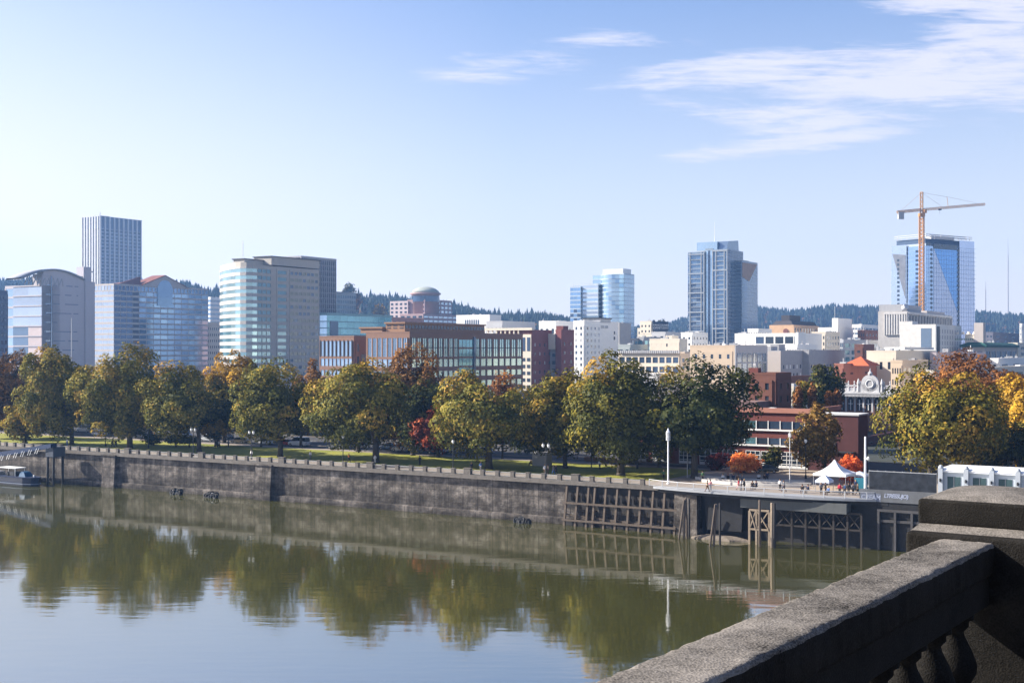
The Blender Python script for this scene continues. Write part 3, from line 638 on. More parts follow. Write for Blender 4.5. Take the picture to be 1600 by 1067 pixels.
def rough_slab(name, x0, x1, y0, y1, z0, z1, m, n=90, k=8, bev=.025, amp=.006, seed=1):
    """long coping slab with softened, chipped edges: a subdivided cross section swept along x"""
    sec = []
    r = bev
    for a in range(4): th = R(90*a/3); sec.append((y0+r-r*math.sin(th), z1-r+r*math.cos(th)))      # right-top (towards deck)
    sec = sec[::1]
    left = [(y1-r+r*math.sin(R(90*a/3)), z1-r+r*math.cos(R(90*a/3))) for a in range(4)]
    top = [(y0+r+(y1-y0-2*r)*j/k, z1) for j in range(1, k)]
    loop = list(reversed(sec)) + top + left                      # from deck side up over to river side
    loop = loop + [(y1, z0+.02), (y1-.02, z0), (y0+.02, z0), (y0, z0+.02)]
    rg = random.Random(seed); K = len(loop); vs = []; fs = []
    for i in range(n+1):
        x = x0+(x1-x0)*i/n
        for (y, z) in loop: vs.append((x, y+rg.uniform(-amp, amp), z+rg.uniform(-amp, amp)*.7))
    for i in range(n):
        for j in range(K): fs.append((i*K+j, (i+1)*K+j, (i+1)*K+(j+1)%K, i*K+(j+1)%K))
    fs += [tuple(range(K-1, -1, -1)), tuple(range(n*K, (n+1)*K))]
    b = MB(); b.add(vs, [tuple(reversed(f)) for f in fs]); b.m = [1 if (i % K) >= K-5 else 0 for i in range(n*K)]+[1, 1]; return b.build(name, [m, stone_d], pp, smooth=True)  # deck-side faces get the shade-darkened stone
PX = 6.93*C_      # front face of the pier
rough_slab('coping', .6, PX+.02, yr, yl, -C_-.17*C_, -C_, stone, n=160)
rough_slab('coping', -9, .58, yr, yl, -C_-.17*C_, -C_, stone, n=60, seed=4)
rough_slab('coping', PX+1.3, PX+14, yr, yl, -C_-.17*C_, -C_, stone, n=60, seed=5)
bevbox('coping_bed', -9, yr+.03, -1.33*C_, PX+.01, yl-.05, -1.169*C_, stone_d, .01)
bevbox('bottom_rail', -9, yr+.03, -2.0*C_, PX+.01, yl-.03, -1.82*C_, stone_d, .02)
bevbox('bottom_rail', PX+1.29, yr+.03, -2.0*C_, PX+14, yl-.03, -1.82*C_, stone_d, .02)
urn = MB(); ub = -1.82*C_; uh = (1.82-1.33)*C_
urn.lathe([(r_, z_*uh/.70) for r_, z_ in [(.13, 0), (.13, .06), (.075, .10), (.10, .16), (.145, .26), (.15, .32), (.12, .42), (.078, .52), (.07, .56), (.10, .60), (.10, .64), (.13, .655), (.13, .70)]], n=20)
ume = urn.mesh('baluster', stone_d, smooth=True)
x = PX-.3
while x > -6: inst('baluster', ume, pp, (x, yc, ub)); x -= .40*C_
x = PX+1.6
while x < PX+14: inst('baluster', ume, pp, (x, yc, ub)); x += .40*C_
py0, py1 = 1.50*C_, 2.165*C_
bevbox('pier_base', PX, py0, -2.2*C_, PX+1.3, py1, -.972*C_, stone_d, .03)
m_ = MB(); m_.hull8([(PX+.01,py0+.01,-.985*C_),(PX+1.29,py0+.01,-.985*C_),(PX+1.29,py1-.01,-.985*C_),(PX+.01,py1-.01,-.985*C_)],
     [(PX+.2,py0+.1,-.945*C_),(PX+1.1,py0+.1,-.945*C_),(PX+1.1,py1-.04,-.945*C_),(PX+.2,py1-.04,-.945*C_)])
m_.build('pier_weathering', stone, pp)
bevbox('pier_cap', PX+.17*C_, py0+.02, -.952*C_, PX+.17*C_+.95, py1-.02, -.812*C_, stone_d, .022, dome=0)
m_ = MB(); x0, x1 = PX+.18*C_+.01, PX+.17*C_+.94; y0_, y1_ = py0+.035, py1-.035; vs = []; n = 12
for i in range(n+1):
    for j in range(n+1):
        a = i/n; b = j/n; h = (1-(2*a-1)**2)*(1-abs(2*b-1)**3)
        vs.append((x0+(x1-x0)*a, y0_+(y1_-y0_)*b, -.812*C_+.001+.042*C_*h**.7))
m_.add(vs, [(i*(n+1)+j, (i+1)*(n+1)+j, (i+1)*(n+1)+j+1, i*(n+1)+j+1) for i in range(n) for j in range(n)])
m_.build('pier_cap_top', stone, pp, smooth=True)
# bridge deck the photographer stands on
dk = MB(); dk.box(-40, -12, -2.0*C_-1.2, 30, 2.0*C_+.15, -2.0*C_)
dko = dk.build('bridge_deck', mat('deck_concrete', (.14, .13, .125), var=.2, scale=2, bump=(8, .01)), None, loc=(0, 0, EYE), rz=BR); tag(dko, kind='structure')

# ------------------------------------------------------------------ buildings
WCACHE = {}
def win_mesh(ww, hh, m, name='window'):
    k = (round(ww, 2), round(hh, 2), m.name)
    if k not in WCACHE:
        b = MB(); b.box(-ww/2, -.04, -hh/2, ww/2, .06, hh/2); WCACHE[k] = b.mesh(name, m)
    return WCACHE[k]
class Bld:
    """a building whose near corner stands at photo column xc, depth D; local x runs inland (north face), local y upstream (river face)"""
    def __init__(s, name, label, xl, xc, xr, D, wm, rot=0, cat='building', z0=GZ):
        k = (xc-800)/F; s.D = D; a = RZ+R(rot); s.z0 = z0
        s.root = empty(name, (k*D, D, z0), a, label, cat)
        bx, by = math.cos(a), math.sin(a); ax, ay = -by, bx
        kl = (xl-800)/F; kr = (xr-800)/F
        s.d = (k*D-kl*D)/(kl*ay-ax); s.w = (k*D-kr*D)/(kr*by-bx)
        s.wm = wm; s.wb = MB(); s.win = []; s.rb = MB(); s.nroof = 0; s.rm = gravel_roof
        s.bx, s.by, s.ax, s.ay, s.cx, s.cy = bx, by, ax, ay, k*D, D
    def depth(s, x, y): return s.cy+s.by*x+s.ay*y
    def z(s, ypx, x=0, y=0): return EYE-(ypx-YH)/F*s.depth(x, y)-s.z0
    def un(s, xpx, y=0):
        """local x on the north-facing line y=const under photo column xpx"""
        k = (xpx-800)/F; X = s.cx+s.ax*y; Y = s.cy+s.ay*y; return (X-k*Y)/(k*s.by-s.bx)
    def ue(s, xpx, x=0):
        k = (xpx-800)/F; X = s.cx+s.bx*x; Y = s.cy+s.by*x; return (X-k*Y)/(k*s.ay-s.ax)
    def mass(s, x0, y0, x1, y1, z0, z1, wb=None, roof=True, par=.7):
        (wb or s.wb).box(x0, y0, z0, x1, y1, z1)
        if roof:
            w_ = wb or s.wb; t = .3
            for a in ((x0-.05,y0-.05,x1+.05,y0+t),(x0-.05,y1-t,x1+.05,y1+.05),(x0-.05,y0+t,x0+t,y1-t),(x1-t,y0+t,x1+.05,y1-t)):
                w_.box(a[0], a[1], z1-.03, a[2], a[3], z1+par)
            s.rb.box(x0+t+.02, y0+t+.02, z1-.02, x1-t-.02, y1-t-.02, z1+.06)
        return s
    def part(s, name, mb, m, smooth=False): return mb.build(name, m, s.root, smooth=smooth)
    def fac(s, p0, p1, z0, z1, cols, rows, fw, fh, g, t=.3, off=0, frame=True, wb=None, name='window', jit=0, band=False, skip=None):
        p0 = Vector(p0); p1 = Vector(p1); d = p1-p0; L = d.length
        if L < .3: return
        d /= L; n = Vector((d.y, -d.x)); wb = wb or s.wb; h = (z1-z0)/rows; cw = L/cols; rot = math.atan2(d.y, d.x)
        ww, wh = cw*fw, h*fh; o = p0+n*off; o = (o.x, o.y)
        if frame:
            if fh < .995:
                zz = [z0]
                for r in range(rows): zc = z0+(r+.5)*h; zz += [zc-wh/2, zc+wh/2]
                zz.append(z1)
                for i in range(0, len(zz), 2): wb.obox(o, d, 0, L, 0, t, zz[i], zz[i+1])
            if fw < .995:
                segs = [(z0, z1)] if fh >= .995 else [(z0+(r+.5)*h-wh/2, z0+(r+.5)*h+wh/2) for r in range(rows)]
                for za, zb in segs:
                    for c in range(cols+1):
                        ua = max(0, c*cw-(cw-ww)/2); ub = min(L, c*cw+(cw-ww)/2)
                        if ub > ua: wb.obox(o, d, ua, ub, 0, t-.02, za, zb)
        for r in range(rows):
            for c in range(cols):
                if skip and skip(c, r): continue
                q = p0+d*((c+.5)*cw)+n*(off+.05)
                gg = g(c, r) if callable(g) else g
                s.win.append((q.x, q.y, z0+(r+.5)*h, ww, wh, gg, rot, name))
    def N(s, u0, u1, z0, z1, *a, y=0, **k): s.fac((u0, y), (u1, y), z0, z1, *a, **k)
    def E(s, u0, u1, z0, z1, *a, x=0, **k): s.fac((x, u1), (x, u0), z0, z1, *a, **k)     # left photo edge is u1
    def clutter(s, x0, y0, x1, y1, z, n, seed=0, big=3.0):
        rg = random.Random(seed+int(s.D))
        for _ in range(n):
            a, b, c = rg.uniform(.8, big), rg.uniform(.8, big), rg.uniform(.6, big*.6); x = rg.uniform(x0+.5, max(x0+.6, x1-a-.5)); y = rg.uniform(y0+.5, max(y0+.6, y1-b-.5))
            m_ = MB(); m_.box(x, y, z, x+a, y+b, z+c)
            if rg.random() < .5: m_.cyl((x+a/2, y+b/2, z+c), (x+a/2, y+b/2, z+c+rg.uniform(.4, 2.0)), .15, n=6)
            s.part('roof_unit', m_, rg.choice([lightgrey, grey_wall, white_trim, grey_metal]))
    def finish(s, wall='wall', roofm=None):
        if s.wb.v: s.part(wall, s.wb, s.wm)
        if s.rb.v: s.part('roof', s.rb, roofm or s.rm)
        s.win.sort(key=lambda w_: -w_[2])
        byname = {}
        for w_ in s.win: byname.setdefault(w_[7], []).append(w_)
        for nm, ws in byname.items():
            lim = 100 if len(ws) > 100 else len(ws)
            for x, y, z, ww, wh, g, rot, _ in ws[:lim]: inst(nm, win_mesh(ww, wh, g, nm), s.root, (x, y, z), rot)
            rest = ws[lim:]
            if rest:
                ml = []; b = MB()
                for x, y, z, ww, wh, g, rot, _ in rest:
                    if g not in ml: ml.append(g)
                    dx, dy = math.cos(rot), math.sin(rot)
                    b.obox((x-dx*ww/2, y-dy*ww/2), (dx, dy), 0, ww, -.06, .04, z-wh/2, z+wh/2, mi=ml.index(g))
                o = b.build(nm, ml, s.root); tag(o, kind='stuff')
        return s.root
def ch(*gs, seed=1, w=None):
    rg = random.Random(seed)
    return lambda c, r: rg.choices(gs, w)[0]

# A: dark-windowed block at the far left edge
b = Bld('office_building', 'dark blue office block cut off by the left edge of the photo', -60, -18, 12, 620, mat('blue_grey_wall', (.16, .20, .28)))
h = b.z(455); b.mass(0, 0, b.w, b.d, 0, h); b.N(0, b.w, 6, h-1, 5, 12, .7, .5, g_navy); b.E(0, b.d, 6, h-1, 6, 12, .7, .5, g_blue); b.finish()

# B: courthouse-like block with a curved roof
b = Bld('courthouse_building', 'pale stone block with a curved metal roof and a stair tower', 16, 66, 132, 800, lav)
h = b.z(431)
b.mass(0, 0, b.w, b.d*.30, 0, h, par=.3)
yN = 0
# river side: stepped lighter blocks
b2 = MB(); he = b.z(446)
ysp = b.d
b.wb.box(-.2, .0, 0, b.w*.4, ysp*.9, he); b.rb.box(0, .4, he, b.w*.39, ysp*.9-.4, he+.1)
rows = 9; fl = (he-6)/rows
for r in range(rows+1):
    z = 6+r*fl; b.wb.obox((-.2, ysp*.9), (0, -1), 0, ysp*.9, 0, .5, z-.35, z+.35)
b.E(.3, ysp*.42, 6.4, he-.4, 1, rows, 1.0, .86, ch(g_silver, mat('blush_panel', (.62, .52, .50), rough=.3, metal=.2, rnd=.1), g_silver, seed=3), x=-.2, frame=False)
b.E(ysp*.42, ysp*.9, 6.4, he-.4, 1, rows, 1.0, .86, lambda c, r: g_silver if r > 4 else g_steel, x=-.2, frame=False)
b.mass(2, ysp*.9, b.w*.5, ysp*1.25, 0, b.z(446)); b.E(ysp*.95, ysp*1.25, 6, he-.6, 1, rows, .8, .8, g_pale, x=2)
# north face: narrow slots
wid = b.un(132)
wn = b.un(80)
for r in range(11):
    z = h-6-r*fl*.92
    if z < 5: break
    b.fac((wn*.3, 0), (wn, 0), z, z+.8, 1, 1, .85, 1, g_steel, frame=False, off=.02, name='slot_window')
    u = wn+1.5
    while u < wid-6:
        ww = random.choice([3, 5, 9, 14]); ww = min(ww, wid-5-u)
        if random.random() < .8: b.fac((u, 0), (u+ww, 0), z, z+.7, 1, 1, 1, 1, mat('shadow_slot', (.25, .27, .34), rough=.4), frame=False, off=.02, name='slot_window')
        u += ww+random.choice([1.5, 2.5, 4])
m_ = MB(); m_.box(wn-.25, -.45, 0, wn+.25, 0, h); b.part('corner_fin', m_, g_steel)
m_ = MB()
for r in range(11): m_.box(-.1, -.4, 6+r*fl-.12, wn, 0, 6+r*fl+.12)
b.part('floor_fin', m_, grey_wall)
# curved roof on struts
m_ = MB(); n = 20; r0 = b.un(14)
ua, ub = -b.w*.5, b.w*.99; hb = b.z(436); ht = b.z(419)
pts = [(ua+(ub-ua)*i/n, hb+(ht-hb)*(math.sin(math.pi*(i/n*.82+.06))-.18)/.82) for i in range(n+1)]
vs = [(x, -1.2, z) for x, z in pts]+[(x, b.d*.30+4, z) for x, z in pts]+[(x, -1.2, z-1.1) for x, z in pts]+[(x, b.d*.30+4, z-1.1) for x, z in pts]
K = n+1
m_.add(vs, [(i, i+1, K+i+1, K+i) for i in range(n)]+[(3*K+i, 3*K+i+1, 2*K+i+1, 2*K+i) for i in range(n)]+[(2*K+i, 2*K+i+1, i+1, i) for i in range(n)]+[(K+i, K+i+1, 3*K+i+1, 3*K+i) for i in range(n)])
b.part('curved_roof', m_, mat('curved_roof_metal', (.27,.28,.31), rough=.5), True)
fp = [(x, z-1.1) for x, z in pts if x > b.w*.02]; m_ = MB(); k_ = len(fp); fp = [(fp[0][0], h-.5)]+fp+[(fp[-1][0], h-.5)]; k_ = len(fp)
m_.add([(x, -.02, z) for x, z in fp]+[(x, 6, z) for x, z in fp], [tuple(range(k_)), tuple(range(2*k_-1, k_-1, -1))]+[(i, k_+i, k_+(i+1)%k_, (i+1)%k_) for i in range(k_)]); b.part('gable_wall', m_, lav)
m_ = MB(); m_.prism([(0, .2), (b.w*.97, .2), (b.w*.97, b.d*.3-.2), (0, b.d*.3-.2)], h, b.z(428)); b.part('upper_wall', m_, lav)
m_ = MB()
for i in range(9):
    x = ua+3+i*3.2; m_.beam((x, 0, he), (x+2.5, 0, hb+1), .5); m_.beam((x+3.4, 0, he), (x+2.5, 0, hb+1), .4)
b.part('roof_strut', m_, grey_metal)
# stair tower on the right
m_ = MB(); xt = b.w; m_.box(xt, -.8, 0, xt+b.un(147)-b.un(132), 16, b.z(436)); m_.box(xt+1, 2, b.z(436), xt+7, 9, b.z(412)); m_.box(xt+7, 4, b.z(420), xt+11, 5, b.z(418)); b.part('stair_tower', m_, lav)
b.finish(roofm=lightgrey)

# C: white finned bank tower
b = Bld('bank_tower', 'tallest white finned office tower at the far left of the skyline', 128, 157, 221, 1400, mat('dark_tower_core', (.05, .06, .09), rough=.4))
h = b.z(338); fin = MB(); span = MB()
b.mass(.6, .6, b.w-.6, b.d-.6, 0, h-.5, par=.2)
def fins(p0, p1, n, wd, t):
    p0 = Vector(p0); p1 = Vector(p1); d = (p1-p0); L = d.length; d /= L
    for i in range(n+1): u = L*i/n; fin.obox(p0, d, max(0, u-wd/2), min(L, u+wd/2), -.6, t, 0, h)
    return d, L
fins((0, 0), (b.w, 0), 9, 1.9, .5); fins((0, b.d), (0, 0), 7, 2.1, .5)
fin.box(-.5, -.5, h, b.w+.5, b.d+.5, h+.4)
b.part('white_fin', fin, mat('white_aluminium', (.66, .66, .68), rough=.4, metal=.1))
m_ = MB(); m_.box(.1, .3, h-13, b.w-.1, b.d-.1, h-.2); b.part('louvre_band', m_, mat('blue_grey_louvre', (.17, .21, .30), rough=.5))
for c in range(9):
    b.fac((b.w*c/9+.95, .6), (b.w*(c+1)/9-.95, .6), h-13-39*3.9+.001, h-13, 1, 39, 1, .55, g_navy, t=.3, wb=span)
b.part('spandrel', span, mat('blue_spandrel', (.40, .42, .50), rough=.4))
for c in range(7): b.fac((.6, b.d*(c+1)/7-1), (.6, b.d*c/7+1), h-13-150, h-13, 1, 1, 1, 1, g_navy, frame=False)
m_ = MB(); m_.box(b.w*.1, b.d*.3, h+.4, b.w*.35, b.d*.6, h+2); m_.cyl((3, 4, h), (3, 4, h+5), .3, n=6); b.part('roof_unit', m_, grey_metal); b.finish()

# D: blue glass office with gable
b = Bld('glass_office', 'blue and beige banded glass office with an arched gable and brown roof', 143, 178, 325, 900, mat('pale_band', (.50, .46, .43), rough=.5))
h = b.z(444); b.mass(0, 0, b.w, b.d, 0, h, par=.5)
nr = 14; z0 = h-4.2-nr*3.85
dk0, dk1 = b.un(207), b.un(217)
b.N(0, dk0, z0, h-4.2, 3, nr, .95, .66, g_office, t=.25); b.N(dk1, b.w, z0, h-4.2, 10, nr, .95, .66, ch(g_office, g_office, g_blue, seed=12), t=.25)
b.N(dk0, dk1, z0, h-4.2, 1, nr, .98, .6, g_navy, t=.1)
b.N(0, b.w, h-4.2, h-.6, 26, 1, .8, .9, g_office, t=.25)
b.E(0, b.d, z0, h-4.2, 4, nr, .97, .62, g_silver, t=.18); b.E(0, b.d, h-4.2, h-.6, 7, 1, .8, .9, g_silver, t=.25)
if z0 > 8: b.N(0, b.w, z0-7.7, z0, 12, 2, .9, .6, g_steel, t=.2); b.E(0, b.d, z0-7.7, z0, 3, 2, .9, .6, g_pale, t=.2)
g0, g1 = b.un(222), b.un(291); gm = (g0+g1)/2; hg = b.z(450, gm); hp = b.z(431, gm)
m_ = MB(); hh = b.z(444, gm)
f0 = (g0, -.3, h-1); prof = [(g0, h-.5), (g1, h-.5), (g1, hg+1.5), (gm, hp), (g0, hg+1.5)]
K = 5; m_.add([(x, -.4, z) for x, z in prof]+[(x, 14, z) for x, z in prof], [(0,1,2,3,4), (9,8,7,6,5)]+[(i, 5+i, 5+(i+1)%5, (i+1)%5) for i in range(5)])
b.part('gable', m_, beige_stone)
m_ = MB(); r = (g1-g0)*.17; za = hp-3.2-r; zb = h-14
aw = [(gm+r*math.cos(math.pi*i/12), za+r*math.sin(math.pi*i/12)) for i in range(13)]; aw = [(gm+r, zb)]+aw+[(gm-r, zb)]
m_.add([(x, -.55, z) for x, z in aw]+[(x, -.3, z) for x, z in aw], [tuple(range(15))]+[(i, 15+i, 15+(i+1)%15, (i+1)%15) for i in range(15)]); b.part('arched_window', m_, g_office)
m_ = MB(); 
m_.add([(gm, -.9, hp+.5), (g1+1.5, -.9, hg+1.2), (g1+1.5, 13, hg+1.2), (gm, 13, hp+.5), (g0-1.5, -.9, hg+1.2), (g0-1.5, 13, hg+1.2),
        (gm, -.9, hp-.1), (g1+1.5, -.9, hg+.6), (g0-1.5, -.9, hg+.6)], [(0,1,2,3), (0,3,5,4), (6,7,1,0), (8,6,0,4)])
x0 = b.un(187); m_.add([(x0, 1, h+.6), (g0, 1, h+.6), (g0, 13, h+.6), (x0, 13, h+.6), (x0+10, 9, hg+3), (g0+6, 9, hp-1)], [(0,1,5,4), (2,3,4,5), (3,0,4), (1,2,5)])
b.part('gable_roof', m_, red_roof); b.finish()

# E: two small blocks between the glass office and the concrete tower
b = Bld('office_block', 'narrow white banded block seen between two bigger towers on the left', 322, 329, 350, 1150, white_wall); h = b.z(465); b.mass(0,0,b.w,b.d,0,h); b.N(0,b.w,h-60,h-1,1,15,1,.45,g_steel); b.E(0,b.d,h-60,h-1,1,15,1,.45,g_blue); b.finish()
b = Bld('stone_block', 'small tan block with square windows low between two towers on the left', 318, 324, 346, 1000, cream); h = b.z(505); b.mass(0,0,b.w,b.d,0,h); b.N(0,b.w,4,h-2,7,8,.45,.4,g_dark); b.E(0,b.d,4,h-2,3,8,.45,.4,g_dark); b.finish()

g_tealdark = glass('dark_teal_glass', (.10, .20, .26), .5)
# F: concrete tower with curved teal-banded front
b = Bld('concrete_tower', 'grey concrete tower with a curved teal banded glass front', 371, 402, 499, 720, mat('concrete_panel', (.44, .41, .365), streak=.05, var=.06))
h = b.z(412); hp = b.z(401, 30)
b.mass(0, 0, b.un(499), b.d*1.0, 0, h-1.0, par=.3)
wN = b.un(499); u430 = b.un(423)
FH = 3.9; nr = int((h-6)/FH)
zt = h-2; zb = zt-nr*FH
tcol = lambda c, r: g_teal
b.N(0, u430, zb, zt, 3, nr, .9, .55, g_tealdark, t=.3)
ua2 = b.un(432)
b.N(ua2, ua2+9, zb, zt, 1, nr, .82, .5, g_tealdark, t=.25)
b.N(ua2+11, wN-1, zb, zt, 7, nr, .72, .46, ch(g_navy, mat('tinted_pane', (.23, .24, .20), rough=.25, metal=.3), seed=4, w=[1, 3]), t=.25)
# penthouse slab
m_ = MB(); u0 = b.un(424); m_.box(u0, 0-.02, h, wN+.2, b.d*.9, b.z(401, u0)); m_.box(-4, b.d*.4, h-1, u0, b.d*.95, b.z(406, 0, b.d*.5)); b.part('penthouse', m_, b.wm)
m_ = MB(); m_.box(-4.6, b.d*.38, b.z(406, 0, b.d*.5), u0, b.d, b.z(404.5, 0, b.d*.5)); m_.box(u0-.6, -.6, b.z(401, u0), wN+.8, b.d*.92, b.z(399.8, u0)); b.part('roof_edge', m_, dark_roof)
# curved front: arc from (0,0) bulging to the river and left
pts = []; na = 12
pL = Vector((b.ue(344)*.0, 0))
c0 = Vector((-.1, 0)); dl = b.d
kx = lambda xpx, D: ((xpx-800)/F)
def loc(xpx, D):
    X = (xpx-800)/F*D-b.cx; Y = D-b.cy; return Vector((X*b.bx+Y*b.by, X*b.ax+Y*b.ay))
arcp = [loc(402, 720)]+[loc(xx, dd) for xx, dd in ((394, 716.5), (385, 715.5), (376, 717), (368, 720.5), (361, 726), (354, 733), (348.5, 741), (344, 752))]
poly = [tuple(p) for p in arcp]+[tuple(loc(352, 790)), (b.w*.3, b.d)]
m_ = MB(); m_.prism(list(reversed(poly)), 0, h-1.5); b.part('curved_core', m_, b.wm)
bands = MB()
for i in range(len(arcp)-1):
    p0, p1 = arcp[i+1], arcp[i]
    left = i >= 5
    b.fac(p0, p1, zb, zt, 1, nr, 1, .52, (lambda c, r: g_lteal) if not left else (lambda c, r: g_teal if r < 9 else g_lteal), t=.25, wb=bands)
b.part('spandrel_band', bands, mat('shell_concrete', (.50, .47, .44), var=.05))
m_ = MB(); m_.prism(list(reversed(poly)), h-1.5, h+.6); b.part('parapet', m_, b.wm)
m_ = MB(); m_.cyl((-2, b.d*.6, h+4), (-2, b.d*.6, h+13), .18, n=5); b.part('antenna', m_, white_trim)
b.finish()
# F2 dark finned tower behind
b = Bld('finned_tower', 'dark vertically finned tower tucked behind the grey concrete tower', 440, 470, 524, 900, mat('dark_core', (.08, .08, .11), rough=.5)); h = b.z(404, b.w*.3)
b.mass(0,0,b.w,b.d,0,h); m_ = MB()
for i in range(19): u = b.w*i/18; m_.box(u-.35, -.7, 0, u+.35, 0, h)
for r in range(24): m_.box(0, -.35, h-3.9*r-.5, b.w, 0, h-3.9*r)
m_.box(-.4,-.8,h,b.w+.4,b.d,h+1.2); b.part('concrete_fin', m_, mat('fin_concrete', (.36,.35,.37))); b.N(0,b.w,h-90,h-1,18,23,.7,.6,g_dark,frame=False); b.finish()
b = Bld('office_slab', 'plain blue grey gridded slab right of the dark finned tower', 515, 524, 556, 950, mat('slab_grey', (.30,.33,.37))); h = b.z(457); b.mass(0,0,b.w,b.d,0,h); b.N(0,b.w,h-62,h-1,9,16,.8,.6,g_steel,t=.15); b.E(0,b.d,h-62,h-1,3,16,.8,.6,g_pale,t=.15); b.finish()

# G: teal glass low building
b = Bld('teal_glass_building', 'low teal glass building behind the orange brick offices', 499, 511, 612, 900, mat('teal_frame', (.22,.36,.38), rough=.4)); h = b.z(490); b.mass(0,0,b.w,b.d,0,h)
b.N(0,b.w,h-24,h-.8,10,5,.97,.85,g_teal,t=.1); b.E(0,b.d,h-24,h-.8,2,5,.97,.85,g_pale,t=.1)
m_ = MB(); m_.box(3,-.3,h-18,12,.2,h-5); b.part('recess_panel', m_, g_navy); b.finish()

# H: orange brick offices
def hcols(b, fn, u0, u1, ztop, n, gl, wb=None):
    pass
glp = g_lteal
b = Bld('brick_office', 'smaller orange brick office wing with tall paired windows', 499, 553, 576, 520, orange_brick); h = b.z(526); b.mass(0,0,b.w,b.d,0,h,par=.4)
b.E(.8,b.d-.8,h-8.2,h-1.5,8,1,.68,.92,g_pale,t=.4); b.E(.8,b.d-.8,h-12.7,h-8.2,8,1,.9,.68,g_pale,t=.4); b.E(.8,b.d-.8,h-21,h-12.7,8,2,.8,.55,g_pale,t=.4)
m_=MB()
for k in range(9): u=.8+(b.d-1.6)*k/8; m_.box(-.5,u-.2,h-8.2,-.38,u+.2,h-1.3)
b.part('dark_mullion',m_,dark_metal)
b.N(b.w*.45,b.w*.85,0,h-7,1,3,.95,.97,g_navy,t=.2); b.N(1,b.w*.4,h-12,h-2,1,2,.5,.6,g_navy,t=.3); b.finish()
b = Bld('brick_office', 'long orange brick office with rows of tall green glass windows', 572, 640, 817, 500, orange_brick)
hl = b.z(520); h = hl; b.mass(0,0,b.w,b.d,0,h,par=.5)
wn1, wn2, wn3 = b.un(716), b.un(740), b.w
for (u0,u1,fn,n) in ((.8,b.d-.8,'E',8),(.8,wn1,'N',9),(wn2,b.w-.8,'N',8)):
    f = getattr(b, fn); gl = g_pale if fn=='E' else g_lteal
    f(u0,u1,h-9.6,h-1.8,n,1,.74,.95,gl,t=.4); f(u0,u1,h-14.2,h-9.6,n,1,.88,.66,gl,t=.4); f(u0,u1,h-27,h-14.2,n,3,.84,.55,gl,t=.4)
    m_ = MB(); L=(u1-u0)/n
    for k in range(n):
        c_ = u0+(k+.5)*L
        if fn=='N': m_.box(c_-.12,-.22,h-9.6,c_+.12,-.08,h-1.8); m_.box(c_-L*.42,-.2,h-5.9,c_+L*.42,-.1,h-5.6)
        else: m_.box(-.22,c_-.12,h-9.6,-.08,c_+.12,h-1.8)
    b.part('mullion',m_,dark_metal)
b.N(wn1+.3,wn2-.3,0,h-2,4,7,.93,.8,g_teal,t=.15)
m_ = MB(); m_.box(wn2-.5,-.6,0,wn2+.9,0,h-1.2); b.part('dark_pier', m_, g_navy)
# setback storey
sx, sy = b.un(668, 6)*.0+3, 5.0
def setb(x0,y0,x1,y1,z0,z1):
    q = MB(); q.box(x0,y0,z0,x1,y1,z1); q.box(x0-.5,y0-.5,z1-.6,x1+.5,y1+.5,z1); b.part('setback_wall', q, tan if 0 else mat('ochre_brick',(.30,.17,.10),var=.1))
    b.fac((x0,y0),(x1,y0),z0+1.4,z1-.9,int((x1-x0)/2.2),1,.72,.75,g_dark,frame=False,off=.02,name='clerestory_window')
    b.fac((x0,y1),(x0,y0),z0+1.4,z1-.9,max(2,int((y1-y0)/2.6)),2,.6,.36,g_dark,frame=False,off=.02,name='clerestory_window')
xs0 = b.un(666, 4)
setb(2.2,4,b.un(757,4),b.d*.62,h+.1,b.z(503.5,8,4)); setb(1.5,b.d*.68,12,b.d+4,h+.1,b.z(511,0,b.d))
b.clutter(wn2, 3, b.w, 20, h, 3, 5); b.finish()

# I: pink granite tower with the dome
b = Bld('domed_tower', 'pink stone office with a round drum and shallow dome', 652, 664, 706, 1250, pink_stone)
hb = b.z(486); hs = b.z(468)
b.mass(0,0,b.w,b.d+12,0,hs,par=.2); b.N(0,b.w,hs-26,hs-1,7,6,.75,.55,g_pale,t=.4); b.E(0,b.d,hs-26,hs-1,3,6,.6,.55,g_navy,t=.4)
m_ = MB(); m_.box(-2,b.d+10,0,8,b.d+32,hs-1); b.part('side_wing', m_, mat('pale_pink_stone',(.55,.45,.45)))
b.fac((-2,b.d+32),(-2,b.d+10),hs-22,hs-2,4,5,.5,.5,g_dark,frame=False,off=.03); b.fac((-2,b.d+10),(8,b.d+10),hs-22,hs-2,2,5,.5,.5,g_dark,frame=False,off=.03)
cxp = loc0 = None
dc = (12., 8.); rr = 26.*.53*1.0
m_ = MB(); m_.lathe([(rr,0),(rr,b.z(460)),(rr+1.4,b.z(459.5)),(rr+1.4,b.z(457)),(rr-.5,b.z(456.5))], (dc[0],dc[1],0), 28); b.part('drum', m_, pink_stone, True)
m_ = MB(); m_.lathe([(rr+.3,b.z(456.6)),(rr*.93,b.z(453.5)),(rr*.75,b.z(450.5)),(rr*.5,b.z(448.2)),(rr*.25,b.z(447)),(.1,b.z(446.7))], (dc[0],dc[1],0), 28); b.part('dome', m_, mat('green_grey_copper',(.34,.37,.33)), True)
m_ = MB(); m_.lathe([(rr+.2,b.z(471)),(rr+.2,b.z(462))], (dc[0],dc[1],0), 28); b.part('drum_window', m_, g_navy)
m_ = MB(); m_.box(-14,-8,0,b.w+6,20,hb-3); b.part('podium', m_, pink_stone); b.fac((-14,-8),(b.w+6,-8),hb-16,hb-4,8,3,.8,.4,g_pale,frame=False,off=.03); b.fac((-14,20),(-14,-8),hb-16,hb-4,4,3,.6,.5,g_dark,frame=False,off=.03)
b.finish()
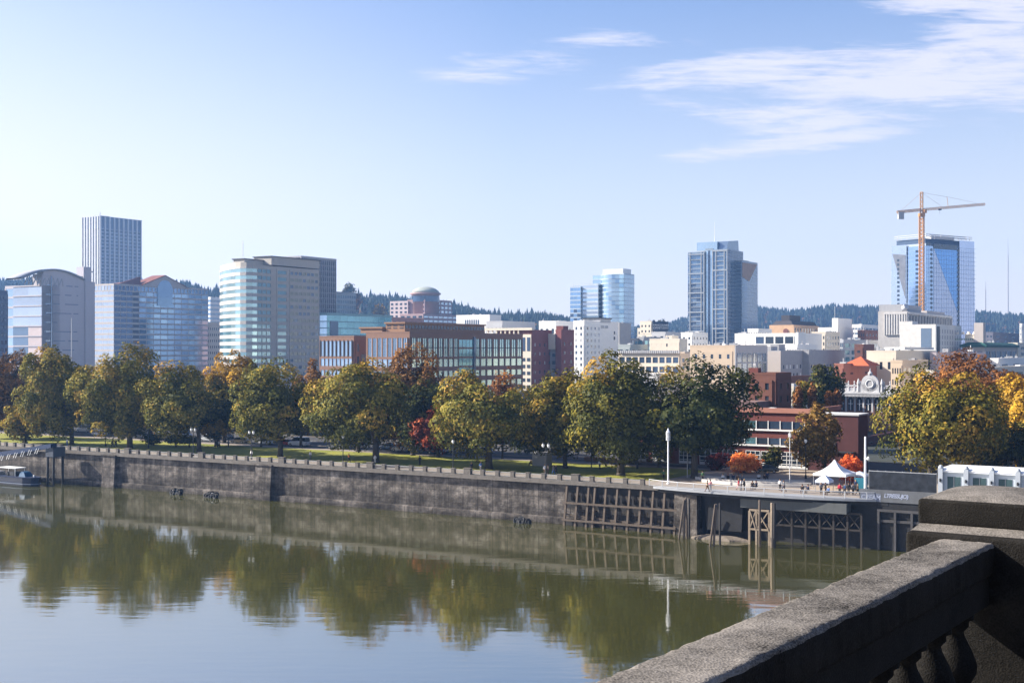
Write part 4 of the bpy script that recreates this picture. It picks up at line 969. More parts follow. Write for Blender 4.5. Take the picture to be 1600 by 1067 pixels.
b = Bld('low_pink_building', 'low salmon pink roof block left of the domed tower', 604, 612, 662, 1000, mat('salmon_wall',(.48,.24,.18))); h=b.z(497); b.mass(0,0,b.w,b.d,0,h); b.N(0,b.w,h-8,h-1.5,6,2,.5,.4,g_navy); b.finish()

# J: white low buildings in the centre
b = Bld('white_office', 'low white office with a row of shaded slots right of the domed tower', 713, 765, 783, 900, white_wall); h=b.z(493); b.mass(0,0,b.w,b.d,0,h)
b.E(b.d*.3,b.d*.75,h-9,h-2.5,7,1,.5,.9,g_navy,frame=False,off=.03); b.E(0,b.d*.9,h-18,h-12,5,1,.8,.7,g_navy,frame=False,off=.03); b.clutter(0,0,b.w,b.d,h,3); b.finish()
b = Bld('grey_office', 'plain grey flat-roofed block behind the brick hotel', 760, 785, 836, 820, lightgrey); h=b.z(503); b.mass(0,0,b.w,b.d,0,h); b.N(0,b.w,h-20,h-2,6,4,.7,.3,g_steel); b.E(0,b.d,h-22,h-2,4,4,.3,.3,g_steel); b.finish()

# K: brick hotel
b = Bld('brick_hotel', 'tall narrow maroon brick hotel with a cream front and parapet roof', 775, 832, 862, 640, mat('hotel_brick',(.25,.085,.075),var=.1,streak=.04)); h=b.z(519)
b.mass(0,0,b.w,b.d,0,h,par=1.2)
e = b.d*.30; m_ = MB(); m_.box(-.35,.6,0,0,e,h-1); b.part('cream_front', m_, cream)
b.E(.6,e,h-10,h-2,2,1,.6,.85,g_navy,x=-.35,frame=False,off=.03); b.E(.6,e,h-46,h-12,2,10,.6,.5,g_dark,x=-.35,frame=False,off=.03)
m_ = MB(); m_.box(-1.2,-.4,h+1,1.2,b.d+10,h+2.2)
for k in range(16): m_.box(-1.0, e+1+k*2.6, h-.8, -.1, e+1.6+k*2.6, h+1)
b.part('cornice', m_, cream)
b.N(0,b.w,h-45,h-4,4,9,.18,.35,lambda c,r: g_dark if (c*7+r*3)%4 else lightgrey,frame=False,off=.03); b.finish()
b = Bld('brick_hotel', 'second maroon brick hotel wing with a recessed grey court beside the white building', 868, 877, 897, 650, mat('hotel_brick',(.25,.085,.075))); h=b.z(518)
b.mass(0,0,b.w,b.d,0,h,par=1.0); b.N(0,b.w,h-45,h-4,2,9,.2,.35,g_dark,frame=False,off=.03)
m_ = MB(); m_.box(b.w*.1,b.d,0,b.w,b.d+14,h-9); b.part('court_wall', m_, grey_wall); m_ = MB(); m_.box(-.5,b.d+.2,h-9,b.w,b.d+14,h-1); b.part('court_top', m_, cream)
b.fac((b.w*.1,b.d+14),(b.w*.1,b.d),h-45,h-10,4,9,.5,.45,g_navy,frame=False,off=.03)
m_ = MB(); m_.box(b.w*.4,2,h,b.w*.8,6,h+3); b.part('chimney', m_, red_brick); b.finish()
b = Bld('white_block', 'low white block with dark windows above the brick hotel', 842, 868, 900, 800, white_wall); h=b.z(503); b.mass(0,0,b.w,b.d,0,h); b.N(0,b.w,h-9,h-3,5,1,.4,.6,g_dark,frame=False,off=.03); b.E(0,b.d,h-9,h-3,3,1,.4,.6,g_dark,frame=False,off=.03); b.clutter(0,0,b.w,b.d,h,4,2); b.finish()

# L: white commercial block
b = Bld('white_commercial_building', 'tall plain white building with small dark windows and a rooftop penthouse', 896, 913, 966, 760, white_wall); h=b.z(503)
b.mass(0,0,b.w,b.d,0,h,par=.8); FHt=3.4; nr=10
b.E(.4,b.d-.4,h-4-nr*FHt,h-2,2,nr,.38,.5,ch(g_dark,g_navy,lightgrey,seed=2),t=.18)
b.N(b.w*.03,b.w*.47,h-4-nr*FHt,h-2,4,nr,.45,.5,ch(g_dark,g_dark,g_navy,lightgrey,seed=5),t=.18)
for r in range(0,nr,1):
    if r in (0,1,4,6,7): b.fac((b.w*.86,0),(b.w*.9,0),h-7-r*FHt,h-5-r*FHt,1,1,1,1,g_dark,frame=False,off=.03)
x0,x1=b.un(938),b.un(954)
m_=MB(); m_.box(x0,-.05,h,x1,12,b.z(497)); b.part('penthouse',m_,lightgrey); m_=MB(); m_.box(x0-.6,-.8,b.z(497),x1+.4,12,b.z(495)); b.part('penthouse_roof',m_,dark_metal)
m_=MB(); u=x0+.5
for i in range(11):
    ww=random.uniform(.45,.8)
    if i!=5: m_.box(u,-.2,h-3.4,u+ww*.25,-.05,h-1.8); m_.box(u+ww*.25,-.2,h-2.2 if i%2 else h-3.4,u+ww,-.05,h-1.8 if i%2 else h-3.0)
    u+=ww+.3
b.part('painted_lettering',m_,grey_wall); b.clutter(0,2,b.w*.5,b.d,h,4,3,2.2); b.finish()
b = Bld('grey_glass_block', 'shaded grey block with narrow window strips right of the white building', 960, 968, 1000, 800, grey_wall); h=b.z(506); b.mass(0,0,b.w*.55,b.d,0,h); b.N(0,b.w*.55,h-22,h-12,4,2,.6,.5,g_steel); m_=MB(); m_.box(b.w*.55,-.5,0,b.w,b.d,b.z(528)); b.part('lower_wing',m_,grey_wall); b.fac((b.w*.55,-.5),(b.w,-.5),3,b.z(530),3,6,.75,.5,g_steel,frame=False,off=.03); b.clutter(0,0,b.w*.5,b.d,h,2,3,2); b.finish()

# M: glass tower pale, centre
b = Bld('pale_glass_tower', 'stepped pale blue glass tower in the centre of the skyline', 926, 975, 991, 1150, mat('pale_frame',(.52,.58,.63),rough=.4)); h=b.z(428)
def boxglass(b,x0,y0,x1,y1,z1,gE,gN,rows,cE=1,cN=1,fh=.72,t=.12,zb=0):
    b.mass(x0,y0,x1,y1,0,z1,par=.4)
    z0=max(zb,z1-rows*3.95)
    b.fac((x0,y1),(x0,y0),z0,z1-.3,cE,rows,.985,fh,gE,t=t); b.fac((x0,y0),(x1,y0),z0,z1-.3,cN,rows,.97,fh,gN,t=t)
boxglass(b,0,0,b.w,b.d,h,g_pale,glass('sky_glass',(.42,.56,.70)),20,4,2,.86)
ac=[(-7.5*math.sin(math.pi*i/8)**.8-.3, b.d*.72*(1-i/8)) for i in range(9)]
m_=MB(); m_.prism([(.2,b.d*.72)]+ac+[(.2,0)],0,h-.5); b.part('rounded_core',m_,b.wm)
for i in range(8): b.fac(ac[i],ac[i+1],h-79,h-.6,1,20,1,.86,lambda c,r: g_pale if (r+i)%6 else g_blue,t=.15)
m_=MB(); m_.box(4,3,h,b.w-.5,b.d*.75,b.z(419)); b.part('crown',m_,mat('white_crown',(.70,.70,.70),metal=.2,rough=.3))
boxglass(b,-6,b.d*.72,b.w*.6,b.ue(922,-6)+18,b.z(443),lambda c,r: g_silver if r%2 else g_pale,g_navy,16,1,1,.6)
yl_=b.ue(909,-6); boxglass(b,-8,yl_,b.w*.5,b.ue(891,-8),b.z(447),lambda c,r:g_navy if 5<r<11 and (c+r)%2 else g_blue,g_steel,16,3,1,.8)
x0=b.w; boxglass(b,x0+.3,8,x0+9,22,b.z(447),g_blue,g_navy,16,1,1,.6); b.finish()

# N: long cream arcade building with sawtooth cornice
b = Bld('arcade_building', 'long cream building with a row of wide windows and a toothed cornice', 966, 1063, 1078, 560, cream); h=b.z(553); b.mass(0,0,b.w,b.d,0,h,par=.3)
b.E(.5,b.d-.5,h-9,h-.6,9,2,.78,.62,g_navy,t=.3); b.N(0,b.w,h-8,h-1,2,2,.5,.5,g_navy)
m_=MB()
for k in range(30): u=b.d*k/30; m_.box(-1.2,u,h+.3,0,u+b.d/60,h+1.5)
b.part('toothed_cornice',m_,lightgrey)
m_=MB(); q0=b.ue(1035); q1=b.ue(1006); m_.prism([(-6,q0),(-.4,q0),(-.4,q1),(-6,q1)],0,h-8.5,top=[(-4,q0),(-.4,q0),(-.4,q1),(-4,q1)]); b.part('canopy',m_,lightgrey); b.finish()
# assorted small white blocks behind it
def simple(name,label,xl,xc,xr,ytop,D,wm,nE,nN,rows,fw=.5,fh=.45,g=None,roof=None,cl=2,rowh=3.7,t=.15,zlow=None):
    b=Bld(name,label,xl,xc,xr,D,wm); h=b.z(ytop); b.mass(0,0,b.w,b.d,0,h)
    zl=max(1.,h-1-rows*rowh)
    if nE: b.E(.3,b.d-.3,zl,h-1,nE,rows,fw,fh,g or g_dark,t=t)
    if nN: b.N(.3,b.w-.3,zl,h-1,nN,rows,fw,fh,g or g_dark,t=t)
    if cl: b.clutter(0,0,b.w,b.d,h,cl,int(xc),2.6)
    b.finish(roofm=roof); return b
simple('stone_block','cream block with two small square windows left of the rooftop billboard',1000,1018,1024,503,900,cream,3,1,2,.4,.4)
simple('white_block','cream white block with brown window columns under the billboard',1015,1062,1074,531,700,cream,6,2,4,.3,.45,ch(g_dark,cream,cream,seed=3))
simple('white_block','small white block with tiny windows left of the twin-column glass tower',1064,1082,1106,521,760,white_wall,2,5,3,.35,.4)
simple('grey_block','lilac grey block behind the billboard legs',1018,1040,1068,520,860,lightgrey,2,3,2,.4,.3)
simple('green_glass_block','low dark green glazed block beside the arcade building',995,1006,1032,528,820,grey_wall,1,4,3,.7,.6,g_teal)
simple('white_block','low white flat-roofed block left of the brick drill tower',1110,1130,1165,545,640,white_wall,2,4,2,.4,.4)
simple('plain_block','shaded grey-green block low behind the trees next to the white building',966,985,1012,540,700,mat('sage_wall',(.36,.40,.40)),2,3,3,.5,.4)
simple('cream_block','slim cream block with a column of windows right of the rooftop billboard',1040,1050,1060,526,780,cream,2,2,4,.4,.5)
simple('tan_block','tan block with two rows of windows between the arcade building and the beige office',1060,1070,1084,552,600,tan,3,3,5,.45,.5)
simple('white_block','white block with wide windows just left of the glass skyscraper base',1052,1066,1080,538,850,white_wall,3,3,4,.6,.5,g_steel)
simple('white_block','small white block with many windows right of the glass skyscraper base',1168,1185,1206,515,820,white_wall,4,5,5,.5,.5)
simple('cream_block','cream block with close rows of windows right of the long white building',1268,1290,1312,520,760,cream,5,5,6,.5,.5)
simple('brick_block','dull red brick block with many windows left of the finned concrete building',1340,1352,1376,517,900,brown_brick,3,5,6,.45,.5)
simple('white_block','white block with grey window bands behind the gridded glass building',1330,1346,1374,508,1000,white_wall,3,5,5,.85,.4,g_steel)
simple('cream_block','cream block with small windows at the foot of the pale glass tower',996,1006,1022,514,950,cream,2,4,4,.4,.5)
simple('tan_block','low tan block with a row of shop windows right of the orange hipped roof',1392,1410,1450,566,420,tan,4,6,2,.55,.5)
simple('white_block','white flat block with square windows behind the grey warehouse',1228,1246,1276,540,640,white_wall,4,5,3,.5,.5)
# billboard
c=px(1032,519,900); bb=empty('rooftop_billboard',(c.x,c.y,c.z),RZ-R(38),'dark blue rooftop billboard with white lettering on steel legs','billboard')
wv=26/F*900; hv=15/F*900
m_=MB(); m_.box(-wv/2,-.3,.6,wv/2,.3,.6+hv); m_.box(-wv/2,-.4,.6+hv,-wv/2+1.3,.4,.6+hv+1.2); m_.build('panel',mat('navy_panel',(.02,.035,.07)),bb)
text('VANCOUVER','lettering',2.1,white_paint,bb,(.3,-.33,4.9),(R(90),0,0),.02)
text('OPEN','lettering',2.0,white_paint,bb,(-3.3,-.33,2.9),(R(90),0,0),.02); text('STUDIO','lettering',2.0,white_paint,bb,(2.3,-.33,2.9),(R(90),0,0),.02)
m_=MB()
for k in range(6): m_.box(-wv/2+.6+k*(wv-1.4)/5,-.15,-4,-wv/2+.85+k*(wv-1.4)/5,.15,.6)
m_.box(-wv/2+1,-.34,1.25,wv/2-1,-.3,1.4); m_.build('steel_leg',grey_metal,bb)

# P: double-column glass tower
b = Bld('glass_skyscraper','tall blue glass skyscraper with white floor lines and a dark corner slot',1075,1137,1175,1050,mat('tower_frame',(.30,.36,.42),rough=.4,metal=.3)); h=b.z(390)
d1=b.ue(1113); d2=b.ue(1101)
boxglass(b,0,0,b.un(1161),d1,h,g_tower,g_navy,34,3,3,.9)
boxglass(b,0,d2,22,b.d,b.z(395,0,b.d),lambda c,r: g_tower if r>24 else (g_navy if (r+c)%5 else g_steel),g_navy,33,2,1,.88)
b.mass(1.5,d1,20,d2,0,h+1); b.E(d1+.3,d2-.3,2,h,3,30,.9,.95,lambda c,r:g_navy if c==1 else g_pale,x=1.5,t=.1)
m_=MB()
for r in range(9): z=h-r*16.0+.0; m_.box(-1.0,0,z-1.2,-.1,d1,z-.2); m_.box(-1.0,d2,z-3.4,-.1,b.d,z-2.4)
for r in range(33): z=h-1-r*3.95; m_.box(-.8,3,z-.5,-.12,d1*.8,z); m_.box(-.8,d2+3,z-2.6,-.12,b.d-3,z-2.1)
for u in (0,d1*.18,d1*.72,d1-.8,d2,d2+2.5,b.d*.93): m_.box(-.9,u,0,-.15,u+.7,h-1)
b.part('white_floor_line',m_,mat('floor_line_paint',(.33,.36,.40)))
hx=b.z(372); m_=MB(); m_.hull8([(3,2,h),(b.un(1158),2,h),(b.un(1158),14,h),(3,14,h)],[(6,2,b.z(376)),(b.un(1157),2,hx),(b.un(1157),14,hx),(6,14,b.z(376))]); b.part('sloped_crown',m_,g_steel)
m_=MB(); m_.box(2,10,h,12,b.d*.8,b.z(378,0,b.d*.5)); b.part('crown_screen',m_,g_pale)
xr0,xr1=b.un(1150),b.un(1175); boxglass(b,xr0,-5,xr1,16,b.z(406),g_tower,lambda c,r:g_steel if c else g_tower,31,1,3,.93)
m_=MB(); zz=b.z(408); zq=b.z(437); m_.add([(xr0+1,-5.3,zz),(xr1-2,-5.3,zz),(xr0+(xr1-xr0)*.45,-5.3,zq),(xr0+1,-5.3,zq+3)],[(3,2,1,0)]); m_.add([(xr0+1,-5.2,zz),(xr1-2,-5.2,zz),(xr0+(xr1-xr0)*.45,-5.2,zq),(xr0+1,-5.2,zq+3)],[(0,1,2,3)]); b.part('unfinished_panel',m_,mat('bare_sheathing',(.36,.26,.20),var=.25,scale=.3))
m_=MB(); m_.box(xr0+3,2,b.z(406),xr1-2,8,b.z(402)); b.part('roof_crane',m_,dark_metal)
m_=MB(); m_.cyl((5,d1,h),(5,d1,b.z(345)),.35,.1,n=6); b.part('mast',m_,white_trim); b.finish()

# Q: beige office with bay windows
b=Bld('beige_office','beige flat-roofed office with tall dark window bays behind the drill tower',1078,1148,1198,520,tan); h=b.z(541); b.mass(0,0,b.w,b.d,0,h,par=.5)
m_=MB(); m_.box(0,-.35,0,b.w,-.02,h+.3); b.part('north_wall',m_,lightgrey)
b.N(1,b.w-1,0,h-2.5,6,5,.74,.86,ch(g_navy,g_dark,g_dark,seed=6),y=-.35,frame=False,off=.02)
b.E(b.d*.05,b.d*.95,h-15,h-2,5,3,.32,.42,ch(g_dark,g_navy,seed=2),t=.15); b.clutter(0,0,b.w,b.d,h,7,8,3); b.finish()
# R: long white block
b=Bld('white_long_building','long white building with large square openings behind the beige office',1148,1247,1284,700,white_wall); h=b.z(522); b.mass(0,0,b.w,b.d,0,h,par=.6)
e0,e1=b.ue(1241),b.ue(1180); b.E(e0,e1,h-5.5,h-1,4,1,.84,.85,ch(g_navy,g_dark,mat('plum_pane',(.2,.14,.18),rough=.3,metal=.3),seed=3),t=.25); b.E(e0,b.d*.6,h-10,h-7,12,1,.9,.7,g_steel,t=.2)
m_=MB(); m_.box(-.2,-.2,0,b.w*.3,e0-1,b.z(519)); b.part('end_wall',m_,white_trim); b.clutter(0,e1,b.w,b.d,h,4,2); b.finish()
# S: ochre building with dark mansard
b=Bld('ochre_building','ochre building with a dark mansard roof and a round window',1202,1240,1280,950,mat('ochre_wall',(.62,.40,.24))); h=b.z(508); b.mass(0,0,b.w,b.d,0,h,par=.2)
m_=MB(); m_.prism([(1,1),(b.w-1,1),(b.w-1,b.d-1),(1,b.d-1)],h,b.z(501),top=[(3,3),(b.w-4,3),(b.w-4,b.d-4),(3,b.d-4)]); m_.box(5,5,b.z(501),b.w*.5,b.d*.6,b.z(492)); b.part('mansard_roof',m_,dark_roof)
b.N(0,b.w,h-6,h-1.5,10,1,.55,.8,g_dark); m_=MB(); m_.cyl((-.4,6,h-4.5),(0,6,h-4.5),2,n=16); b.part('round_window',m_,red_roof)
m_=MB(); m_.box(-3,b.d,0,20,b.d+10,b.z(517)); b.part('side_wing',m_,mat('pale_green_wall',(.5,.56,.48))); b.finish()
# T: grey warehouse
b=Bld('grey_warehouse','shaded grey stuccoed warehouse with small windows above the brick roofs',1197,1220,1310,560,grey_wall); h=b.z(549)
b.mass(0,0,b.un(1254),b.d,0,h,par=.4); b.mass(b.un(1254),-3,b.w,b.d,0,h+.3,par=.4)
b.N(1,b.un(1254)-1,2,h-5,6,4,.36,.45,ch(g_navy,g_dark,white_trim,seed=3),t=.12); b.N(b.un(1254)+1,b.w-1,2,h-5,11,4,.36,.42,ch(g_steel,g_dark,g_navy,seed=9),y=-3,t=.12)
m_=MB(); m_.box(-.2,0,0,.0,b.d,h); b.part('lit_wall',m_,beige_stone); m_=MB(); m_.box(4,6,h,12,12,h+2.2); m_.box(14,6,h,22,10,h+3); b.part('roof_unit',m_,grey_wall); b.finish()  # river face of the grey wall coloured lighter to read as lit
# U: glass gridded building + white towers
b=Bld('gridded_glass_building','grey glass gridded building with white frames left of the white cliff-like building',1283,1318,1372,800,lightgrey); h=b.z(532); b.mass(0,0,b.w,b.d,0,h)
b.E(.3,b.d-.3,2,h-1,14,7,.85,.75,g_steel,t=.15); b.N(.3,b.un(1338),2,h-1,2,6,.72,.62,g_teal,t=.4); b.N(b.un(1338),b.w,2,h-1,3,6,.8,.6,g_steel,t=.2)
b.clutter(0,0,b.w,b.d,h,8,6,3.5); b.finish()
b=Bld('white_water_tank_block','white stepped penthouse block with a thin antenna above the gridded glass building',1291,1309,1333,900,white_wall); h=b.z(513); b.mass(0,0,b.w,b.d+6,0,h); m_=MB(); m_.box(0,-.2,h,b.w*.9,b.d*.5,b.z(497)); b.part('penthouse',m_,white_wall); m_=MB(); m_.cyl((3,3,b.z(497)),(3,3,b.z(478)),.2,n=5); b.part('antenna',m_,grey_metal); b.E(1,b.d,h-6,h-1,5,1,.5,.6,g_dark,frame=False,off=.03); b.finish()
simple('brown_block','dark brown narrow block left of the cream terraces',1335,1349,1366,540,600,brown_brick,1,2,2,.4,.3,g_dark)
# W: concrete bank with arched fins
b=Bld('concrete_finned_building','pale concrete building with a crown of tall arched fins below the crane',1372,1418,1486,830,mat('bank_concrete',(.46,.44,.42),streak=.06)); h=b.z(487); b.mass(0,0,b.w,b.d,0,h,par=.4)
m_=MB()
def finsW(p0,p1,n,z0,z1,t):
    p0=Vector(p0);p1=Vector(p1);d=p1-p0;L=d.length;d/=L
    for i in range(n+1): u=L*i/n; m_.obox(p0,d,max(0,u-.45),min(L,u+.45),0,t,z0,z1)
    m_.obox(p0,d,0,L,0,t+.1,z1,z1+1.2)
finsW((0,0),(b.w,0),16,h-15,h-1.5,1.0); finsW((0,b.d*.78),(0,0),9,h-15,h-1.5,1.0)
b.part('arched_fin',m_,mat('fin_white',(.60,.58,.56))); b.N(.5,b.w-.5,h-15,h-2.2,16,1,.7,1,g_dark,frame=False,off=.02); b.E(.5,b.d*.76,h-14,h-2.2,9,1,.7,1,g_navy,frame=False,off=.02)
m_=MB(); m_.box(b.w*.02,4,h,b.w*.42,b.d,b.z(475)); b.part('penthouse',m_,grey_wall); m_=MB(); m_.box(b.w*.55,4,h+.1,b.w*.98,b.d*.5,b.z(481)); b.part('penthouse',m_,beige_stone)
m_=MB(); m_.cyl((2,3,h+2),(1,1,h+3.5),2.0,n=14); b.part('satellite_dish',m_,lightgrey); b.finish()
b=Bld('white_annex','white stepped annex with a large glass opening in front of the finned concrete building',1372,1462,1502,700,mat('warm_white',(.70,.68,.64))); h=b.z(507)
b.mass(0,0,b.un(1502),b.d*.62,0,h,par=.2); b.mass(.0,b.d*.4,12,b.d*.62+.2,h,b.z(502),par=.2)
b.mass(.5,b.d*.62,16,b.d,0,b.z(545),par=.3)
b.E(b.ue(1455),b.ue(1439),h-13,h-2,1,1,1,1,g_steel,frame=False,off=.04); b.N(b.un(1466),b.un(1502)-1,2,h-2,9,10,.35,.7,mat('panel_grey',(.33,.33,.37)),t=.2)
m_=MB(); m_.box(-.6,-.5,0,0,b.ue(1455)-1,h-18); b.part('maroon_base',m_,maroon); m_=MB(); m_.box(b.un(1464),-.6,3,b.un(1467),0,h-1); b.part('vent_strip',m_,dark_metal); b.finish()
# X: faceted blue tower under construction
b=Bld('faceted_glass_tower','faceted blue glass tower under construction beside the crane',1392,1447,1524,1150,mat('facet_frame',(.30,.36,.45),rough=.4,metal=.3),rot=-24)
w0=b.w; d0=b.d; h=b.z(380); hr=b.z(372)
dN=b.un(1500)
# slightly flared crown-to-base volumes
poly=[(0,0),(dN,0),(w0,4),(w0-2,d0),(0,d0)]
top=[(1,1),(dN,1),(w0-2.5,4.5),(w0-4,d0-1),(1.5,d0-1)]
m_=MB(); m_.prism(poly,0,h,top=top); b.part('core',m_,b.wm)
def facet(name,pts,m,off=.25):
    """a flat glass facet: pts in (u,z) on the north plane"""
    mm=MB(); mm.add([(u,-off,z) for u,z in pts]+[(u,-off+.2,z) for u,z in pts],[tuple(range(len(pts)))]+[(i,len(pts)+i,len(pts)+(i+1)%len(pts),(i+1)%len(pts)) for i in range(len(pts))]); b.part(name,mm,m)
def facetE(name,pts,m,off=.25):
    mm=MB(); n_=len(pts); mm.add([(-off,u,z) for u,z in pts]+[(-off+.2,u,z) for u,z in pts],[tuple(range(n_))]+[(i,n_+i,n_+(i+1)%n_,(i+1)%n_) for i in range(n_)]); b.part(name,mm,m)
for g,nm in ((g_silver,'x'),): pass
def gridglass(name,base,metal,rough):
    """curtain wall glass with a fine grid of joints"""
    m=glass(name,base,metal,rough,rnd=0); t=m.node_tree; p=t.nodes['Principled BSDF']; co=N_(t)
    return m
def N_(t): return None
g_f1=glass('facet_silver_glass',(.66,.74,.84),.85,.10); g_f2=glass('facet_blue_glass',(.42,.58,.84),.85,.08); g_f3=glass('facet_deep_glass',(.16,.36,.74),.8,.08); g_f4=glass('facet_lilac_glass',(.52,.60,.80),.85,.12)
uA=b.un(1458); uB=b.un(1497); hN=b.z(384)
facet('glass_facet',[(0,3),(uA,3),(uA,hN),(0,hN)],g_f2)
facet('glass_facet',[(uA+.3,3),(uB-1.2,3),(uB-1.2,b.z(487)),(uA+.3,b.z(386))],g_f4)
facet('glass_facet',[(uA+.6,b.z(386)),(uB-1.2,b.z(486)),(uB-1.2,b.z(384)),(uA+5,b.z(384))],g_f3)
facet('glass_facet',[(uB+1.5,3),(w0-.2,3),(w0-2.3,b.z(372)),(uB+1.5,b.z(372))],g_f4,.4)
eA=b.ue(1418)
facetE('glass_facet',[(0,3),(eA-1,3),(eA-1,hN),(0,hN)],g_f2)
facetE('glass_facet',[(eA+1,3),(d0,3),(d0-1,b.z(380)),(eA+1,b.z(380))],g_f1)
mm=MB(); pts=[(d0*.95,b.z(393)),(eA+2,b.z(396)),(eA+2,b.z(465))]
mm.add([(-.5,u,z) for u,z in pts]+[(-.3,u,z) for u,z in pts],[(0,1,2),(0,3,4,1),(1,4,5,2),(2,5,3,0)]); b.part('grey_facet',mm,mat('grey_sheath',(.13,.14,.17),var=.3,scale=.2,rough=.4))
def slots(f,u,n,z1,wd=1.6):
    for r in range(n):
        z=z1-r*4.0
        if f=='N': b.fac((u-wd/2,0),(u+wd/2,0),z-2.2,z,1,1,1,1,g_dark,frame=False,off=.42,name='dark_opening')
        else: b.fac((0,u+wd/2),(0,u-wd/2),z-2.2,z,1,1,1,1,g_dark,frame=False,off=.42,name='dark_opening')
slots('N',b.un(1455),24,b.z(388),2.6); slots('N',uB-.0,30,b.z(386),3.2); slots('E',b.ue(1404),20,b.z(402),2.4); slots('E',b.ue(1433),24,b.z(390),2.8)
m_=MB()
for r in range(40):
    z=b.z(384)-r*3.95
    if z<5: break
    m_.box(-.34,0,z-.12,-.26,d0,z+.12); m_.box(0,-.34,z-.12,uB,-.26,z+.12); m_.box(uB+1.5,-.5,z-.12,w0-.3,-.42,z+.12)
for i in range(20): u=i*w0/20; m_.box(u-.08,-.34 if u<uB else -.5,3,u+.08,-.26 if u<uB else -.42,b.z(386))
b.part('joint_line',m_,mat('joint_grey',(.25,.33,.48),rough=.4))
m_=MB(); m_.box(3,3,h,w0-6,d0-4,b.z(372)); b.part('open_top_floor',m_,mat('dark_netting',(.06,.09,.15)))
m_=MB(); m_.box(uA,-.6,b.z(388),uB-2,0,b.z(380)); m_.box(b.ue(1447),-.5,b.z(383),6,-.3,b.z(379)); b.part('unglazed_floor',m_,g_dark)
m_=MB(); rg=random.Random(5)
for i in range(24): x=rg.uniform(0,w0-5); y=rg.choice([0,d0-4]) if i%2 else rg.uniform(0,d0-4); m_.box(x-.15,y-.15,b.z(373),x+.15,y+.15,b.z(365)+rg.uniform(-2,1))
for z in (b.z(366),b.z(369)): m_.box(0,-.1,z,w0-5,.2,z+.4); m_.box(-.1,0,z,.2,d0-4,z+.4); m_.box(8,3,z,w0-9,3.4,z+.5)
m_.box(10,2,b.z(372),w0*.6,8,b.z(367)); b.part('scaffold',m_,lightgrey); b.finish()
# tower crane
c=px(1440,520,1120); zt=EYE-(336-YH)/F*1120
cr=empty('tower_crane',(c.x,c.y,GZ),R(10),'orange lattice tower crane rising in front of the faceted blue tower','crane')
cm=mat('crane_orange',(.52,.26,.08),rough=.6,var=.2); cj=mat('crane_jib_paint',(.46,.28,.14),rough=.6,var=.2)
def lattice(mb,p0,p1,wd,n,r=.13):
    p0=Vector(p0);p1=Vector(p1);d=(p1-p0).normalized();a=d.orthogonal().normalized();bb_=d.cross(a)
    cs=[(a*sx_+bb_*sy_)*wd/2 for sx_,sy_ in((1,1),(-1,1),(-1,-1),(1,-1))]
    for q in cs: mb.beam(p0+q,p1+q,r*2)
    for i in range(n):
        s0=p0+(p1-p0)*i/n;s1=p0+(p1-p0)*(i+1)/n
        for j in range(4): mb.beam(s0+cs[j],s1+cs[(j+1)%4],r*1.2); mb.beam(s1+cs[j],s1+cs[(j+1)%4],r*1.2)
hz=zt-GZ; m_=MB(); lattice(m_,(0,0,0),(0,0,hz),3.4,44,.30); m_.build('mast',cm,cr)
m_=MB(); lattice(m_,(0,0,hz+1),(0,0,hz+20),2.0,5,.2); m_.build('tower_top',cj,cr)
m_=MB(); m_.box(-2.2,-2.2,hz-1.5,2.2,2.2,hz+1.5); m_.box(1,-3.0,hz+1.5,3.4,-.6,hz+4.5); m_.build('slewing_cab',cm,cr)
ang=R(-9)
def jp(u,z): return (u,0,hz+4.5+z)
m_=MB(); lattice(m_,jp(0,0),jp(60,6),1.5,26,.14); m_.build('jib',cj,cr)
m_=MB(); lattice(m_,jp(0,0),jp(-23,-2.5),1.6,8,.2); m_.build('counter_jib',cj,cr)
m_=MB(); m_.box(-22,-1.2,hz-4.0,-17,1.2,hz+2.2); m_.build('counterweight',grey_wall,cr)
m_=MB(); m_.beam(jp(0,15),jp(-20,-1.5),.14); m_.beam(jp(0,15),jp(26,11.5),.14); m_.beam(jp(26,11.5),jp(52,7),.14); m_.beam(jp(25,3.8),jp(24,11.8),.3); m_.beam(jp(0,15),jp(20,2.8),.12); m_.build('tie_bar',cj,cr)
m_=MB(); m_.box(16,-.8,hz+4.4,18.5,.8,hz+5.6); m_.beam((17,0,hz+4.4),(17,0,hz+1.5),.12); m_.build('trolley',dark_metal,cr)
# Y and right-hand blocks
b=Bld('cream_terrace','cream flat-roofed block with a long grey roof edge below the white annex',1354,1400,1462,470,cream); h=b.z(549); b.mass(0,0,b.w,b.d,0,h,par=.3); b.E(1,b.d-1,h-8,h-2.5,3,1,.35,.5,g_dark,t=.12); b.N(1,b.w-1,h-10,h-2,4,1,.3,.5,lightgrey,t=.1)
m_=MB(); m_.box(b.w*.2,b.d*.0,h+.7,b.w*.95,b.d*.7,h+1.6); b.part('upper_roof',m_,white_roof); b.clutter(0,0,b.w,b.d,h,5,4); b.finish(roofm=white_roof)
b=Bld('lilac_block','plain lilac grey block right of the cream terrace roof',1453,1463,1540,500,mat('lilac_wall',(.46,.40,.42))); h=b.z(551); b.mass(0,0,b.w,b.d,0,h,par=.2); b.N(2,b.w-2,h-9,h-3,8,1,.3,.4,lightgrey); b.clutter(0,0,b.w,b.d,h,3,4); b.finish()
b=Bld('green_roofed_building','building with a dark green roof edge and a cream sign wall on top',1503,1538,1588,720,beige_stone); h=b.z(543); b.mass(0,0,b.w,b.d,0,h,par=.2)
b.N(.5,b.w-.5,h-9,h-1.5,6,1,.86,.85,g_navy,t=.4); b.E(.5,b.d-.5,h-9,h-1.5,3,1,.8,.85,g_navy,t=.5)
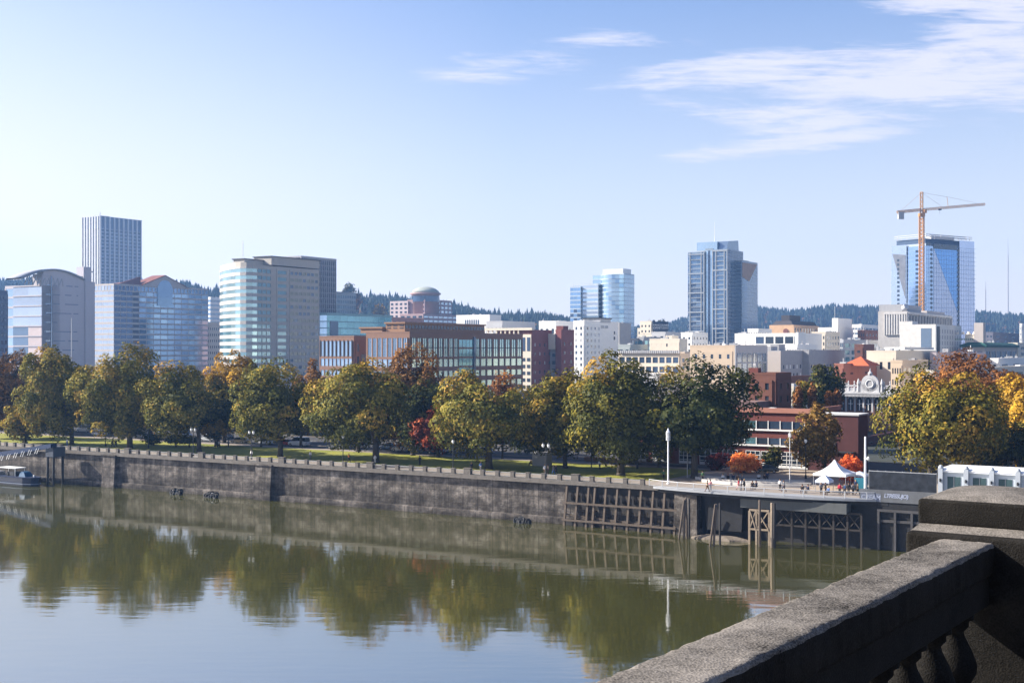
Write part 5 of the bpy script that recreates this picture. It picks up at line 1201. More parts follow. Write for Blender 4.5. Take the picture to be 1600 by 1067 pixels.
m_=MB(); m_.box(-1.5,-1.5,h+.2,b.w+2,b.d+1,h+1.6); m_.prism([(-1.2,-1.2),(b.w+1.6,-1.2),(b.w+1.6,b.d+.6),(-1.2,b.d+.6)],h+1.6,h+3.0,top=[(2,2),(b.w-2,2),(b.w-2,b.d-3),(2,b.d-3)]); b.part('green_roof',m_,green_roof)
m_=MB(); m_.box(3,2.3,h+2.5,3.5,b.d-1,h+7.5)
for k in range(4): m_.cyl((3.25,6+k*3.2,h+7.5),(3.25,6+k*3.2,h+9.0),1.2,.5,8)
b.part('sign_wall',m_,cream); m_=MB(); m_.box(2,1,h+2.5,8,6,h+14); b.part('lift_tower',m_,beige_stone)
mm=MB()
for k in range(12): mm.box(2.9,3.2+k*1.15,h+4.2,2.98,3.9+k*1.15,h+5.3)
b.part('worn_lettering',mm,mat('worn_green_paint',(.25,.33,.27))); b.clutter(8,2,b.w,b.d,h+2.6,4,3); b.finish()
simple('white_block','white low roofs cluttered with ducts at the right edge above the red trees',1540,1560,1640,562,560,white_wall,2,5,1,.5,.4,cl=6)
simple('stone_block','pale stone blocks at the right edge below the wooded hill',1575,1590,1680,537,800,cream,2,6,2,.5,.5,cl=3)
simple('white_block','thin white slab at the right edge with a dark cap',1593,1597,1640,507,850,white_trim,1,3,4,.4,.4,g_steel)
simple('dark_low_building','dark low roofed block half hidden right of the green-roofed building',1540,1552,1600,520,1000,mat('slate_wall',(.16,.16,.2)),2,4,2,.5,.4,g_navy)
simple('cream_low_building','long cream low building glimpsed through the red trees on the right',1440,1460,1620,582,400,cream,2,12,1,.6,.6,g_dark,cl=2)
simple('white_low_building','low white flat-roofed shop above the fire station trees',1232,1240,1325,608,330,cream,1,4,1,.25,.3,g_dark,cl=3)
simple('brown_brick_building','low brown brick building right of the drill tower roof',1215,1228,1266,592,380,brown_brick,1,4,1,.4,.3,g_dark,cl=1)
simple('red_brick_block','wide brick wall with an orange roof behind the ornate facade',1303,1318,1440,571,440,mat('faded_brick',(.36,.15,.11)),1,6,1,.2,.2,maroon,cl=3)
# orange hip roof on it
c=px(1345,571,452); o=MB(); o.add([(-7,-5,0),(7,-5,0),(7,5,0),(-7,5,0),(0,0,3.2)],[(0,1,4),(1,2,4),(2,3,4),(3,0,4),(3,2,1,0)])
o=o.build('hipped_roof_house',orange_roof,None,loc=(c.x,c.y,c.z),rz=RZ); tag(o,'small orange hipped roof showing above the wide brick wall','roof')
simple('small_tan_house','small tan building between the dark tree and the drill tower',1148,1160,1178,596,330,tan,1,2,1,.3,.3,g_dark,cl=1)
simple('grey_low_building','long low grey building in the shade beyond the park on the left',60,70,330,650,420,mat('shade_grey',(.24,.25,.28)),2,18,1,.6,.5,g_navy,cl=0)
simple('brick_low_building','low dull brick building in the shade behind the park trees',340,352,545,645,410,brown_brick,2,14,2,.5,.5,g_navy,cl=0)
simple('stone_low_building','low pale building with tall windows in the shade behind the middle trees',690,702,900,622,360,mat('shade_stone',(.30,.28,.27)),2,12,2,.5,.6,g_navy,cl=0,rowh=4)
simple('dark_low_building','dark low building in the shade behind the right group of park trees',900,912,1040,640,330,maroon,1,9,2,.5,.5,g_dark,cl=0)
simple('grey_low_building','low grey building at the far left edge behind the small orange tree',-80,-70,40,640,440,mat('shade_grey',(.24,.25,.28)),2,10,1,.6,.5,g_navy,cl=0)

simple('brick_market_hall','low dark brick building behind the thick white pole at the end of the lookout',1346,1352,1450,688,292,maroon,1,8,1,.5,.6,g_dark,cl=2,roof=dark_roof)
# BB ornate cast-iron building
b=Bld('ornate_building','ornate brown and white cast-iron building with arched windows and a clock pediment',1309,1392,1420,345,mat('brownstone',(.22,.12,.09),var=.15))
ho=b.z(616); b.mass(0,0,b.w,b.d,0,ho,par=.1)
n=6; L=b.d/n; fh=5.2; orn=MB(); nrw=int(ho//fh)
def archwin(u,z,ww,hh):
    pts=[(u-ww/2,z),(u+ww/2,z)]+[(u+ww/2*math.cos(math.pi*i/8),z+hh-ww/2+ww/2*math.sin(math.pi*i/8)) for i in range(9)]
    k=len(pts); q=MB(); q.add([(-.1,y,zz) for y,zz in pts]+[(-.02,y,zz) for y,zz in pts],[tuple(range(k))]+[(i,k+i,k+(i+1)%k,(i+1)%k) for i in range(k)]); return q
for r in range(nrw):
    z=ho-(r+1)*fh
    orn.box(-.55,0,z+fh-.55,-.02,b.d,z+fh-.05)
    for k in range(n):
        u=(k+.5)*L
        f=archwin(u,z+.7,L*.52,fh-1.5); o=b.part('arched_window',f,g_dark)
        q=MB(); q.box(-.2,u-.09,z+.7,-.1,u+.09,z+fh-1.6); q.box(-.2,u-L*.26,z+2.4,-.1,u+L*.26,z+2.55); q.build('glazing_bar',white_trim,o)
        for i in range(9):
            a=math.pi*i/8; a2=math.pi*(i+1)/8
            if i<8: orn.beam((-.25,u+L*.3*math.cos(a),z+fh-.8-L*.26+L*.3*math.sin(a)),(-.25,u+L*.3*math.cos(a2),z+fh-.8-L*.26+L*.3*math.sin(a2)),.22)
        for sx_ in(-.46,.46): orn.cyl((-.35,u+sx_*L,z+.3),(-.35,u+sx_*L,z+fh-.6),.16,n=8)
orn.box(-1.6,-.6,ho,-.02,b.d+.8,ho+.5); orn.box(-1.2,-.4,ho-.7,-.02,b.d+.5,ho)
for k in range(40): u=b.d*k/39; orn.box(-1.5,u-.12,ho-.75,-.6,u+.12,ho-.02)
orn.box(-.9,0,ho+.5,-.5,b.d,ho+.7); orn.box(-.9,0,ho+2.0,-.5,b.d,ho+2.4); orn.box(-.75,0,ho+.7,-.62,b.d,ho+1.7)
for k in range(n*3+1):
    u=b.d*k/(n*3); orn.cyl((-.7,u,ho+.6),(-.7,u,ho+2.3),.13,n=6)
    if k%2==0: orn.box(-.9,u-.2,ho+.5,-.5,u+.2,ho+2.7); orn.lathe([(.22,0),(.1,.2),(.24,.45),(.06,.9)],(-.7,u,ho+2.7),8)
b.part('cast_iron_trim',orn,mat('cast_iron_paint',(.52,.52,.53),var=.15,streak=.1))
pc=b.ue(1361); q=MB(); rp=2.3
q.prism([(-1.2,pc-2.5),(-.4,pc-2.5),(-.4,pc+2.5),(-1.2,pc+2.5)],ho+.5,ho+2.6); q.cyl((-1.2,pc,ho+2.9),(-.4,pc,ho+2.9),2.35,n=24); q.lathe([(.5,0),(.7,.5),(.2,1.1),(.05,1.9)],(-.8,pc,ho+5.1),8)
for sx_ in (-3.2,3.2): q.lathe([(.45,0),(.3,1.6),(.5,2.2),(.1,3.6)],(-.8,pc+sx_,ho+.6),8)
b.part('pediment',q,MATS['cast_iron_paint'])
q=MB(); q.cyl((-1.3,pc,ho+2.8),(-1.2,pc,ho+2.8),1.5,n=24); o=b.part('round_panel',q,grey_wall)
q=MB(); torus(q,(-1.35,pc,ho+2.8),(1,0,0),1.0,.12,24,6); b.part('panel_rim',q,white_trim,True)
b.clutter(3,0,b.w,b.d,ho,2,2,1.5); b.finish()

# CC brick drill tower
b=Bld('brick_drill_tower','square red brick drill tower with open dark windows and a taller corner chimney',1170,1212,1236,275,brown_brick); h=b.z(586); b.mass(0,0,b.w,b.d,0,h,par=.5)
b.E(b.d*.12,b.d*.88,h-6.6,h-1.1,2,2,.36,.52,g_dark,t=.25); b.N(b.w*.05,b.w*.95,h-6.6,h-1.1,2,2,.25,.5,g_dark,t=.25)
m_=MB(); m_.box(.05,b.d-2.1,h-.1,2,b.d+.1,b.z(575)); b.part('corner_chimney',m_,red_brick)
m_=MB(); m_.cyl((1,b.d-1,b.z(575)),(1,b.d-1,b.z(552)),.06,n=5); m_.box(.7,b.d-1.3,b.z(572),1.3,b.d-.7,b.z(568)); b.part('antenna',m_,lightgrey)
m_=MB(); m_.box(-8,b.d*.2,0,0,b.d*1.5,b.z(626)); b.part('lower_block',m_,mat('grey_brick',(.2,.13,.12))); b.finish()

# DD fire station
b=Bld('fire_station','long red brick fire station with ribbon windows and white gridded garage doors',985,1343,1350,229,red_brick)
p=W(s_at(1343,40),40); b.root.location=(p.x,p.y,GZ); b.cx,b.cy=p.x,p.y
Ld=b.ue(985); h=11.2; wdp=18
xe=b.ue(1266)
b.mass(0,xe,wdp,Ld,0,h-.9,par=.0,roof=True); q=MB(); q.box(-.35,xe-.3,h-.9,.1,Ld+.3,h); q.box(0.1,xe,h-.9,wdp+.3,xe+.4,h); b.part('coping_band',q,mat('salmon_brick',(.40,.19,.14),var=.1))
q=MB(); q.box(-.8,.0,0,5,xe-.02,h-1.0); b.part('north_wing',q,maroon)
q=MB(); q.box(-1.0,-.2,h-1.0,5.2,xe-.05,h-.72); b.part('wing_coping',q,lightgrey)
e0,e1=xe+1,b.ue(1180)
for (za,zb) in ((7.35,8.75),(4.45,5.6)):
    b.fac((0,e1+16),(0,e0),za,zb,int((e1+16-e0)/2.2),1,.9,.97,ch(g_dark,g_navy,g_teal,seed=8),frame=False,off=.03,name='ribbon_window')
    q=MB(); q.box(-.35,e0-.2,za-.42,-.02,e1+16.3,za-.12)
    nn=int((e1+16-e0)/2.2)
    for k in range(nn+1): u=e0+(e1+16-e0)*k/nn; q.box(-.25,u-.08,za-.12,-.1,u+.08,zb+.05)
    b.part('white_sill',q,white_trim)
g0=b.ue(1260); k=0; gd=[]
u=g0
widths=[(1190,1262),(1166,1188),(1130,1153),(1094,1120),(1062,1082),(1020,1045),(985,1010)]
for xa,xb_ in widths:
    ua,ub=b.ue(xb_),b.ue(xa); nC=max(3,int((ub-ua)/.95)); q=MB()
    q.box(-.12,ua,.15,-.02,ub,3.1); o=b.part('garage_door',q,g_dark)
    q=MB()
    for i in range(nC+1): y=ua+(ub-ua)*i/nC; q.box(-.2,y-.05,.15,-.12,y+.05,3.1)
    for i in range(5): z=.15+2.95*i/4; q.box(-.2,ua,z-.05,-.12,ub,z+.05)
    q.box(-.2,ua,.15,-.12,ub,.6)
    q.build('white_grid',white_trim,o)
b.fac((-.8,xe-3.0),(-.8,xe-5.0),6.9,8.6,1,1,1,1,mat('frosted_pane',(.2,.18,.2),rough=.3),frame=False,off=.04); b.fac((-.8,xe-3.0),(-.8,xe-5.0),3.6,5.4,1,1,1,1,MATS['frosted_pane'],frame=False,off=.04)
q=MB(); q.box(-3.2,.5,3.6,-.8,4.5,3.75); q.cyl((-3,.7,0),(-3,.7,3.6),.08,n=6); q.cyl((-3,4.3,0),(-3,4.3,3.6),.08,n=6); b.part('entrance_canopy',q,dark_metal)
b.clutter(2,xe+2,wdp,Ld,h-.9,5,2,1.6); b.finish(roofm=gravel_roof)

# EE white pavilion on the promenade
b=wroot('white_pavilion','white panelled pavilion with ribbed posts and dark windows behind the bridge pier','pavilion')
b.name='white_pavilion'
s_l=s_at(1470,-.2); q=MB(); q.box(-66,-6,GZ-.3,s_l,.5,GZ+4.6); q.build('wall',mat('cool_white_panel',(.42,.46,.50),var=.06,streak=.04,rough=.5),b)
q=MB(); q.box(-66,-6.3,GZ+4.6,s_l+.1,.85,GZ+4.85)
for k in range(8): pass
q.prism([(s_l+.1,.95),(s_l+.1,-6.5),(-66,-6.5),(-66,.95)],GZ+4.85,GZ+5.15,top=[(s_l-.2,.5),(s_l-.2,-5.9),(-66,-5.9),(-66,.5)])
q.build('roof',white_paint,b)
posts=[s_at(x,-.8) for x in (1470,1510,1550,1591)]; dl=posts[1]-posts[2]
posts+= [posts[-1]-dl*(i+1) for i in range(2)]
for i,s in enumerate(posts):
    q=MB(); q.box(s-.32,.45,GZ-.3,s+.32,1.15,GZ+5.1); q.lathe([(.34,0),(.36,.15),(.22,.4),(.05,.5)],(s,.8,GZ+5.1),10); q.build('post',mat('grey_white_post',(.34,.37,.41),var=.1),b)
    q=MB(); q.lathe([(.08,0),(.14,.1),(.14,.4),(.05,.5)],(s,1.25,GZ+3.2),8); q.build('wall_lamp',dark_metal,b)
    if i<len(posts)-1:
        m0=(s+posts[i+1])/2; q=MB(); q.box(m0-.9,.45,GZ+.2,m0+.9,.56,GZ+3.95); o=q.build('window',mat('dim_window',(.05,.085,.09),rough=.25,metal=.2,var=.3),b)
        q=MB(); q.box(m0-.03,.56,GZ+.2,m0+.03,.60,GZ+3.95); q.box(m0-.9,.56,GZ+1.8,m0+.9,.6,GZ+1.86); q.build('glazing_bar',grey_metal,o)
# screen fence on the river edge
b=wroot('screen_fence','dark slatted screen fence between the lookout and the white pavilion','fence')
fs0,fs1=s_at(1357,-.1),s_at(1462,-.1); q=MB(); nn=44
for k in range(nn):
    s=fs0+(fs1-fs0)*k/nn; q.box(s-.235,-.25,GZ+1.45,s+.0,-.2,GZ+4.1-.0)
q.build('slat_panel',mat('blue_grey_slat',(.02,.024,.032),var=.9,scale=.9),b)
for k in range(9): s=fs0+(fs1-fs0)*k/8; q=MB(); q.box(s-.07,-.33,GZ+.2,s+.07,-.26,GZ+4.25); q.build('fence_post',grey_metal,b)
q=MB(); q.box(fs1,-.3,GZ+4.1,fs0,-.2,GZ+4.2); q.box(fs1,-.3,GZ+2.7,fs0,-.27,GZ+2.76); q.build('top_rail',grey_metal,b)
# radio masts on the hill
for x,yt,lab in ((1575,372,'tall thin radio mast on the wooded hill at the right'),(1540,440,'short faint radio mast just left of the tall one on the hill')):
    D=ridge_D(x)+60; c=px(x,470,D); zt=EYE-(yt-YH)/F*D; e=empty('radio_mast',(c.x,c.y,hill_z(x,D)),0,lab,'radio mast'); q=MB(); q.cyl((0,0,0),(0,0,(zt-e.location.z)*.8),1.3,1.0,6); q.build('mast',mat('mast_grey',(.35,.33,.36)),e); q=MB(); q.cyl((0,0,(zt-e.location.z)*.8),(0,0,zt-e.location.z),.6,.2,6); q.build('antenna',MATS['mast_grey'],e)

# ------------------------------------------------------------------ trees
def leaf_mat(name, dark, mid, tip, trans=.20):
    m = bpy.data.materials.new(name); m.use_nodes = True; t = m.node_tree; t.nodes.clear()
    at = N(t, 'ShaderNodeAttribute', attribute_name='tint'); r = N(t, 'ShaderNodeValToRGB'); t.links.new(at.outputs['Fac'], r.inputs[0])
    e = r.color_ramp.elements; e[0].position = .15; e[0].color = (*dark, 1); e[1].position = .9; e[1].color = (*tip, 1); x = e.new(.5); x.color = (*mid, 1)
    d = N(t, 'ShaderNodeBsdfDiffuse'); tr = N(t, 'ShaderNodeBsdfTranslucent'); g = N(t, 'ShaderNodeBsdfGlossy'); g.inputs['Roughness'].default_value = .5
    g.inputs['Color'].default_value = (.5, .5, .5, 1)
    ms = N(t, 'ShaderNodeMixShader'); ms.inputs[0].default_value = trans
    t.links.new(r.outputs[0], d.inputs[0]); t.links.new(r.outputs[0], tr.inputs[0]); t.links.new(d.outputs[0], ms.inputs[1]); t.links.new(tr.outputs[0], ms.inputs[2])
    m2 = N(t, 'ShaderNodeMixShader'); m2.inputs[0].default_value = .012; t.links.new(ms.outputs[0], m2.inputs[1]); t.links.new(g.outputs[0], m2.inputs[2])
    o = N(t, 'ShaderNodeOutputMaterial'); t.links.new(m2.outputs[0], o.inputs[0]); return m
L_ = {
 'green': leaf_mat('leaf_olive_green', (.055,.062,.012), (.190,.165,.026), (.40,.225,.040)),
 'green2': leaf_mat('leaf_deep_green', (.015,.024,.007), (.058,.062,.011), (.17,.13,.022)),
 'olive': leaf_mat('leaf_yellow_olive', (.050,.055,.010), (.185,.155,.020), (.40,.23,.034)),
 'yellow': leaf_mat('leaf_yellow', (.11,.10,.012), (.33,.26,.02), (.55,.40,.03)),
 'gold': leaf_mat('leaf_gold', (.18,.12,.02), (.42,.24,.025), (.60,.34,.03)),
 'brown': leaf_mat('leaf_brown_red', (.08,.045,.018), (.20,.10,.032), (.36,.17,.045)),
 'rust': leaf_mat('leaf_rust', (.13,.055,.02), (.32,.13,.035), (.48,.22,.05)),
 'red': leaf_mat('leaf_red', (.14,.03,.018), (.36,.075,.03), (.55,.15,.05)),
 'crimson': leaf_mat('leaf_crimson', (.06,.012,.014), (.17,.025,.022), (.28,.05,.03)),
 'orange': leaf_mat('leaf_orange', (.65,.20,.05), (.93,.36,.10), (.95,.50,.15), .45),
 'scarlet': leaf_mat('leaf_scarlet', (.55,.10,.03), (.90,.21,.05), (.94,.38,.09), .45),
 'umber': leaf_mat('leaf_umber', (.12,.08,.02), (.34,.19,.045), (.52,.27,.06)),
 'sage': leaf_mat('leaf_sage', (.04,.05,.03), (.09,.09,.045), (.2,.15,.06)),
}
bark = mat('bark', (.07, .058, .048), var=.3, streak=.2, scale=2)
def crown_mesh(name, rx, ry, z0, z1, n, size, seed, flat=.55, dens=1.0, cone=0, lob=24, tintbias=0.0, open_=0.0):
    """leaf-sized faces spread through clumps that fill a crown; tint attribute: autumn colour towards the outside and in whole clumps"""
    rg = np.random.default_rng(seed)
    zc = z0+(z1-z0)*.46; rz_up = z1-zc; rz_dn = zc-z0
    d = rg.normal(size=(lob, 3)); d /= np.linalg.norm(d, axis=1)[:, None]
    core = max(4, lob//5)
    rad = rg.uniform(.62, .92, lob)
    c = d*rad[:, None]; c[:core] *= .35
    lr = rg.uniform(.15, .30, lob)*(1-.1*open_); lr[:core] = rg.uniform(.38, .50, core)
    c = c*np.minimum(1, (1.04-lr)/np.maximum(1e-6, np.linalg.norm(c, axis=1)))[:, None]
    C = c.copy(); C[:, 0] *= rx; C[:, 1] *= ry; C[:, 2] = zc+np.where(c[:, 2] > 0, c[:, 2]*rz_up, c[:, 2]*rz_dn)
    if cone: 
        f = np.clip((z1-C[:, 2])/(z1-z0), .12, 1)**cone; C[:, 0] *= f; C[:, 1] *= f; 
    pr = lr**2; pr /= pr.sum(); k = rg.choice(lob, n, p=pr)
    dd = rg.normal(size=(n, 3)); dd /= np.linalg.norm(dd, axis=1)[:, None]
    # bias the leaves to the outer skin of each clump, upper half denser
    dd[:, 2] = np.where((dd[:, 2] < -.2) & (rg.random(n) < .5), -dd[:, 2], dd[:, 2])
    rr = lr[k]*rg.uniform(.62, 1.06, n)**.6
    P = np.empty((n, 3)); sc = np.array([rx, ry, (z1-z0)*.5*.9])
    if cone: fk = np.clip((z1-C[k, 2])/(z1-z0), .3, 1)[:, None]
    else: fk = 1
    P = C[k]+dd*rr[:, None]*sc*fk
    sub = rg.normal(scale=.10*min(rx, 4), size=(n, 3)); P += sub*.22
    P[:, 2] = np.where(P[:, 2] < z0, z0+rg.random(n)*1.2, P[:, 2])
    th = np.arctan2(P[:, 1], P[:, 0]); p1, p2, p3 = rg.uniform(0, 6.28, 3); zz_ = (P[:, 2]-z0)/(z1-z0)
    def wob(th, zz_): return 1+.06*np.sin(2*th+p1+2.5*zz_)+.06*np.sin(3*th+p2-4*zz_)+.04*np.sin(5*zz_*3+p3+th)
    w_ = wob(th, zz_); P[:, 0] *= w_; P[:, 1] *= w_; P[:, 2] = z0+(P[:, 2]-z0)*(1+.05*np.sin(2*th+p3)+.03*np.sin(5*th+p1))
    P = P[rg.permutation(n)] if False else P
    lo, hi = np.percentile(P, 1, axis=0), np.percentile(P, 99.3, axis=0)
    fx = np.array([2*rx, 2*ry, z1-z0])/(hi-lo); P = (P-lo)*fx+np.array([-rx, -ry, z0]); C = (C-lo)*fx+np.array([-rx, -ry, z0])
    # leaf clump quads
    og = (P-np.array([0, 0, zc-.1*(z1-z0)]))/np.array([rx, ry, (z1-z0)*.5]); og /= np.linalg.norm(og, axis=1)[:, None]+1e-6
    nrm = dd*.8+og*.75+rg.normal(size=(n, 3))*.45+np.array([0, 0, .2]); nrm /= np.linalg.norm(nrm, axis=1)[:, None]
    a = np.cross(nrm, rg.normal(size=(n, 3))); a /= np.linalg.norm(a, axis=1)[:, None]; b = np.cross(nrm, a)
    s1 = size*rg.uniform(.5, 1.15, n)[:, None]; s2 = s1*rg.uniform(.5, .9, n)[:, None]
    bend = nrm*s1*.25
    V = np.empty((n, 4, 3)); V[:, 0] = P-a*s1; V[:, 1] = P-b*s2+bend; V[:, 2] = P+a*s1; V[:, 3] = P+b*s2+bend
    me = bpy.data.meshes.new(name); me.vertices.add(4*n); me.vertices.foreach_set('co', V.reshape(-1))
    me.loops.add(4*n); me.loops.foreach_set('vertex_index', np.arange(4*n, dtype=np.int32)); me.polygons.add(n)
    me.polygons.foreach_set('loop_start', np.arange(0, 4*n, 4, dtype=np.int32)); me.polygons.foreach_set('loop_total', np.full(n, 4, dtype=np.int32))
    lt = rg.normal(scale=.16, size=lob)
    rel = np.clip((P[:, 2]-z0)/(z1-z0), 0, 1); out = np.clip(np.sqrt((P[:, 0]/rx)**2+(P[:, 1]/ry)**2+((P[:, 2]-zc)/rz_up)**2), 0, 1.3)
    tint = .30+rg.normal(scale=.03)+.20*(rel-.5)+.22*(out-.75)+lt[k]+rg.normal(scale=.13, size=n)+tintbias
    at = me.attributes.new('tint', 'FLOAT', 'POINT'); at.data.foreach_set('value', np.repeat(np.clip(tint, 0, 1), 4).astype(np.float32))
    me.update(); me.validate(); return me, C, lr
NL = [0]
def tree(name, label, xl, xr, yt, yb, D, pal, seed, xt=None, group='trees in the riverside park', leafs=None, size=.34, trunk_r=None, cone=0, lob=58, bias=0, open_=0, zg=GZ, dens=1.0, cat='tree'):
    """crown spans photo columns xl..xr and rows yt..yb at distance D; trunk at column xt"""
    cx = (xl+xr)/2; r = (xr-xl)/2/F*D; z1 = EYE-(yt-YH)/F*D-zg; z0 = max(.3, EYE-(yb-YH)/F*D-zg)
    X = (cx-800)/F*D; xt = cx if xt is None else xt; Xt = (xt-800)/F*D
    e = empty(name, (Xt, D, zg), 0, label, cat, group)
    area = r*(z1-z0)
    n = leafs or int(min(36000, max(900, area*125*dens*(.40/size)**2)))
    NL[0] += n
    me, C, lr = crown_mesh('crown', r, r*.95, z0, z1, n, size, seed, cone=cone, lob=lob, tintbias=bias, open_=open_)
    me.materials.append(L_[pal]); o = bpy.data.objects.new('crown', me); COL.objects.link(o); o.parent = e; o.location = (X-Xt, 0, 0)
    rg = random.Random(seed); tr_ = trunk_r or max(.08, r*.062); b = MB(); hb = z0+(z1-z0)*.25
    dx = X-Xt; p = [(0, 0, -.1), (rg.uniform(-.1, .1), 0, hb*.5), (dx*.3, rg.uniform(-.2, .2), hb), (dx*.7, 0, z0+(z1-z0)*.7)]
    rad = [tr_*1.25, tr_, tr_*.85, tr_*.25]
    b.cyl((0, 0, -.1), (0, 0, .6), tr_*1.7, tr_*1.1, 10)
    for i in range(3): b.cyl(p[i], p[i+1], rad[i], rad[i+1], 9)
    o2 = b.build('trunk', bark, e, smooth=True)
    b = MB()
    for i in rg.sample(range(len(C)), min(len(C), 11)):
        q = C[i]; st_ = Vector(p[2])+(Vector(p[3])-Vector(p[2]))*rg.uniform(0, .7)
        if i % 2: st_ = Vector(p[1])+(Vector(p[2])-Vector(p[1]))*rg.uniform(.5, 1)
        mid = st_.lerp(Vector((q[0]+dx, q[1], q[2])), .5)+Vector((0, 0, .4)); b.cyl(st_, mid, tr_*.45, tr_*.28, 6); b.cyl(mid, (q[0]+dx, q[1], q[2]), tr_*.28, tr_*.06, 5)
    b.build('limb', bark, e, smooth=True)
    return e
def qD(x, q): return W(s_at(x, q), q).y
FR = 'row of large park trees along the river wall'
# front row, left to right (photo columns and rows of each crown)
T = tree
T('park_tree','rust brown park tree cut off by the left edge of the photo',-45,38,566,668,qD(0,16),'brown',1,-5,FR)
T('park_tree','first large rounded olive green tree from the left, over the landing platform',34,133,547,674,qD(113,11),'green',2,112,FR,bias=.02)
T('park_tree','second large olive green tree from the left, lit yellow on its left side',121,246,545,676,qD(203,11),'green',3,203,FR,bias=.05)
T('park_tree','third large dark green tree from the left, with a lower crown',228,330,572,676,qD(311,11),'green',4,311,FR,bias=-.02)
T('park_tree','round dark green tree standing alone in front of the curved concrete tower',370,486,571,682,qD(438,11),'green',5,438,FR,bias=-.04)
T('park_tree','broad olive green tree left of the tall rusty topped tree',480,632,570,692,qD(587,11),'green',6,587,FR,bias=.03)
T('park_tree','wide low green tree with a gold top in front of the brick offices',680,838,588,704,qD(764,11),'green',7,764,FR,bias=-.01)
T('park_tree','narrow yellow olive tree left of the biggest tree of the right group',824,925,584,705,qD(883,20),'olive',8,883,FR,bias=-.02)
T('park_tree','biggest yellow green tree in the middle of the right group of park trees',893,1062,563,712,qD(970,13),'olive',9,970,FR,bias=-.1)
T('park_tree','dark green tree at the right end of the row beside the fire station',1030,1178,570,700,qD(1085,15),'green2',10,1085,FR)
T('park_tree','large yellow green tree on the right above the screen fence',1384,1548,583,728,215,'olive',11,1455,'large trees right of the fire station',bias=.0,size=.33)
SR = 'second row of park trees behind the riverside row'
T('background_tree','tall tree with a rusty red top rising behind the broad olive tree',598,692,546,690,qD(645,34),'brown',21,645,SR,bias=.02)
T('background_tree','golden yellow tree behind and left of the round dark tree',312,402,556,668,qD(345,34),'gold',22,350,SR,bias=-.08)
T('background_tree','olive tree peeping out left of the round dark tree',388,432,566,676,qD(410,30),'olive',23,408,SR)
T('background_tree','brown red tree in front of the concrete tower base',455,518,568,672,qD(488,34),'brown',24,470,SR)
T('background_tree','gold topped tree behind the wide low green tree, left part',694,765,587,690,qD(730,32),'gold',25,730,SR,bias=-.12)
T('background_tree','rusty thin tree behind the wide low green tree, right part',765,812,583,690,qD(790,32),'rust',26,785,SR,open_=.5,dens=.6)
T('background_tree','dull red brown tree between the two leftmost park trees',-10,60,553,650,qD(20,36),'brown',27,20,SR)
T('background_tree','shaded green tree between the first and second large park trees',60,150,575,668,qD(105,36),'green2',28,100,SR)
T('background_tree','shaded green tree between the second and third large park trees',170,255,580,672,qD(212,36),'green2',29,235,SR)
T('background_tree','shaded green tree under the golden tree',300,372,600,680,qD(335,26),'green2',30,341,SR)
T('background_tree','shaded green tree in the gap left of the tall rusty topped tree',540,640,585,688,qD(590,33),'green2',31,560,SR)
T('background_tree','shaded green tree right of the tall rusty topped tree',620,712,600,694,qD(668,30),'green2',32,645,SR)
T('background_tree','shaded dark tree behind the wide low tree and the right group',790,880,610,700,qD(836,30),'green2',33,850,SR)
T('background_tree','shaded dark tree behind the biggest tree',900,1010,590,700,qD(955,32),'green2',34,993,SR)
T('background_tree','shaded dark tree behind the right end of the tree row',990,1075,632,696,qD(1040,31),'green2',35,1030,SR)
# far street trees seen under the crowns
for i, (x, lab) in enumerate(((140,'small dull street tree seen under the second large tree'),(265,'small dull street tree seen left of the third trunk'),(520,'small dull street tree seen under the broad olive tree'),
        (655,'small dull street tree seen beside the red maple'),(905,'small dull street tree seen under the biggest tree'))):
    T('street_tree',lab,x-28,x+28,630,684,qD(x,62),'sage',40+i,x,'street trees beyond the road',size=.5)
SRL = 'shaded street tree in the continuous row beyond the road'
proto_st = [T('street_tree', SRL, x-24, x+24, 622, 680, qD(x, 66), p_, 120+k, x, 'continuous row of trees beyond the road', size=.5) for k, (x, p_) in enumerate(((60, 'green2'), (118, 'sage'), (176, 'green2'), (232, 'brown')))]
for k, x in enumerate(range(290, 1075, 44)):
    x = x+(k*7) % 11; pr_ = proto_st[(k*5) % 4]; D = qD(x, 66+(k*3) % 6); copy_tree(pr_, ((x-800)/F*D, D, GZ), k*1.3, scale=(.95+.1*((k*3) % 3),)*3)
# small accent trees
T('small_tree','small orange tinged tree beside the gangway at the far left',10,68,624,686,qD(40,8),'olive',50,40,'small park trees',bias=.15)
T('red_maple','rust red maple between the tall rusty topped tree and the wide low tree',643,712,638,700,qD(685,27),'red',51,684,'small park trees',bias=-.08)
T('small_tree','slender yellow sapling under the golden tree',316,352,655,682,qD(333,24),'gold',52,336,'small park trees',size=.25,bias=-.1)
T('small_tree','slender yellow green sapling left of the biggest trunk',914,934,672,712,qD(922,24),'yellow',53,924,'small park trees',size=.25,bias=-.2)
T('crimson_maple','small dark crimson maple in front of the garage doors',1104,1140,708,742,qD(1122,31),'crimson',54,1122,'small maples by the lookout',size=.2,dens=1.2)
T('orange_maple','bright orange round maple in front of the garage doors',1141,1190,709,743,qD(1165,29),'orange',55,1163,'small maples by the lookout',size=.2,bias=-.05,dens=1.2)
T('scarlet_maple','bright scarlet orange maple beside the white peaked tent',1312,1346,712,751,211,'scarlet',56,1331,'small maples by the lookout',size=.2,bias=.0,dens=1.2)
T('small_tree','small dark green tree against the garage doors',1193,1222,698,728,qD(1208,33),'green2',57,1208,'small maples by the lookout',size=.25)
T('autumn_tree','rust and olive tree in front of the fire station ribbon windows',1236,1311,634,722,qD(1275,30),'umber',58,1289,'autumn trees around the fire station',bias=-.22,size=.33)
T('dark_green_tree','dark green tree rising behind the fire station roof',1259,1318,572,636,300,'green2',59,1285,'autumn trees around the fire station',size=.45)
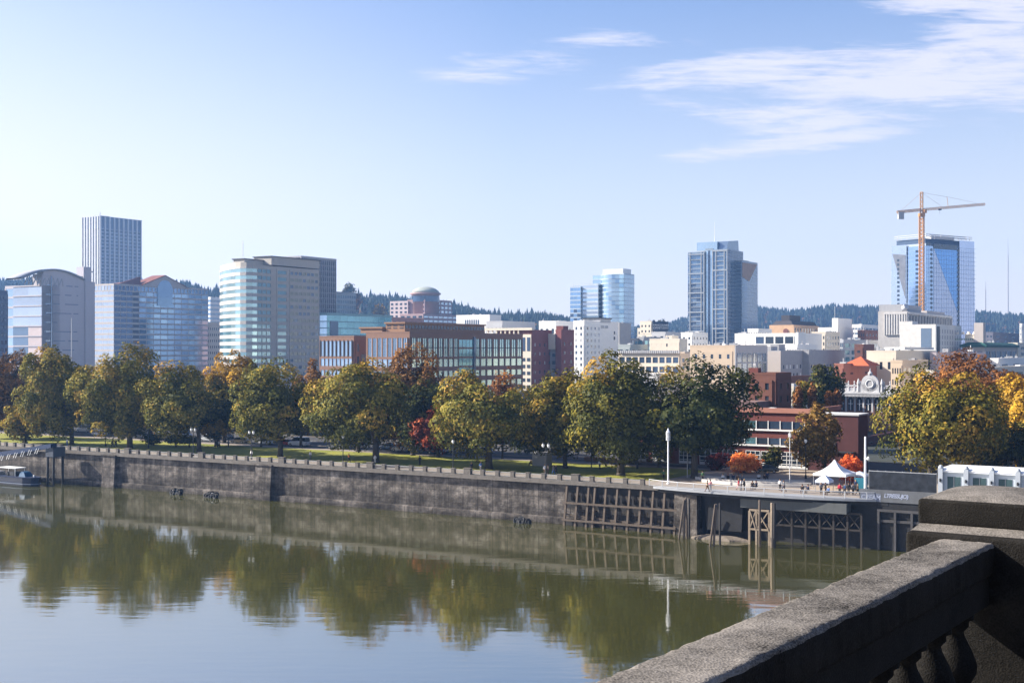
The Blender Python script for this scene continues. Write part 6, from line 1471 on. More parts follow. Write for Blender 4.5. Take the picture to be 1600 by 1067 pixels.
for i, (x, yt, lab) in enumerate(((1247,604,'leftmost slim rusty columnar tree behind the fire station roof'),(1270,598,'second slim rusty columnar tree from the left behind the fire station roof'),(1296,612,'third slim rusty columnar tree behind the fire station roof'),(1309,608,'rightmost slim rusty columnar tree beside the ornate building'))):
    T('columnar_tree',lab,x-7,x+7,yt,642,272,'rust',60+i,x,'columnar trees behind the fire station',size=.3,open_=.4,dens=.9,bias=-.1)
T('olive_tree','thin olive tree left of the dark green tree behind the fire station',1238,1270,596,640,285,'olive',66,1252,'autumn trees around the fire station',size=.35,dens=.6)
T('red_tree','large red orange tree behind the yellow green tree on the right',1440,1598,556,700,245,'rust',70,1520,'large trees right of the fire station',open_=.6,dens=.8,bias=-.05)
T('red_tree','brown red tree with an orange heart left of the large red tree',1430,1510,590,690,238,'rust',71,1470,'large trees right of the fire station',bias=-.05)
T('orange_tree','orange brown tree cut by the right edge of the photo',1545,1650,590,722,228,'gold',72,1600,'large trees right of the fire station',bias=.02)
T('green_tree','shaded olive green tree low behind the white pavilion',1500,1590,640,735,222,'olive',73,1560,'large trees right of the fire station',bias=-.12)
T('green_tree','shaded green tree at the right edge behind the white pavilion',1580,1680,660,735,215,'green2',74,1630,'large trees right of the fire station')
# shrubs along the parking
for i, (x, lab) in enumerate(((240,'low dark hedge clump left of the third trunk'),(275,'low dark hedge clump left of the third trunk, nearer its right side'),(296,'low dark hedge clump touching the third trunk'))):
    T('shrub',lab,x-15,x+15,679,693,qD(x,20),'green2',80+i,x,'low shrubs on the lawn',size=.22,cat='shrub')

# ------------------------------------------------------------------ wooded hill
cmat = leaf_mat('conifer_needles', (.009,.018,.010), (.016,.028,.014), (.028,.04,.018), .15)
dmat = leaf_mat('hill_broadleaf', (.025,.028,.012), (.07,.045,.018), (.15,.075,.028), .2)
def conifer_geo(rg, h, r, tiers=5, sides=7):
    V = []; Fc = []; z = h*.12
    for t in range(tiers):
        f = 1-t/tiers; rr = r*(f**.85)*rg.uniform(.8, 1.15); z0 = h*(.10+.80*t/tiers); z1 = min(h, z0+h*.34*(.6+.4*f)+h*.05)
        o = len(V); ph = rg.uniform(0, 6)
        for i in range(sides):
            a = ph+2*math.pi*i/sides; q = rr*(rg.uniform(.65, 1.2)); V.append((q*math.cos(a), q*math.sin(a), z0+rg.uniform(-.03, .03)*h))
        V.append((rg.uniform(-.1, .1)*r, rg.uniform(-.1, .1)*r, z1 if t < tiers-1 else h))
        Fc += [(o+i, o+(i+1) % sides, o+sides) for i in range(sides)]
    return V, Fc
rg = random.Random(11)
protos = [conifer_geo(rg, 1, .21+.08*rg.random(), rg.choice([4, 5, 6])) for _ in range(14)]
def blob_geo(rg):
    V = []; Fc = []
    for k in range(46):
        a = rg.uniform(0, 6.28); c = rg.uniform(-.6, 1); s_ = math.sqrt(1-c*c); R0 = rg.uniform(.8, 1.1)*.36
        p = Vector((s_*math.cos(a)*R0, s_*math.sin(a)*R0, .55+c*.42*rg.uniform(.8, 1.05))); n = (p-Vector((0, 0, .5))).normalized(); t = n.orthogonal().normalized(); t.rotate(Matrix.Rotation(rg.uniform(0, 6), 3, n)); bb_ = n.cross(t); s = .15
        o = len(V); V += [tuple(p+t*s), tuple(p+bb_*s+n*.04), tuple(p-t*s), tuple(p-bb_*s)]; Fc.append((o, o+1, o+2, o+3))
    return V, Fc
bprotos = [blob_geo(rg) for _ in range(8)]
def hill_pos(rg, x, t):
    Dr = ridge_D(x); D = Dr-850*(1-t); return D
fv = []; ff = []; ft = []; bv = []; bf = []; bt_ = []
ridge_list = []
def put(geo, V_, F_, T_, X, Y, Z, h, tint, ang):
    c, s = math.cos(ang), math.sin(ang); o = len(V_)
    for x, y, z in geo[0]: V_.append((X+(x*c-y*s)*h, Y+(x*s+y*c)*h, Z+z*h)); T_.append(min(1, max(0, tint+rg.uniform(-.12, .12))))
    F_ += [tuple(i+o for i in f) for f in geo[1]]
n_ind = 0
indiv = []
for i in range(15000):
    x = rg.uniform(-150, 1750); t = rg.random()**.45
    Dr = ridge_D(x); D = Dr-620*(1-t)+rg.uniform(0, 60); z = hill_z(x, D); X = (x-800)/F*D
    con = rg.random() < (.86 if t > .5 or x > 1000 else .6)
    if con: put(rg.choice(protos), fv, ff, ft, X, D, z-1, TREE_H*rg.uniform(.55, 1.08), rg.uniform(.1, .7), rg.uniform(0, 6))
    else: put(rg.choice(bprotos), bv, bf, bt_, X, D, z-1, TREE_H*rg.uniform(.45, .75), rg.uniform(.0, 1.0), rg.uniform(0, 6))
def big_mesh(name, V_, F_, T_, m):
    me = bpy.data.meshes.new(name); me.from_pydata(V_, [], F_); me.materials.append(m)
    at = me.attributes.new('tint', 'FLOAT', 'POINT'); at.data.foreach_set('value', np.array(T_, dtype=np.float32)); me.update()
    o = bpy.data.objects.new(name, me); COL.objects.link(o); return o
o = big_mesh('hill_forest', fv, ff, ft, cmat); tag(o, 'dense dark conifer forest covering the far hill', 'forest', kind='stuff')
o = big_mesh('autumn_woodland', bv, bf, bt_, dmat); tag(o, 'brown and gold broadleaf woodland mixed into the hill forest', 'woodland', kind='stuff')
# conifers that stand out on the skyline: one object each
cps = []
for g in protos[:6]:
    T_ = [rg.uniform(.1, .6) for _ in g[0]]; me = bpy.data.meshes.new('foliage'); me.from_pydata(g[0], [], g[1]); me.materials.append(cmat)
    at = me.attributes.new('tint', 'FLOAT', 'POINT'); at.data.foreach_set('value', np.array(T_, dtype=np.float32)); cps.append(me)
tb = MB(); tb.cyl((0, 0, -.05), (0, 0, .5), .022, .012, 6); tbm = tb.mesh('trunk', bark)
for k in range(96):
    x = 560+rg.uniform(0, 330) if k < 52 else (285+rg.uniform(0, 55) if k < 60 else 1180+rg.uniform(0, 420)); D = ridge_D(x)-rg.uniform(-10, 50); h = TREE_H*rg.uniform(.75, 1.2)*(1.1 if k < 60 else .9); X = (x-800)/F*D
    lab = ('dark conifer on the wooded ridge between the teal building and the pale glass tower' if k < 52 else ('blue hazy conifer on the ridge beside the blue glass office' if k < 60 else 'dark conifer on the ridge skyline right of the glass skyscraper'))
    grp = ('skyline conifers of the middle ridge', 'skyline conifers of the left ridge', 'skyline conifers of the right ridge')[0 if k < 52 else (1 if k < 60 else 2)]
    e = empty('conifer_tree', (X, D, hill_z(x, D)-1), rg.uniform(0, 6), lab, 'tree', grp); e.scale = (h, h, h)
    inst('foliage', cps[k % 6], e); inst('trunk', tbm, e)
# pale autumn tree clumps on the hill foot
for x, y, r_, pal, lab in ((593,488,11,'gold','golden broadleaf tree low on the hill left of the domed tower'),(556,470,9,'rust','pinkish brown broadleaf tree on the hill beside the grey slab'),(545,455,10,'sage','tall rounded grey green tree at the ridge end left of the dome'),(1034,512,9,'sage','pale olive tree on the hill right of the billboard')):
    D = 1500; T('hill_tree',lab,x-r_,x+r_,y-12,y+12,D,pal,90+x%7,x,'broadleaf trees on the hill',size=1.5,leafs=900,zg=hill_z(x, D))

# ------------------------------------------------------------------ lamp posts, poles
def lamp(x, q, label, heads=2, h=5.4, tone=None):
    p = W3(s_at(x, q), q); e = empty('street_lamp', p, WZ, label, 'street lamp', 'park street lamps')
    b = MB(); b.lathe([(.2, 0), (.2, .5), (.09, .8), (.07, h-.4), (.1, h-.3)], n=10); 
    if heads == 2: b.cyl((-.55, 0, h-.35), (.55, 0, h-.35), .045, n=6)
    b.build('pole', tone or dark_metal, e, smooth=False)
    for dx in ((-.55, .55) if heads == 2 else (0,)):
        b = MB(); b.lathe([(.1, 0), (.22, .15), (.26, .4), (.18, .62), (.05, .75)], (dx, 0, h-.3), 12); b.build('lamp_globe', mat('milk_glass', (.75, .76, .74), rough=.3), e, smooth=True)
        b = MB(); b.lathe([(.27, 0), (.16, .12), (.03, .3)], (dx, 0, h+.32), 10); b.build('lamp_cap', dark_metal, e)
lamp(302, 3.2, 'twin globe park lamp in front of the third large trunk'); lamp(393, 3.2, 'twin globe park lamp left of the round dark tree')
lamp(536, 3.2, 'park lamp left of the broad olive trunk', 1); lamp(708, 3.2, 'park lamp left of the wide low tree', 1); lamp(853, 3.4, 'twin globe park lamp between the wide low tree and the narrow olive tree')
lamp(996, 26, 'park lamp with a single pale globe right of the biggest trunk', 1, 6.2); lamp(1259, 24, 'black lamp with a bright white lantern in front of the autumn tree', 1, 6.4)
lamp(165, 12, 'park lamp between the first and second large trunks', 1); lamp(232, 12, 'park lamp right of the second large trunk', 1); lamp(600, 40, 'lamp beside the parked cars right of the broad olive trunk', 1); lamp(1075, 30, 'dark lamp beside the rightmost large trunk', 1, 6)
def pole(x, yb_, yt, label, r=.11, m=white_paint, kind=''):
    D = ground_D(yb_); c = px(x, yb_, D); h = (yb_-yt)/F*D; e = empty('white_pole', (c.x, c.y, GZ), WZ, label, 'pole')
    b = MB(); b.lathe([(r*2.2, 0), (r*2.2, .15), (r*1.25, .2), (r*.8, h)], n=10); b.build('pole', m, e, smooth=False)
    if kind == 'cage':
        for k in range(6):
            b = MB(); b.lathe([(.36, 0), (.36, .05)], (0, 0, h-1.6+k*.22), 14); b.build('lantern_ring', white_paint, e)
        b = MB()
        for k in range(6): a = k*math.pi/3; b.cyl((.32*math.cos(a), .32*math.sin(a), h-1.7), (.32*math.cos(a), .32*math.sin(a), h-.3), .03, n=5)
        b.lathe([(.38, 0), (.2, .25), (.04, .7)], (0, 0, h-.35), 10); b.build('lantern_cage', white_paint, e)
    if kind == 'arm':
        b = MB(); b.box(-.2, -.2, h-.9, .2, .2, h-.3); b.build('signal_box', lightgrey, e)
    if kind == 'globe':
        b = MB(); b.cyl((0, 0, h*.62), (-.5, .3, h*.62), .04, n=6); b.lathe([(.05, 0), (.22, .15), (.24, .4), (.05, .6)], (-.55, .35, h*.60), 10); b.build('lamp_globe', MATS['milk_glass'], e)
pole(1044, 756, 672, 'tall white pole topped by a ringed lantern cage at the left end of the lookout', .12, kind='cage')
pole(1074, 746, 671, 'thin pale pole right of the ringed lantern pole', .06, lightgrey)
pole(1234, 758, 674, 'thin pale pole with a small box top in front of the fire station windows', .08, lightgrey, 'arm')
pole(1352, 774, 682, 'thick white pole at the right end of the lookout beside the fence', .17, kind='globe')
pole(112, 640, 497, 'slim light mast rising above the first two park trees', .2, lightgrey)

# ------------------------------------------------------------------ tents
def tent(x, y0, yp, half, label, wall_h, peaked=True, tone=None, q=8, nm='tent'):
    D = ground_D(y0); c = px(x, y0, D); e = empty(nm, (c.x, c.y, GZ), WZ, label, 'tent'); hp = (y0-yp)/F*D; r = half/F*D
    b = MB(); n = 8; rings = []
    prof = [(1, wall_h), (.8, wall_h+(hp-wall_h)*.10), (.55, wall_h+(hp-wall_h)*.27), (.3, wall_h+(hp-wall_h)*.52), (.12, wall_h+(hp-wall_h)*.8), (.02, hp)] if peaked else [(1, wall_h), (.5, wall_h+(hp-wall_h)*.55), (.02, hp)]
    sq = []
    for i in range(16):
        a = math.pi/4*(i/2); cx_, sy_ = math.cos(a), math.sin(a); m_ = max(abs(cx_), abs(sy_)); sq.append((cx_/m_, sy_/m_))
    for f, z in prof: b.v += [(r*f*x_, r*f*y_, z) for x_, y_ in sq]
    for j in range(len(prof)-1): b.f += [(j*16+i, j*16+(i+1)%16, (j+1)*16+(i+1)%16, (j+1)*16+i) for i in range(16)]
    b.m = [0]*len(b.f); b.build('canopy', tone or mat('tent_fabric', (.82, .83, .85), rough=.6, var=.03), e, smooth=False)
    v = MB(); 
    for x0, y0_, x1, y1 in ((-r, -r-.02, r, -r), (-r, r, r, r+.02), (-r-.02, -r, -r, r), (r, -r, r+.02, r)): v.box(x0, y0_, wall_h-.35, x1, y1, wall_h+.01)
    v.build('valance', tone or MATS['tent_fabric'], e)
    for sx_ in (-1, 1):
        for sy_ in (-1, 1):
            v = MB(); v.cyl((sx_*r*.97, sy_*r*.97, 0), (sx_*r*.97, sy_*r*.97, wall_h), .05, n=6); v.build('leg', grey_metal, e)
    return e
tent(1304, 762, 718, 26, 'large white marquee with a tall peaked roof on the lookout', 2.4)
tent(1288, 768, 741, 11, 'small pale blue white pop-up tent in front of the peaked marquee', 1.8, False, mat('blue_white_fabric', (.62, .68, .80), rough=.6))
tent(1343, 760, 736, 11, 'small blue and white pop-up tent right of the scarlet maple', 2.0, False, mat('pale_tent', (.6, .66, .75), rough=.6))
c = px(1345, 764, ground_D(766)); b = MB(); b.box(-.9, -.5, 0, .9, .5, 1.9); o = b.build('blue_booth', mat('teal_paint', (.03, .17, .24), rough=.5), None, loc=(c.x, c.y, GZ), rz=WZ); tag(o, 'teal blue booth under the right pop-up tent', 'booth')

# amphitheatre steps, curved benches
for i, (q, xa, xb_) in enumerate(((17, 1092, 1258), (13.5, 1088, 1268), (10.0, 1098, 1262))):
    s0, s1 = s_at(xb_, q), s_at(xa, q); b = MB(); n = 14
    for k in range(n):
        a, c_ = k/n, (k+1)/n
        f = lambda t: (s0+(s1-s0)*t, -(q-2.2*math.sin(math.pi*t)))
        A_, B_ = f(a), f(c_); b.hull8([(A_[0],A_[1],GZ),(B_[0],B_[1],GZ),(B_[0],B_[1]+.5,GZ),(A_[0],A_[1]+.5,GZ)], [(A_[0],A_[1],GZ+.5),(B_[0],B_[1],GZ+.5),(B_[0],B_[1]+.5,GZ+.5),(A_[0],A_[1]+.5,GZ+.5)])
    o = b.build('curved_bench', mat('bench_concrete', (.52, .50, .47), var=.1), None, loc=(P0.x, P0.y, 0), rz=WZ); tag(o, ('rearmost','middle','nearest')[i]+' of three long curved pale stone benches on the lookout plaza', 'bench', 'curved benches on the plaza')
# small kiosk and benches by the lawn
c = W3(s_at(847, 22), 22); e = empty('park_kiosk', c, WZ, 'small grey stone kiosk at the right of the wide low tree', 'kiosk'); b = MB(); b.box(-1.6, -1, 0, 1.6, 1, 2.3); b.build('kiosk_wall', grey_wall, e); b = MB(); b.prism([(-1.9, -1.3), (1.9, -1.3), (1.9, 1.3), (-1.9, 1.3)], 2.3, 2.6); b.build('kiosk_roof', lightgrey, e)
c = W3(s_at(950, 36), 36); e = empty('brick_planter', c, WZ, 'long low orange brick planter left of the biggest trunk', 'planter'); b = MB(); b.box(-5, -.6, 0, 5, .6, .8); b.build('planter_wall', orange_brick, e)

# ------------------------------------------------------------------ cars
car_glass = mat('car_glass', (.02, .025, .03), rough=.08, metal=.3, var=.05); rubber = mat('rubber', (.02, .02, .02)); rimm = mat('rim', (.4, .4, .42), rough=.3, metal=.7)
def loft(mb, secs):
    K = len(secs[0]); o = len(mb.v)
    for s in secs: mb.v += s
    for i in range(len(secs)-1): mb.f += [(o+i*K+j, o+i*K+(j+1)%K, o+(i+1)*K+(j+1)%K, o+(i+1)*K+j) for j in range(K)]
    mb.f += [tuple(o+j for j in range(K-1, -1, -1)), tuple(o+(len(secs)-1)*K+j for j in range(K))]; mb.m += [0]*(len(mb.f)-len(mb.m))
def make_car(kind, label, loc, rz):
    e = empty(kind, loc, rz, label, {'parked_car': 'car', 'parked_suv': 'car', 'parked_van': 'van'}[kind])
    L, Wd = {'parked_car': (4.6, .88), 'parked_suv': (4.8, .94), 'parked_van': (5.4, 1.0)}[kind]
    belt, top = {'parked_car': (.92, 1.44), 'parked_suv': (1.08, 1.75), 'parked_van': (1.2, 2.1)}[kind]
    b = MB(); secs = []
    for x, zb_, zt_, wf in ((-L/2, .42, belt*.78, .80), (-L/2+.12, .30, belt*.92, .92), (-L*.36, .24, belt, 1), (0, .22, belt, 1), (L*.22, .24, belt*.97, 1), (L*.36, .25, belt*.86, .97), (L/2-.15, .30, belt*.74, .90), (L/2, .40, belt*.60, .78)):
        w_ = Wd*wf; secs.append([(x, -w_*.93, zb_), (x, -w_, zb_+.2), (x, -w_*.98, zt_-.1), (x, -w_*.86, zt_), (x, w_*.86, zt_), (x, w_*.98, zt_-.1), (x, w_, zb_+.2), (x, w_*.93, zb_)])
    loft(b, secs); b.build('body', white_paint, e, smooth=False)
    c0, c1, c2, c3 = {'parked_car': (-.42, -.24, .08, .27), 'parked_suv': (-.47, -.40, .08, .26), 'parked_van': (-.49, -.46, .16, .33)}[kind]
    b = MB(); q = Wd*.84; t = Wd*.70
    b.hull8([(L*c0, -q, belt-.04), (L*c3, -q, belt-.04), (L*c3, q, belt-.04), (L*c0, q, belt-.04)], [(L*c1, -t, top-.06), (L*c2, -t, top-.06), (L*c2, t, top-.06), (L*c1, t, top-.06)]); b.build('window', car_glass, e)
    b = MB(); b.hull8([(L*c1-.02, -t-.01, top-.07), (L*c2+.02, -t-.01, top-.07), (L*c2+.02, t+.01, top-.07), (L*c1-.02, t+.01, top-.07)], [(L*c1+.1, -t+.1, top), (L*c2-.1, -t+.1, top), (L*c2-.1, t-.1, top), (L*c1+.1, t-.1, top)]); b.build('car_roof', white_paint, e)
    for sx_ in (-.31, .32):
        for sy_ in (-1, 1):
            b = MB(); b.cyl((L*sx_, sy_*(Wd-.2), .33), (L*sx_, sy_*(Wd+.01), .33), .33, n=14); o = b.build('wheel', rubber, e); b = MB(); b.cyl((L*sx_, sy_*(Wd+.005), .33), (L*sx_, sy_*(Wd+.03), .33), .2, n=10); b.build('rim', rimm, o)
    for sy_ in (-1, 1):
        b = MB(); b.box(L/2-.12, sy_*Wd*.6-.14, belt*.58, L/2+.0, sy_*Wd*.6+.14, belt*.72); b.build('headlight', mat('headlight', (.7, .7, .7), rough=.2), e)
        b = MB(); b.box(-L/2-.01, sy_*Wd*.62-.12, belt*.62, -L/2+.1, sy_*Wd*.62+.12, belt*.78); b.build('tail_light', mat('tail_light', (.35, .02, .02), rough=.3), e)
    return e
paints = {'white': (.75,.76,.77), 'silver': (.42,.44,.46), 'black': (.015,.016,.02), 'dark grey': (.09,.095,.10), 'red': (.35,.03,.025), 'blue': (.05,.13,.30), 'tan': (.35,.29,.21), 'dark blue': (.02,.035,.09)}
pm_ = {k: mat('car_paint_'+k.replace(' ', '_'), v, rough=.25, var=.03, spec=.6) for k, v in paints.items()}
cars = [ # x, q, kind, colour, where
 (12,44,'suv','white','at the far left edge behind the small orange tinged tree'),(28,34,'car','dark grey','behind the small orange tinged tree'),(62,44,'car','silver','left of the first large trunk'),(88,36,'car','dark blue','just left of the first large trunk'),
 (133,44,'van','silver','right of the first large trunk'),(156,36,'car','white','between the first and second large trunks'),(180,44,'suv','black','just left of the second large trunk'),
 (222,36,'car','silver','right of the second large trunk'),(243,46,'suv','white','behind the low hedge clumps'),(262,36,'car','dark grey','above the low hedge clumps'),(287,44,'car','white','just left of the third large trunk'),
 (326,36,'suv','silver','under the golden tree'),(352,44,'car','black','under the golden tree, farther from the river'),(374,36,'car','tan','left of the twin globe lamp by the round tree'),
 (413,36,'car','white','left of the round dark tree trunk'),(428,44,'suv','blue','behind the round dark tree trunk'),(450,36,'car','red','just right of the round dark tree trunk'),(467,36,'van','white','right of the round dark tree trunk'),
 (527,34,'suv','dark grey','between the round dark tree and the broad olive tree'),(556,44,'car','black','left of the broad olive trunk'),(607,38,'car','blue','right of the broad olive trunk'),
 (628,36,'suv','white','left of the tall rusty topped tree trunk'),(634,46,'van','silver','behind the tall rusty topped tree trunk'),(676,40,'van','white','under the red maple'),(684,34,'suv','dark blue','in front of the white van under the red maple'),
 (733,40,'car','white','behind the lamp left of the wide low tree'),(757,40,'car','silver','behind the wide low tree trunk'),(836,46,'suv','black','right of the wide low tree trunk'),(872,46,'car','dark grey','behind the narrow yellow olive tree')]
base = {}
for x, q, kind, colr, where in cars:
    s = s_at(x, q); p = W3(s, q, GZ+.012); kn = {'car': 'parked_car', 'suv': 'parked_suv', 'van': 'parked_van'}[kind]; lab = '%s %s parked %s' % (colr, kind, where)
    rz = WZ if (int(x) % 3) else WZ+math.pi
    if kind not in base: o = make_car(kn, lab, p, rz); base[kind] = o; o['group'] = 'cars parked along the park'; first = o
    else: o = copy_tree(base[kind], p, rz, lab, 'cars parked along the park')
    for ch_ in children_of(o):
        if ch_.name.split('.')[0] in ('body', 'car_roof'): ch_.material_slots[0].link = 'OBJECT'; ch_.material_slots[0].material = pm_[colr]
p = W3(s_at(1197, 31), 31, GZ+.02); o = copy_tree(base['car'], p, WZ+R(20), 'black car standing on the plaza right of the orange maple', 'cars parked along the park')
for ch_ in children_of(o):
    if ch_.name.split('.')[0] in ('body', 'car_roof'): ch_.material_slots[0].link = 'OBJECT'; ch_.material_slots[0].material = pm_['black']

# ------------------------------------------------------------------ people
def skinned(name, verts, edges, radii, m, sub=1):
    me = bpy.data.meshes.new(name); me.from_pydata(verts, edges, []); o = bpy.data.objects.new(name, me); COL.objects.link(o)
    md = o.modifiers.new('skin', 'SKIN'); md.use_smooth_shade = True
    if not me.skin_vertices: 
        bm_ = __import__('bmesh').new(); bm_.from_mesh(me); bm_.verts.layers.skin.verify(); bm_.to_mesh(me); bm_.free()
    for i, r in enumerate(radii): sv = me.skin_vertices[0].data[i]; sv.radius = (r, r); sv.use_root = (i == 0)
    if sub: o.modifiers.new('sub', 'SUBSURF').levels = sub
    dg = bpy.context.evaluated_depsgraph_get(); dg.update(); nm = bpy.data.meshes.new_from_object(o.evaluated_get(dg))
    COL.objects.unlink(o); bpy.data.objects.remove(o); nm.materials.clear(); nm.materials.append(m); nm.name = name
    return nm
skin_m = mat('skin', (.45, .27, .19), rough=.6, var=.05)
def pose(kind):
    """joints of a 1.72 m figure facing +x; returns meshes"""
    st = .0
    if kind == 'stand': hip = .93; kn = [(.03, .10, .50), (.0, -.10, .50)]; an = [(.0, .12, .09), (-.04, -.11, .09)]; el = [(-.03, .27, 1.12), (.02, -.27, 1.12)]; ha = [(.10, .27, .88), (.16, -.22, .92)]; lean = 0
    elif kind == 'walk': hip = .92; kn = [(.20, .09, .52), (-.06, -.09, .48)]; an = [(.30, .09, .10), (-.34, -.09, .16)]; el = [(-.14, .25, 1.14), (.10, -.25, 1.14)]; ha = [(-.10, .26, .90), (.30, -.24, .98)]; lean = .04
    else: hip = .50; kn = [(.44, .12, .50), (.44, -.12, .48)]; an = [(.42, .12, .09), (.50, -.12, .09)]; el = [(.10, .26, .74), (.12, -.26, .74)]; ha = [(.36, .16, .60), (.34, -.14, .60)]; lean = .08
    dz = hip-.93; S_ = lambda x, y, z: (x+lean*max(0, (z-.9)), y, z+dz)
    V = [(0, 0, hip), S_(0, 0, 1.12), S_(0, 0, 1.33), S_(.0, 0, 1.46), S_(.02, 0, 1.55), S_(.03, 0, 1.64), S_(.02, 0, 1.70)]
    Rr = [.13, .125, .14, .06, .085, .095, .06]; E = [(0,1),(1,2),(2,3),(3,4),(4,5),(5,6)]
    nose = len(V); V.append(S_(.135, 0, 1.60)); Rr.append(.014); E.append((4, nose))
    for sy_ in (1, -1): k = len(V); V.append(S_(.01, sy_*.10, 1.60)); Rr.append(.016); E.append((4, k))
    arms = []; legs = []
    for i, sy_ in enumerate((1, -1)):
        a = len(V); V.append(S_(0, sy_*.19, 1.38)); Rr.append(.062); E.append((2, a))
        e_ = el[i]; V.append(e_); Rr.append(.045); E.append((a, a+1)); h_ = ha[i]; V.append(h_); Rr.append(.030); E.append((a+1, a+2))
        d = (Vector(h_)-Vector(e_)).normalized(); pm2 = Vector(h_)+d*.07; V.append(tuple(pm2)); Rr.append(.034); E.append((a+2, a+3)); arms.append((a, a+1, a+2))
        up = Vector((0, 1, 0)); 
        for f in range(4): k = len(V); V.append(tuple(pm2+d*(.075-.012*abs(f-1.4))+Vector((.018*(f-1.5), 0, 0))+Vector((.012, -sy_*.015, 0)))); Rr.append(.009); E.append((a+3, k))
        k = len(V); V.append(tuple(Vector(h_)+d*.06+Vector((.045, -sy_*.01, 0)))); Rr.append(.010); E.append((a+2, k))
        l = len(V); V.append((0, sy_*.095, hip-.05)); Rr.append(.095); E.append((0, l)); V.append(kn[i]); Rr.append(.062); E.append((l, l+1)); V.append(an[i]); Rr.append(.042); E.append((l+1, l+2))
        V.append((an[i][0]+.16, an[i][1], .045)); Rr.append(.035); E.append((l+2, l+3)); legs.append((l, l+1, l+2))
    body = skinned('body', V, E, Rr, skin_m)
    def sub(ids, ed, add, scale=1.0): return [V[i] for i in ids], ed, [Rr[i]*scale+add for i in ids]
    a0, a1 = arms; ids = [1, 0, 2, 3, a0[0], a0[1], a0[2], a1[0], a1[1], a1[2]]
    v, e2, r = sub(ids, [(0,1),(0,2),(2,3),(2,4),(4,5),(5,6),(2,7),(7,8),(8,9)], .022); r[3] = .075; shirt = skinned('jacket', v, e2, r, white_paint)
    l0, l1 = legs; ids = [0, l0[0], l0[1], l0[2], l1[0], l1[1], l1[2]]
    v, e2, r = sub(ids, [(0,1),(1,2),(2,3),(0,4),(4,5),(5,6)], .018); trous = skinned('trousers', v, e2, r, white_paint)
    hb = MB(); cx_, cy_, cz_ = S_(.005, 0, 1.665); n = 12
    hb.lathe([(.02, .11), (.07, .09), (.108, .045), (.118, -.01), (.11, -.05)], (cx_-.012, cy_, cz_), n)
    shoe = MB()
    for i in range(2): x, y, z = an[i]; shoe.hull8([(x-.09, y-.05, 0.0), (x+.2, y-.05, 0.0), (x+.2, y+.05, 0.0), (x-.09, y+.05, 0.0)], [(x-.07, y-.045, .1), (x+.12, y-.04, .08), (x+.12, y+.04, .08), (x-.07, y+.045, .1)])
    return dict(body=body, jacket=shirt, trousers=trous, hair=hb.mesh('hair', white_paint, True), shoes=shoe.mesh('shoes', dark_metal))
poses = {k: pose(k) for k in ('stand', 'walk', 'sit')}
cl = {k: mat('cloth_'+k.replace(' ', '_'), v, rough=.85, var=.1) for k, v in {'black': (.02,.02,.022), 'navy': (.02,.03,.07), 'grey': (.2,.2,.21), 'white': (.7,.7,.68), 'red': (.5,.03,.06), 'pink': (.6,.28,.28), 'blue': (.08,.16,.35), 'brown': (.14,.08,.05), 'tan': (.4,.3,.2), 'green': (.06,.12,.06), 'orange': (.6,.2,.04)}.items()}
hairs = [mat('dark_hair', (.02,.015,.012)), mat('brown_hair', (.09,.05,.025)), mat('fair_hair', (.35,.24,.11))]
def person(x, q, k, top, bot, label, ang=0, sc=1.0, dz=0):
    p = W3(s_at(x, q), q, GZ+.03+dz); e = empty('person', p, WZ+R(ang), label, 'person', 'people on the promenade'); e.scale = (sc,)*3
    P = poses[k]; inst('body', P['body'], e); inst('jacket', P['jacket'], e, m=cl[top]); inst('trousers', P['trousers'], e, m=cl[bot]); inst('hair', P['hair'], e, m=hairs[int(x) % 3]); inst('shoes', P['shoes'], e)
def person_at(x, yb_, *a, **k):
    D = ground_D(yb_); c = px(x, yb_, D); q = (Vector((c.x, c.y))-P0).dot(BX); person(x, q, *a, **k)
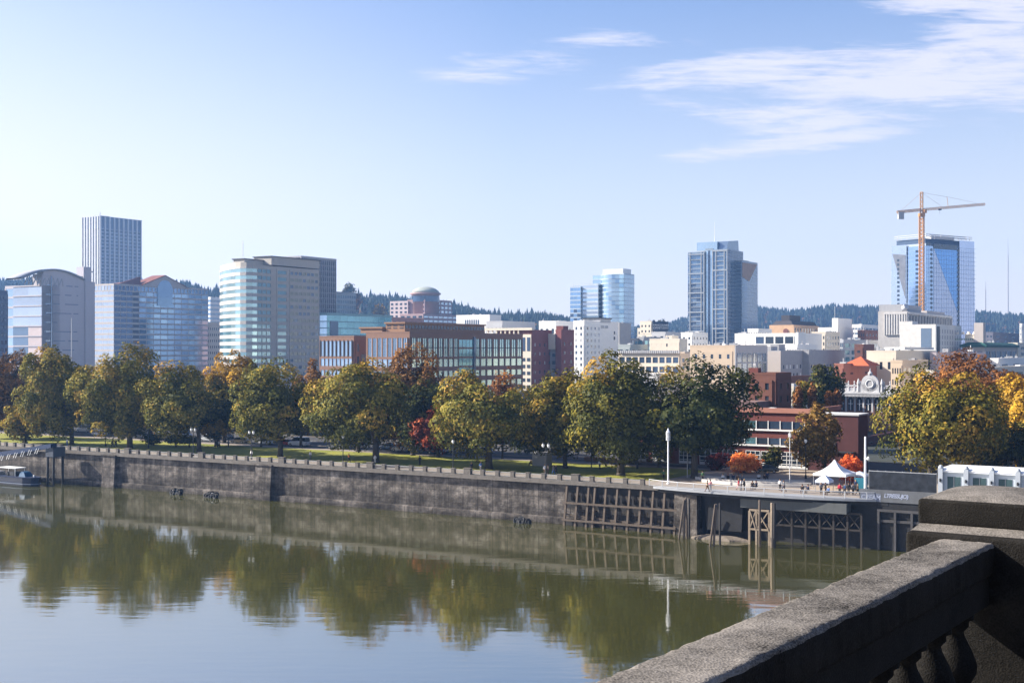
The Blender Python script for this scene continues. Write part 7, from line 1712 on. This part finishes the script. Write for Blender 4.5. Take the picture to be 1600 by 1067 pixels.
PE = [(1105,768,'walk','tan','brown','person in tan walking on the lookout left of the others',180),(1110,767,'stand','pink','grey','person in pink just right of the one in tan on the lookout',90),
 (1154,765,'walk','red','pink','person in red jacket walking behind the lookout railing, centre',180),(1158,766,'stand','white','grey','person in white beside the one in red at the railing',0),
 (1163,766,'stand','black','black','person in black right of the red and white pair',40),(1176,764,'sit','black','navy','person in black sitting on the nearest curved bench',90),
 (1182,764,'sit','navy','black','person in navy sitting beside the one in black on the nearest bench',70),(1219,766,'stand','white','black','person in white top standing alone left of the thin pole',90),
 (1225,768,'walk','grey','navy','person in grey walking right of the thin pale pole base',0),(1254,770,'sit','black','navy','person in black crouched left of the small tent',90),(1263,770,'sit','navy','grey','person in navy seated just left of the small tent',60),
 (1283,772,'stand','grey','black','person in grey in front of the small tent',120),(1290,772,'stand','black','black','person in black in front of the small tent',30),(1295,773,'sit','blue','black','person in blue seated at the small tent right corner',60),
 (1312,773,'stand','red','black','person in a bright red coat standing under the marquee front',90),(1320,773,'walk','blue','navy','person in blue left of the scarlet maple base',0),(1326,772,'stand','black','black','person in black under the scarlet maple',90),
 (1333,773,'stand','grey','black','person in grey right under the scarlet maple',150),(1340,774,'walk','brown','black','person in brown beside the thick white pole',180),(1337,767,'stand','navy','black','person in navy by the teal booth',60),
 (1130,752,'sit','white','black','person in white sitting on the middle curved bench',90),(1138,752,'sit','black','black','person in black on the middle curved bench beside the one in white',90),(1146,752,'sit','navy','grey','person in navy on the middle curved bench, third along',90),
 (1153,753,'sit','brown','black','person in brown on the middle curved bench, fourth along',90),(1160,753,'sit','grey','navy','person in grey at the right end of the seated group',90),(1186,751,'sit','white','black','person in white on the rear bench below the orange maple',90),(1195,752,'sit','black','black','person in black on the rear bench behind the black car shadow',90),
 (1199,753,'stand','navy','black','person in navy standing at the rear bench',90),(1098,752,'stand','green','black','person in green standing left of the crimson maple',90),
 (176,699,'walk','black','navy','left one of two people in black walking by the second large trunk',0),(181,699.5,'walk','navy','black','right one of two people walking by the second large trunk',0),
 (105,697,'stand','white','blue','person in white standing by the railing left of the first trunk',90),(338,700,'walk','black','black','person in black walking right of the third trunk',0),(342,700,'walk','white','navy','person in white beside the one in black right of the third trunk',0),
 (357,699,'stand','grey','black','person in grey on the lawn edge under the golden tree',90),(393,716,'stand','white','grey','person in white at the railing below the twin globe lamp',90),(485,718,'stand','white','grey','person in white at the railing right of the round dark tree',90),
 (545,722,'walk','orange','black','person in orange jogging left of the broad olive trunk',180),(586,724,'stand','white','white','person in white right at the broad olive trunk',90),(656,726,'stand','black','black','person in black at the railing right of the broad olive tree',90),
 (751,736,'stand','blue','grey','person in blue at the railing left of the wide low trunk',90),(737,733,'sit','navy','black','person in navy sitting on the lawn left of the wide low trunk',90),(851,741,'stand','white','tan','person in white at the railing under the right twin globe lamp, left one',90),
 (856,741,'stand','tan','brown','person in tan at the railing under the right twin globe lamp, middle one',60),(865,742,'walk','grey','blue','person in grey by the railing right of the twin globe lamp',0),(869,742,'walk','navy','black','person in navy furthest right by that twin globe lamp',0),
 (830,728,'sit','brown','black','person in brown lying on the lawn left of the kiosk',0),(925,722,'stand','blue','grey','person in blue beside the slender yellow green sapling',90),(1037,750,'stand','green','black','person in green just left of the ringed lantern pole',90),(937,733,'stand','white','black','person in white on the lawn left of the biggest trunk',90)]
for x, y, k, a, b_, lab, ang in PE: person_at(x, y, k, a, b_, lab, ang, dz=(.0 if k != 'sit' or x < 1100 else 0))

# ------------------------------------------------------------------ haze
hz_ = MB(); hz_.box(-2600, -420, -1.5, 2600, 3700, 330)
me = hz_.mesh('haze', []); 
hm = bpy.data.materials.new('haze_air'); hm.use_nodes = True; t = hm.node_tree; t.nodes.clear()
pv = N(t, 'ShaderNodeVolumePrincipled'); pv.inputs['Color'].default_value = (.27, .52, 1.0, 1); pv.inputs['Density'].default_value = .00012; pv.inputs['Anisotropy'].default_value = .25
oo = N(t, 'ShaderNodeOutputMaterial'); t.links.new(pv.outputs[0], oo.inputs['Volume']); me.materials.append(hm)
ho_ = bpy.data.objects.new('haze', me); COL.objects.link(ho_); tag(ho_, 'thin blue autumn haze over the city', 'haze', kind='stuff')
print('leaves', NL[0], 'objects', len(COL.objects))
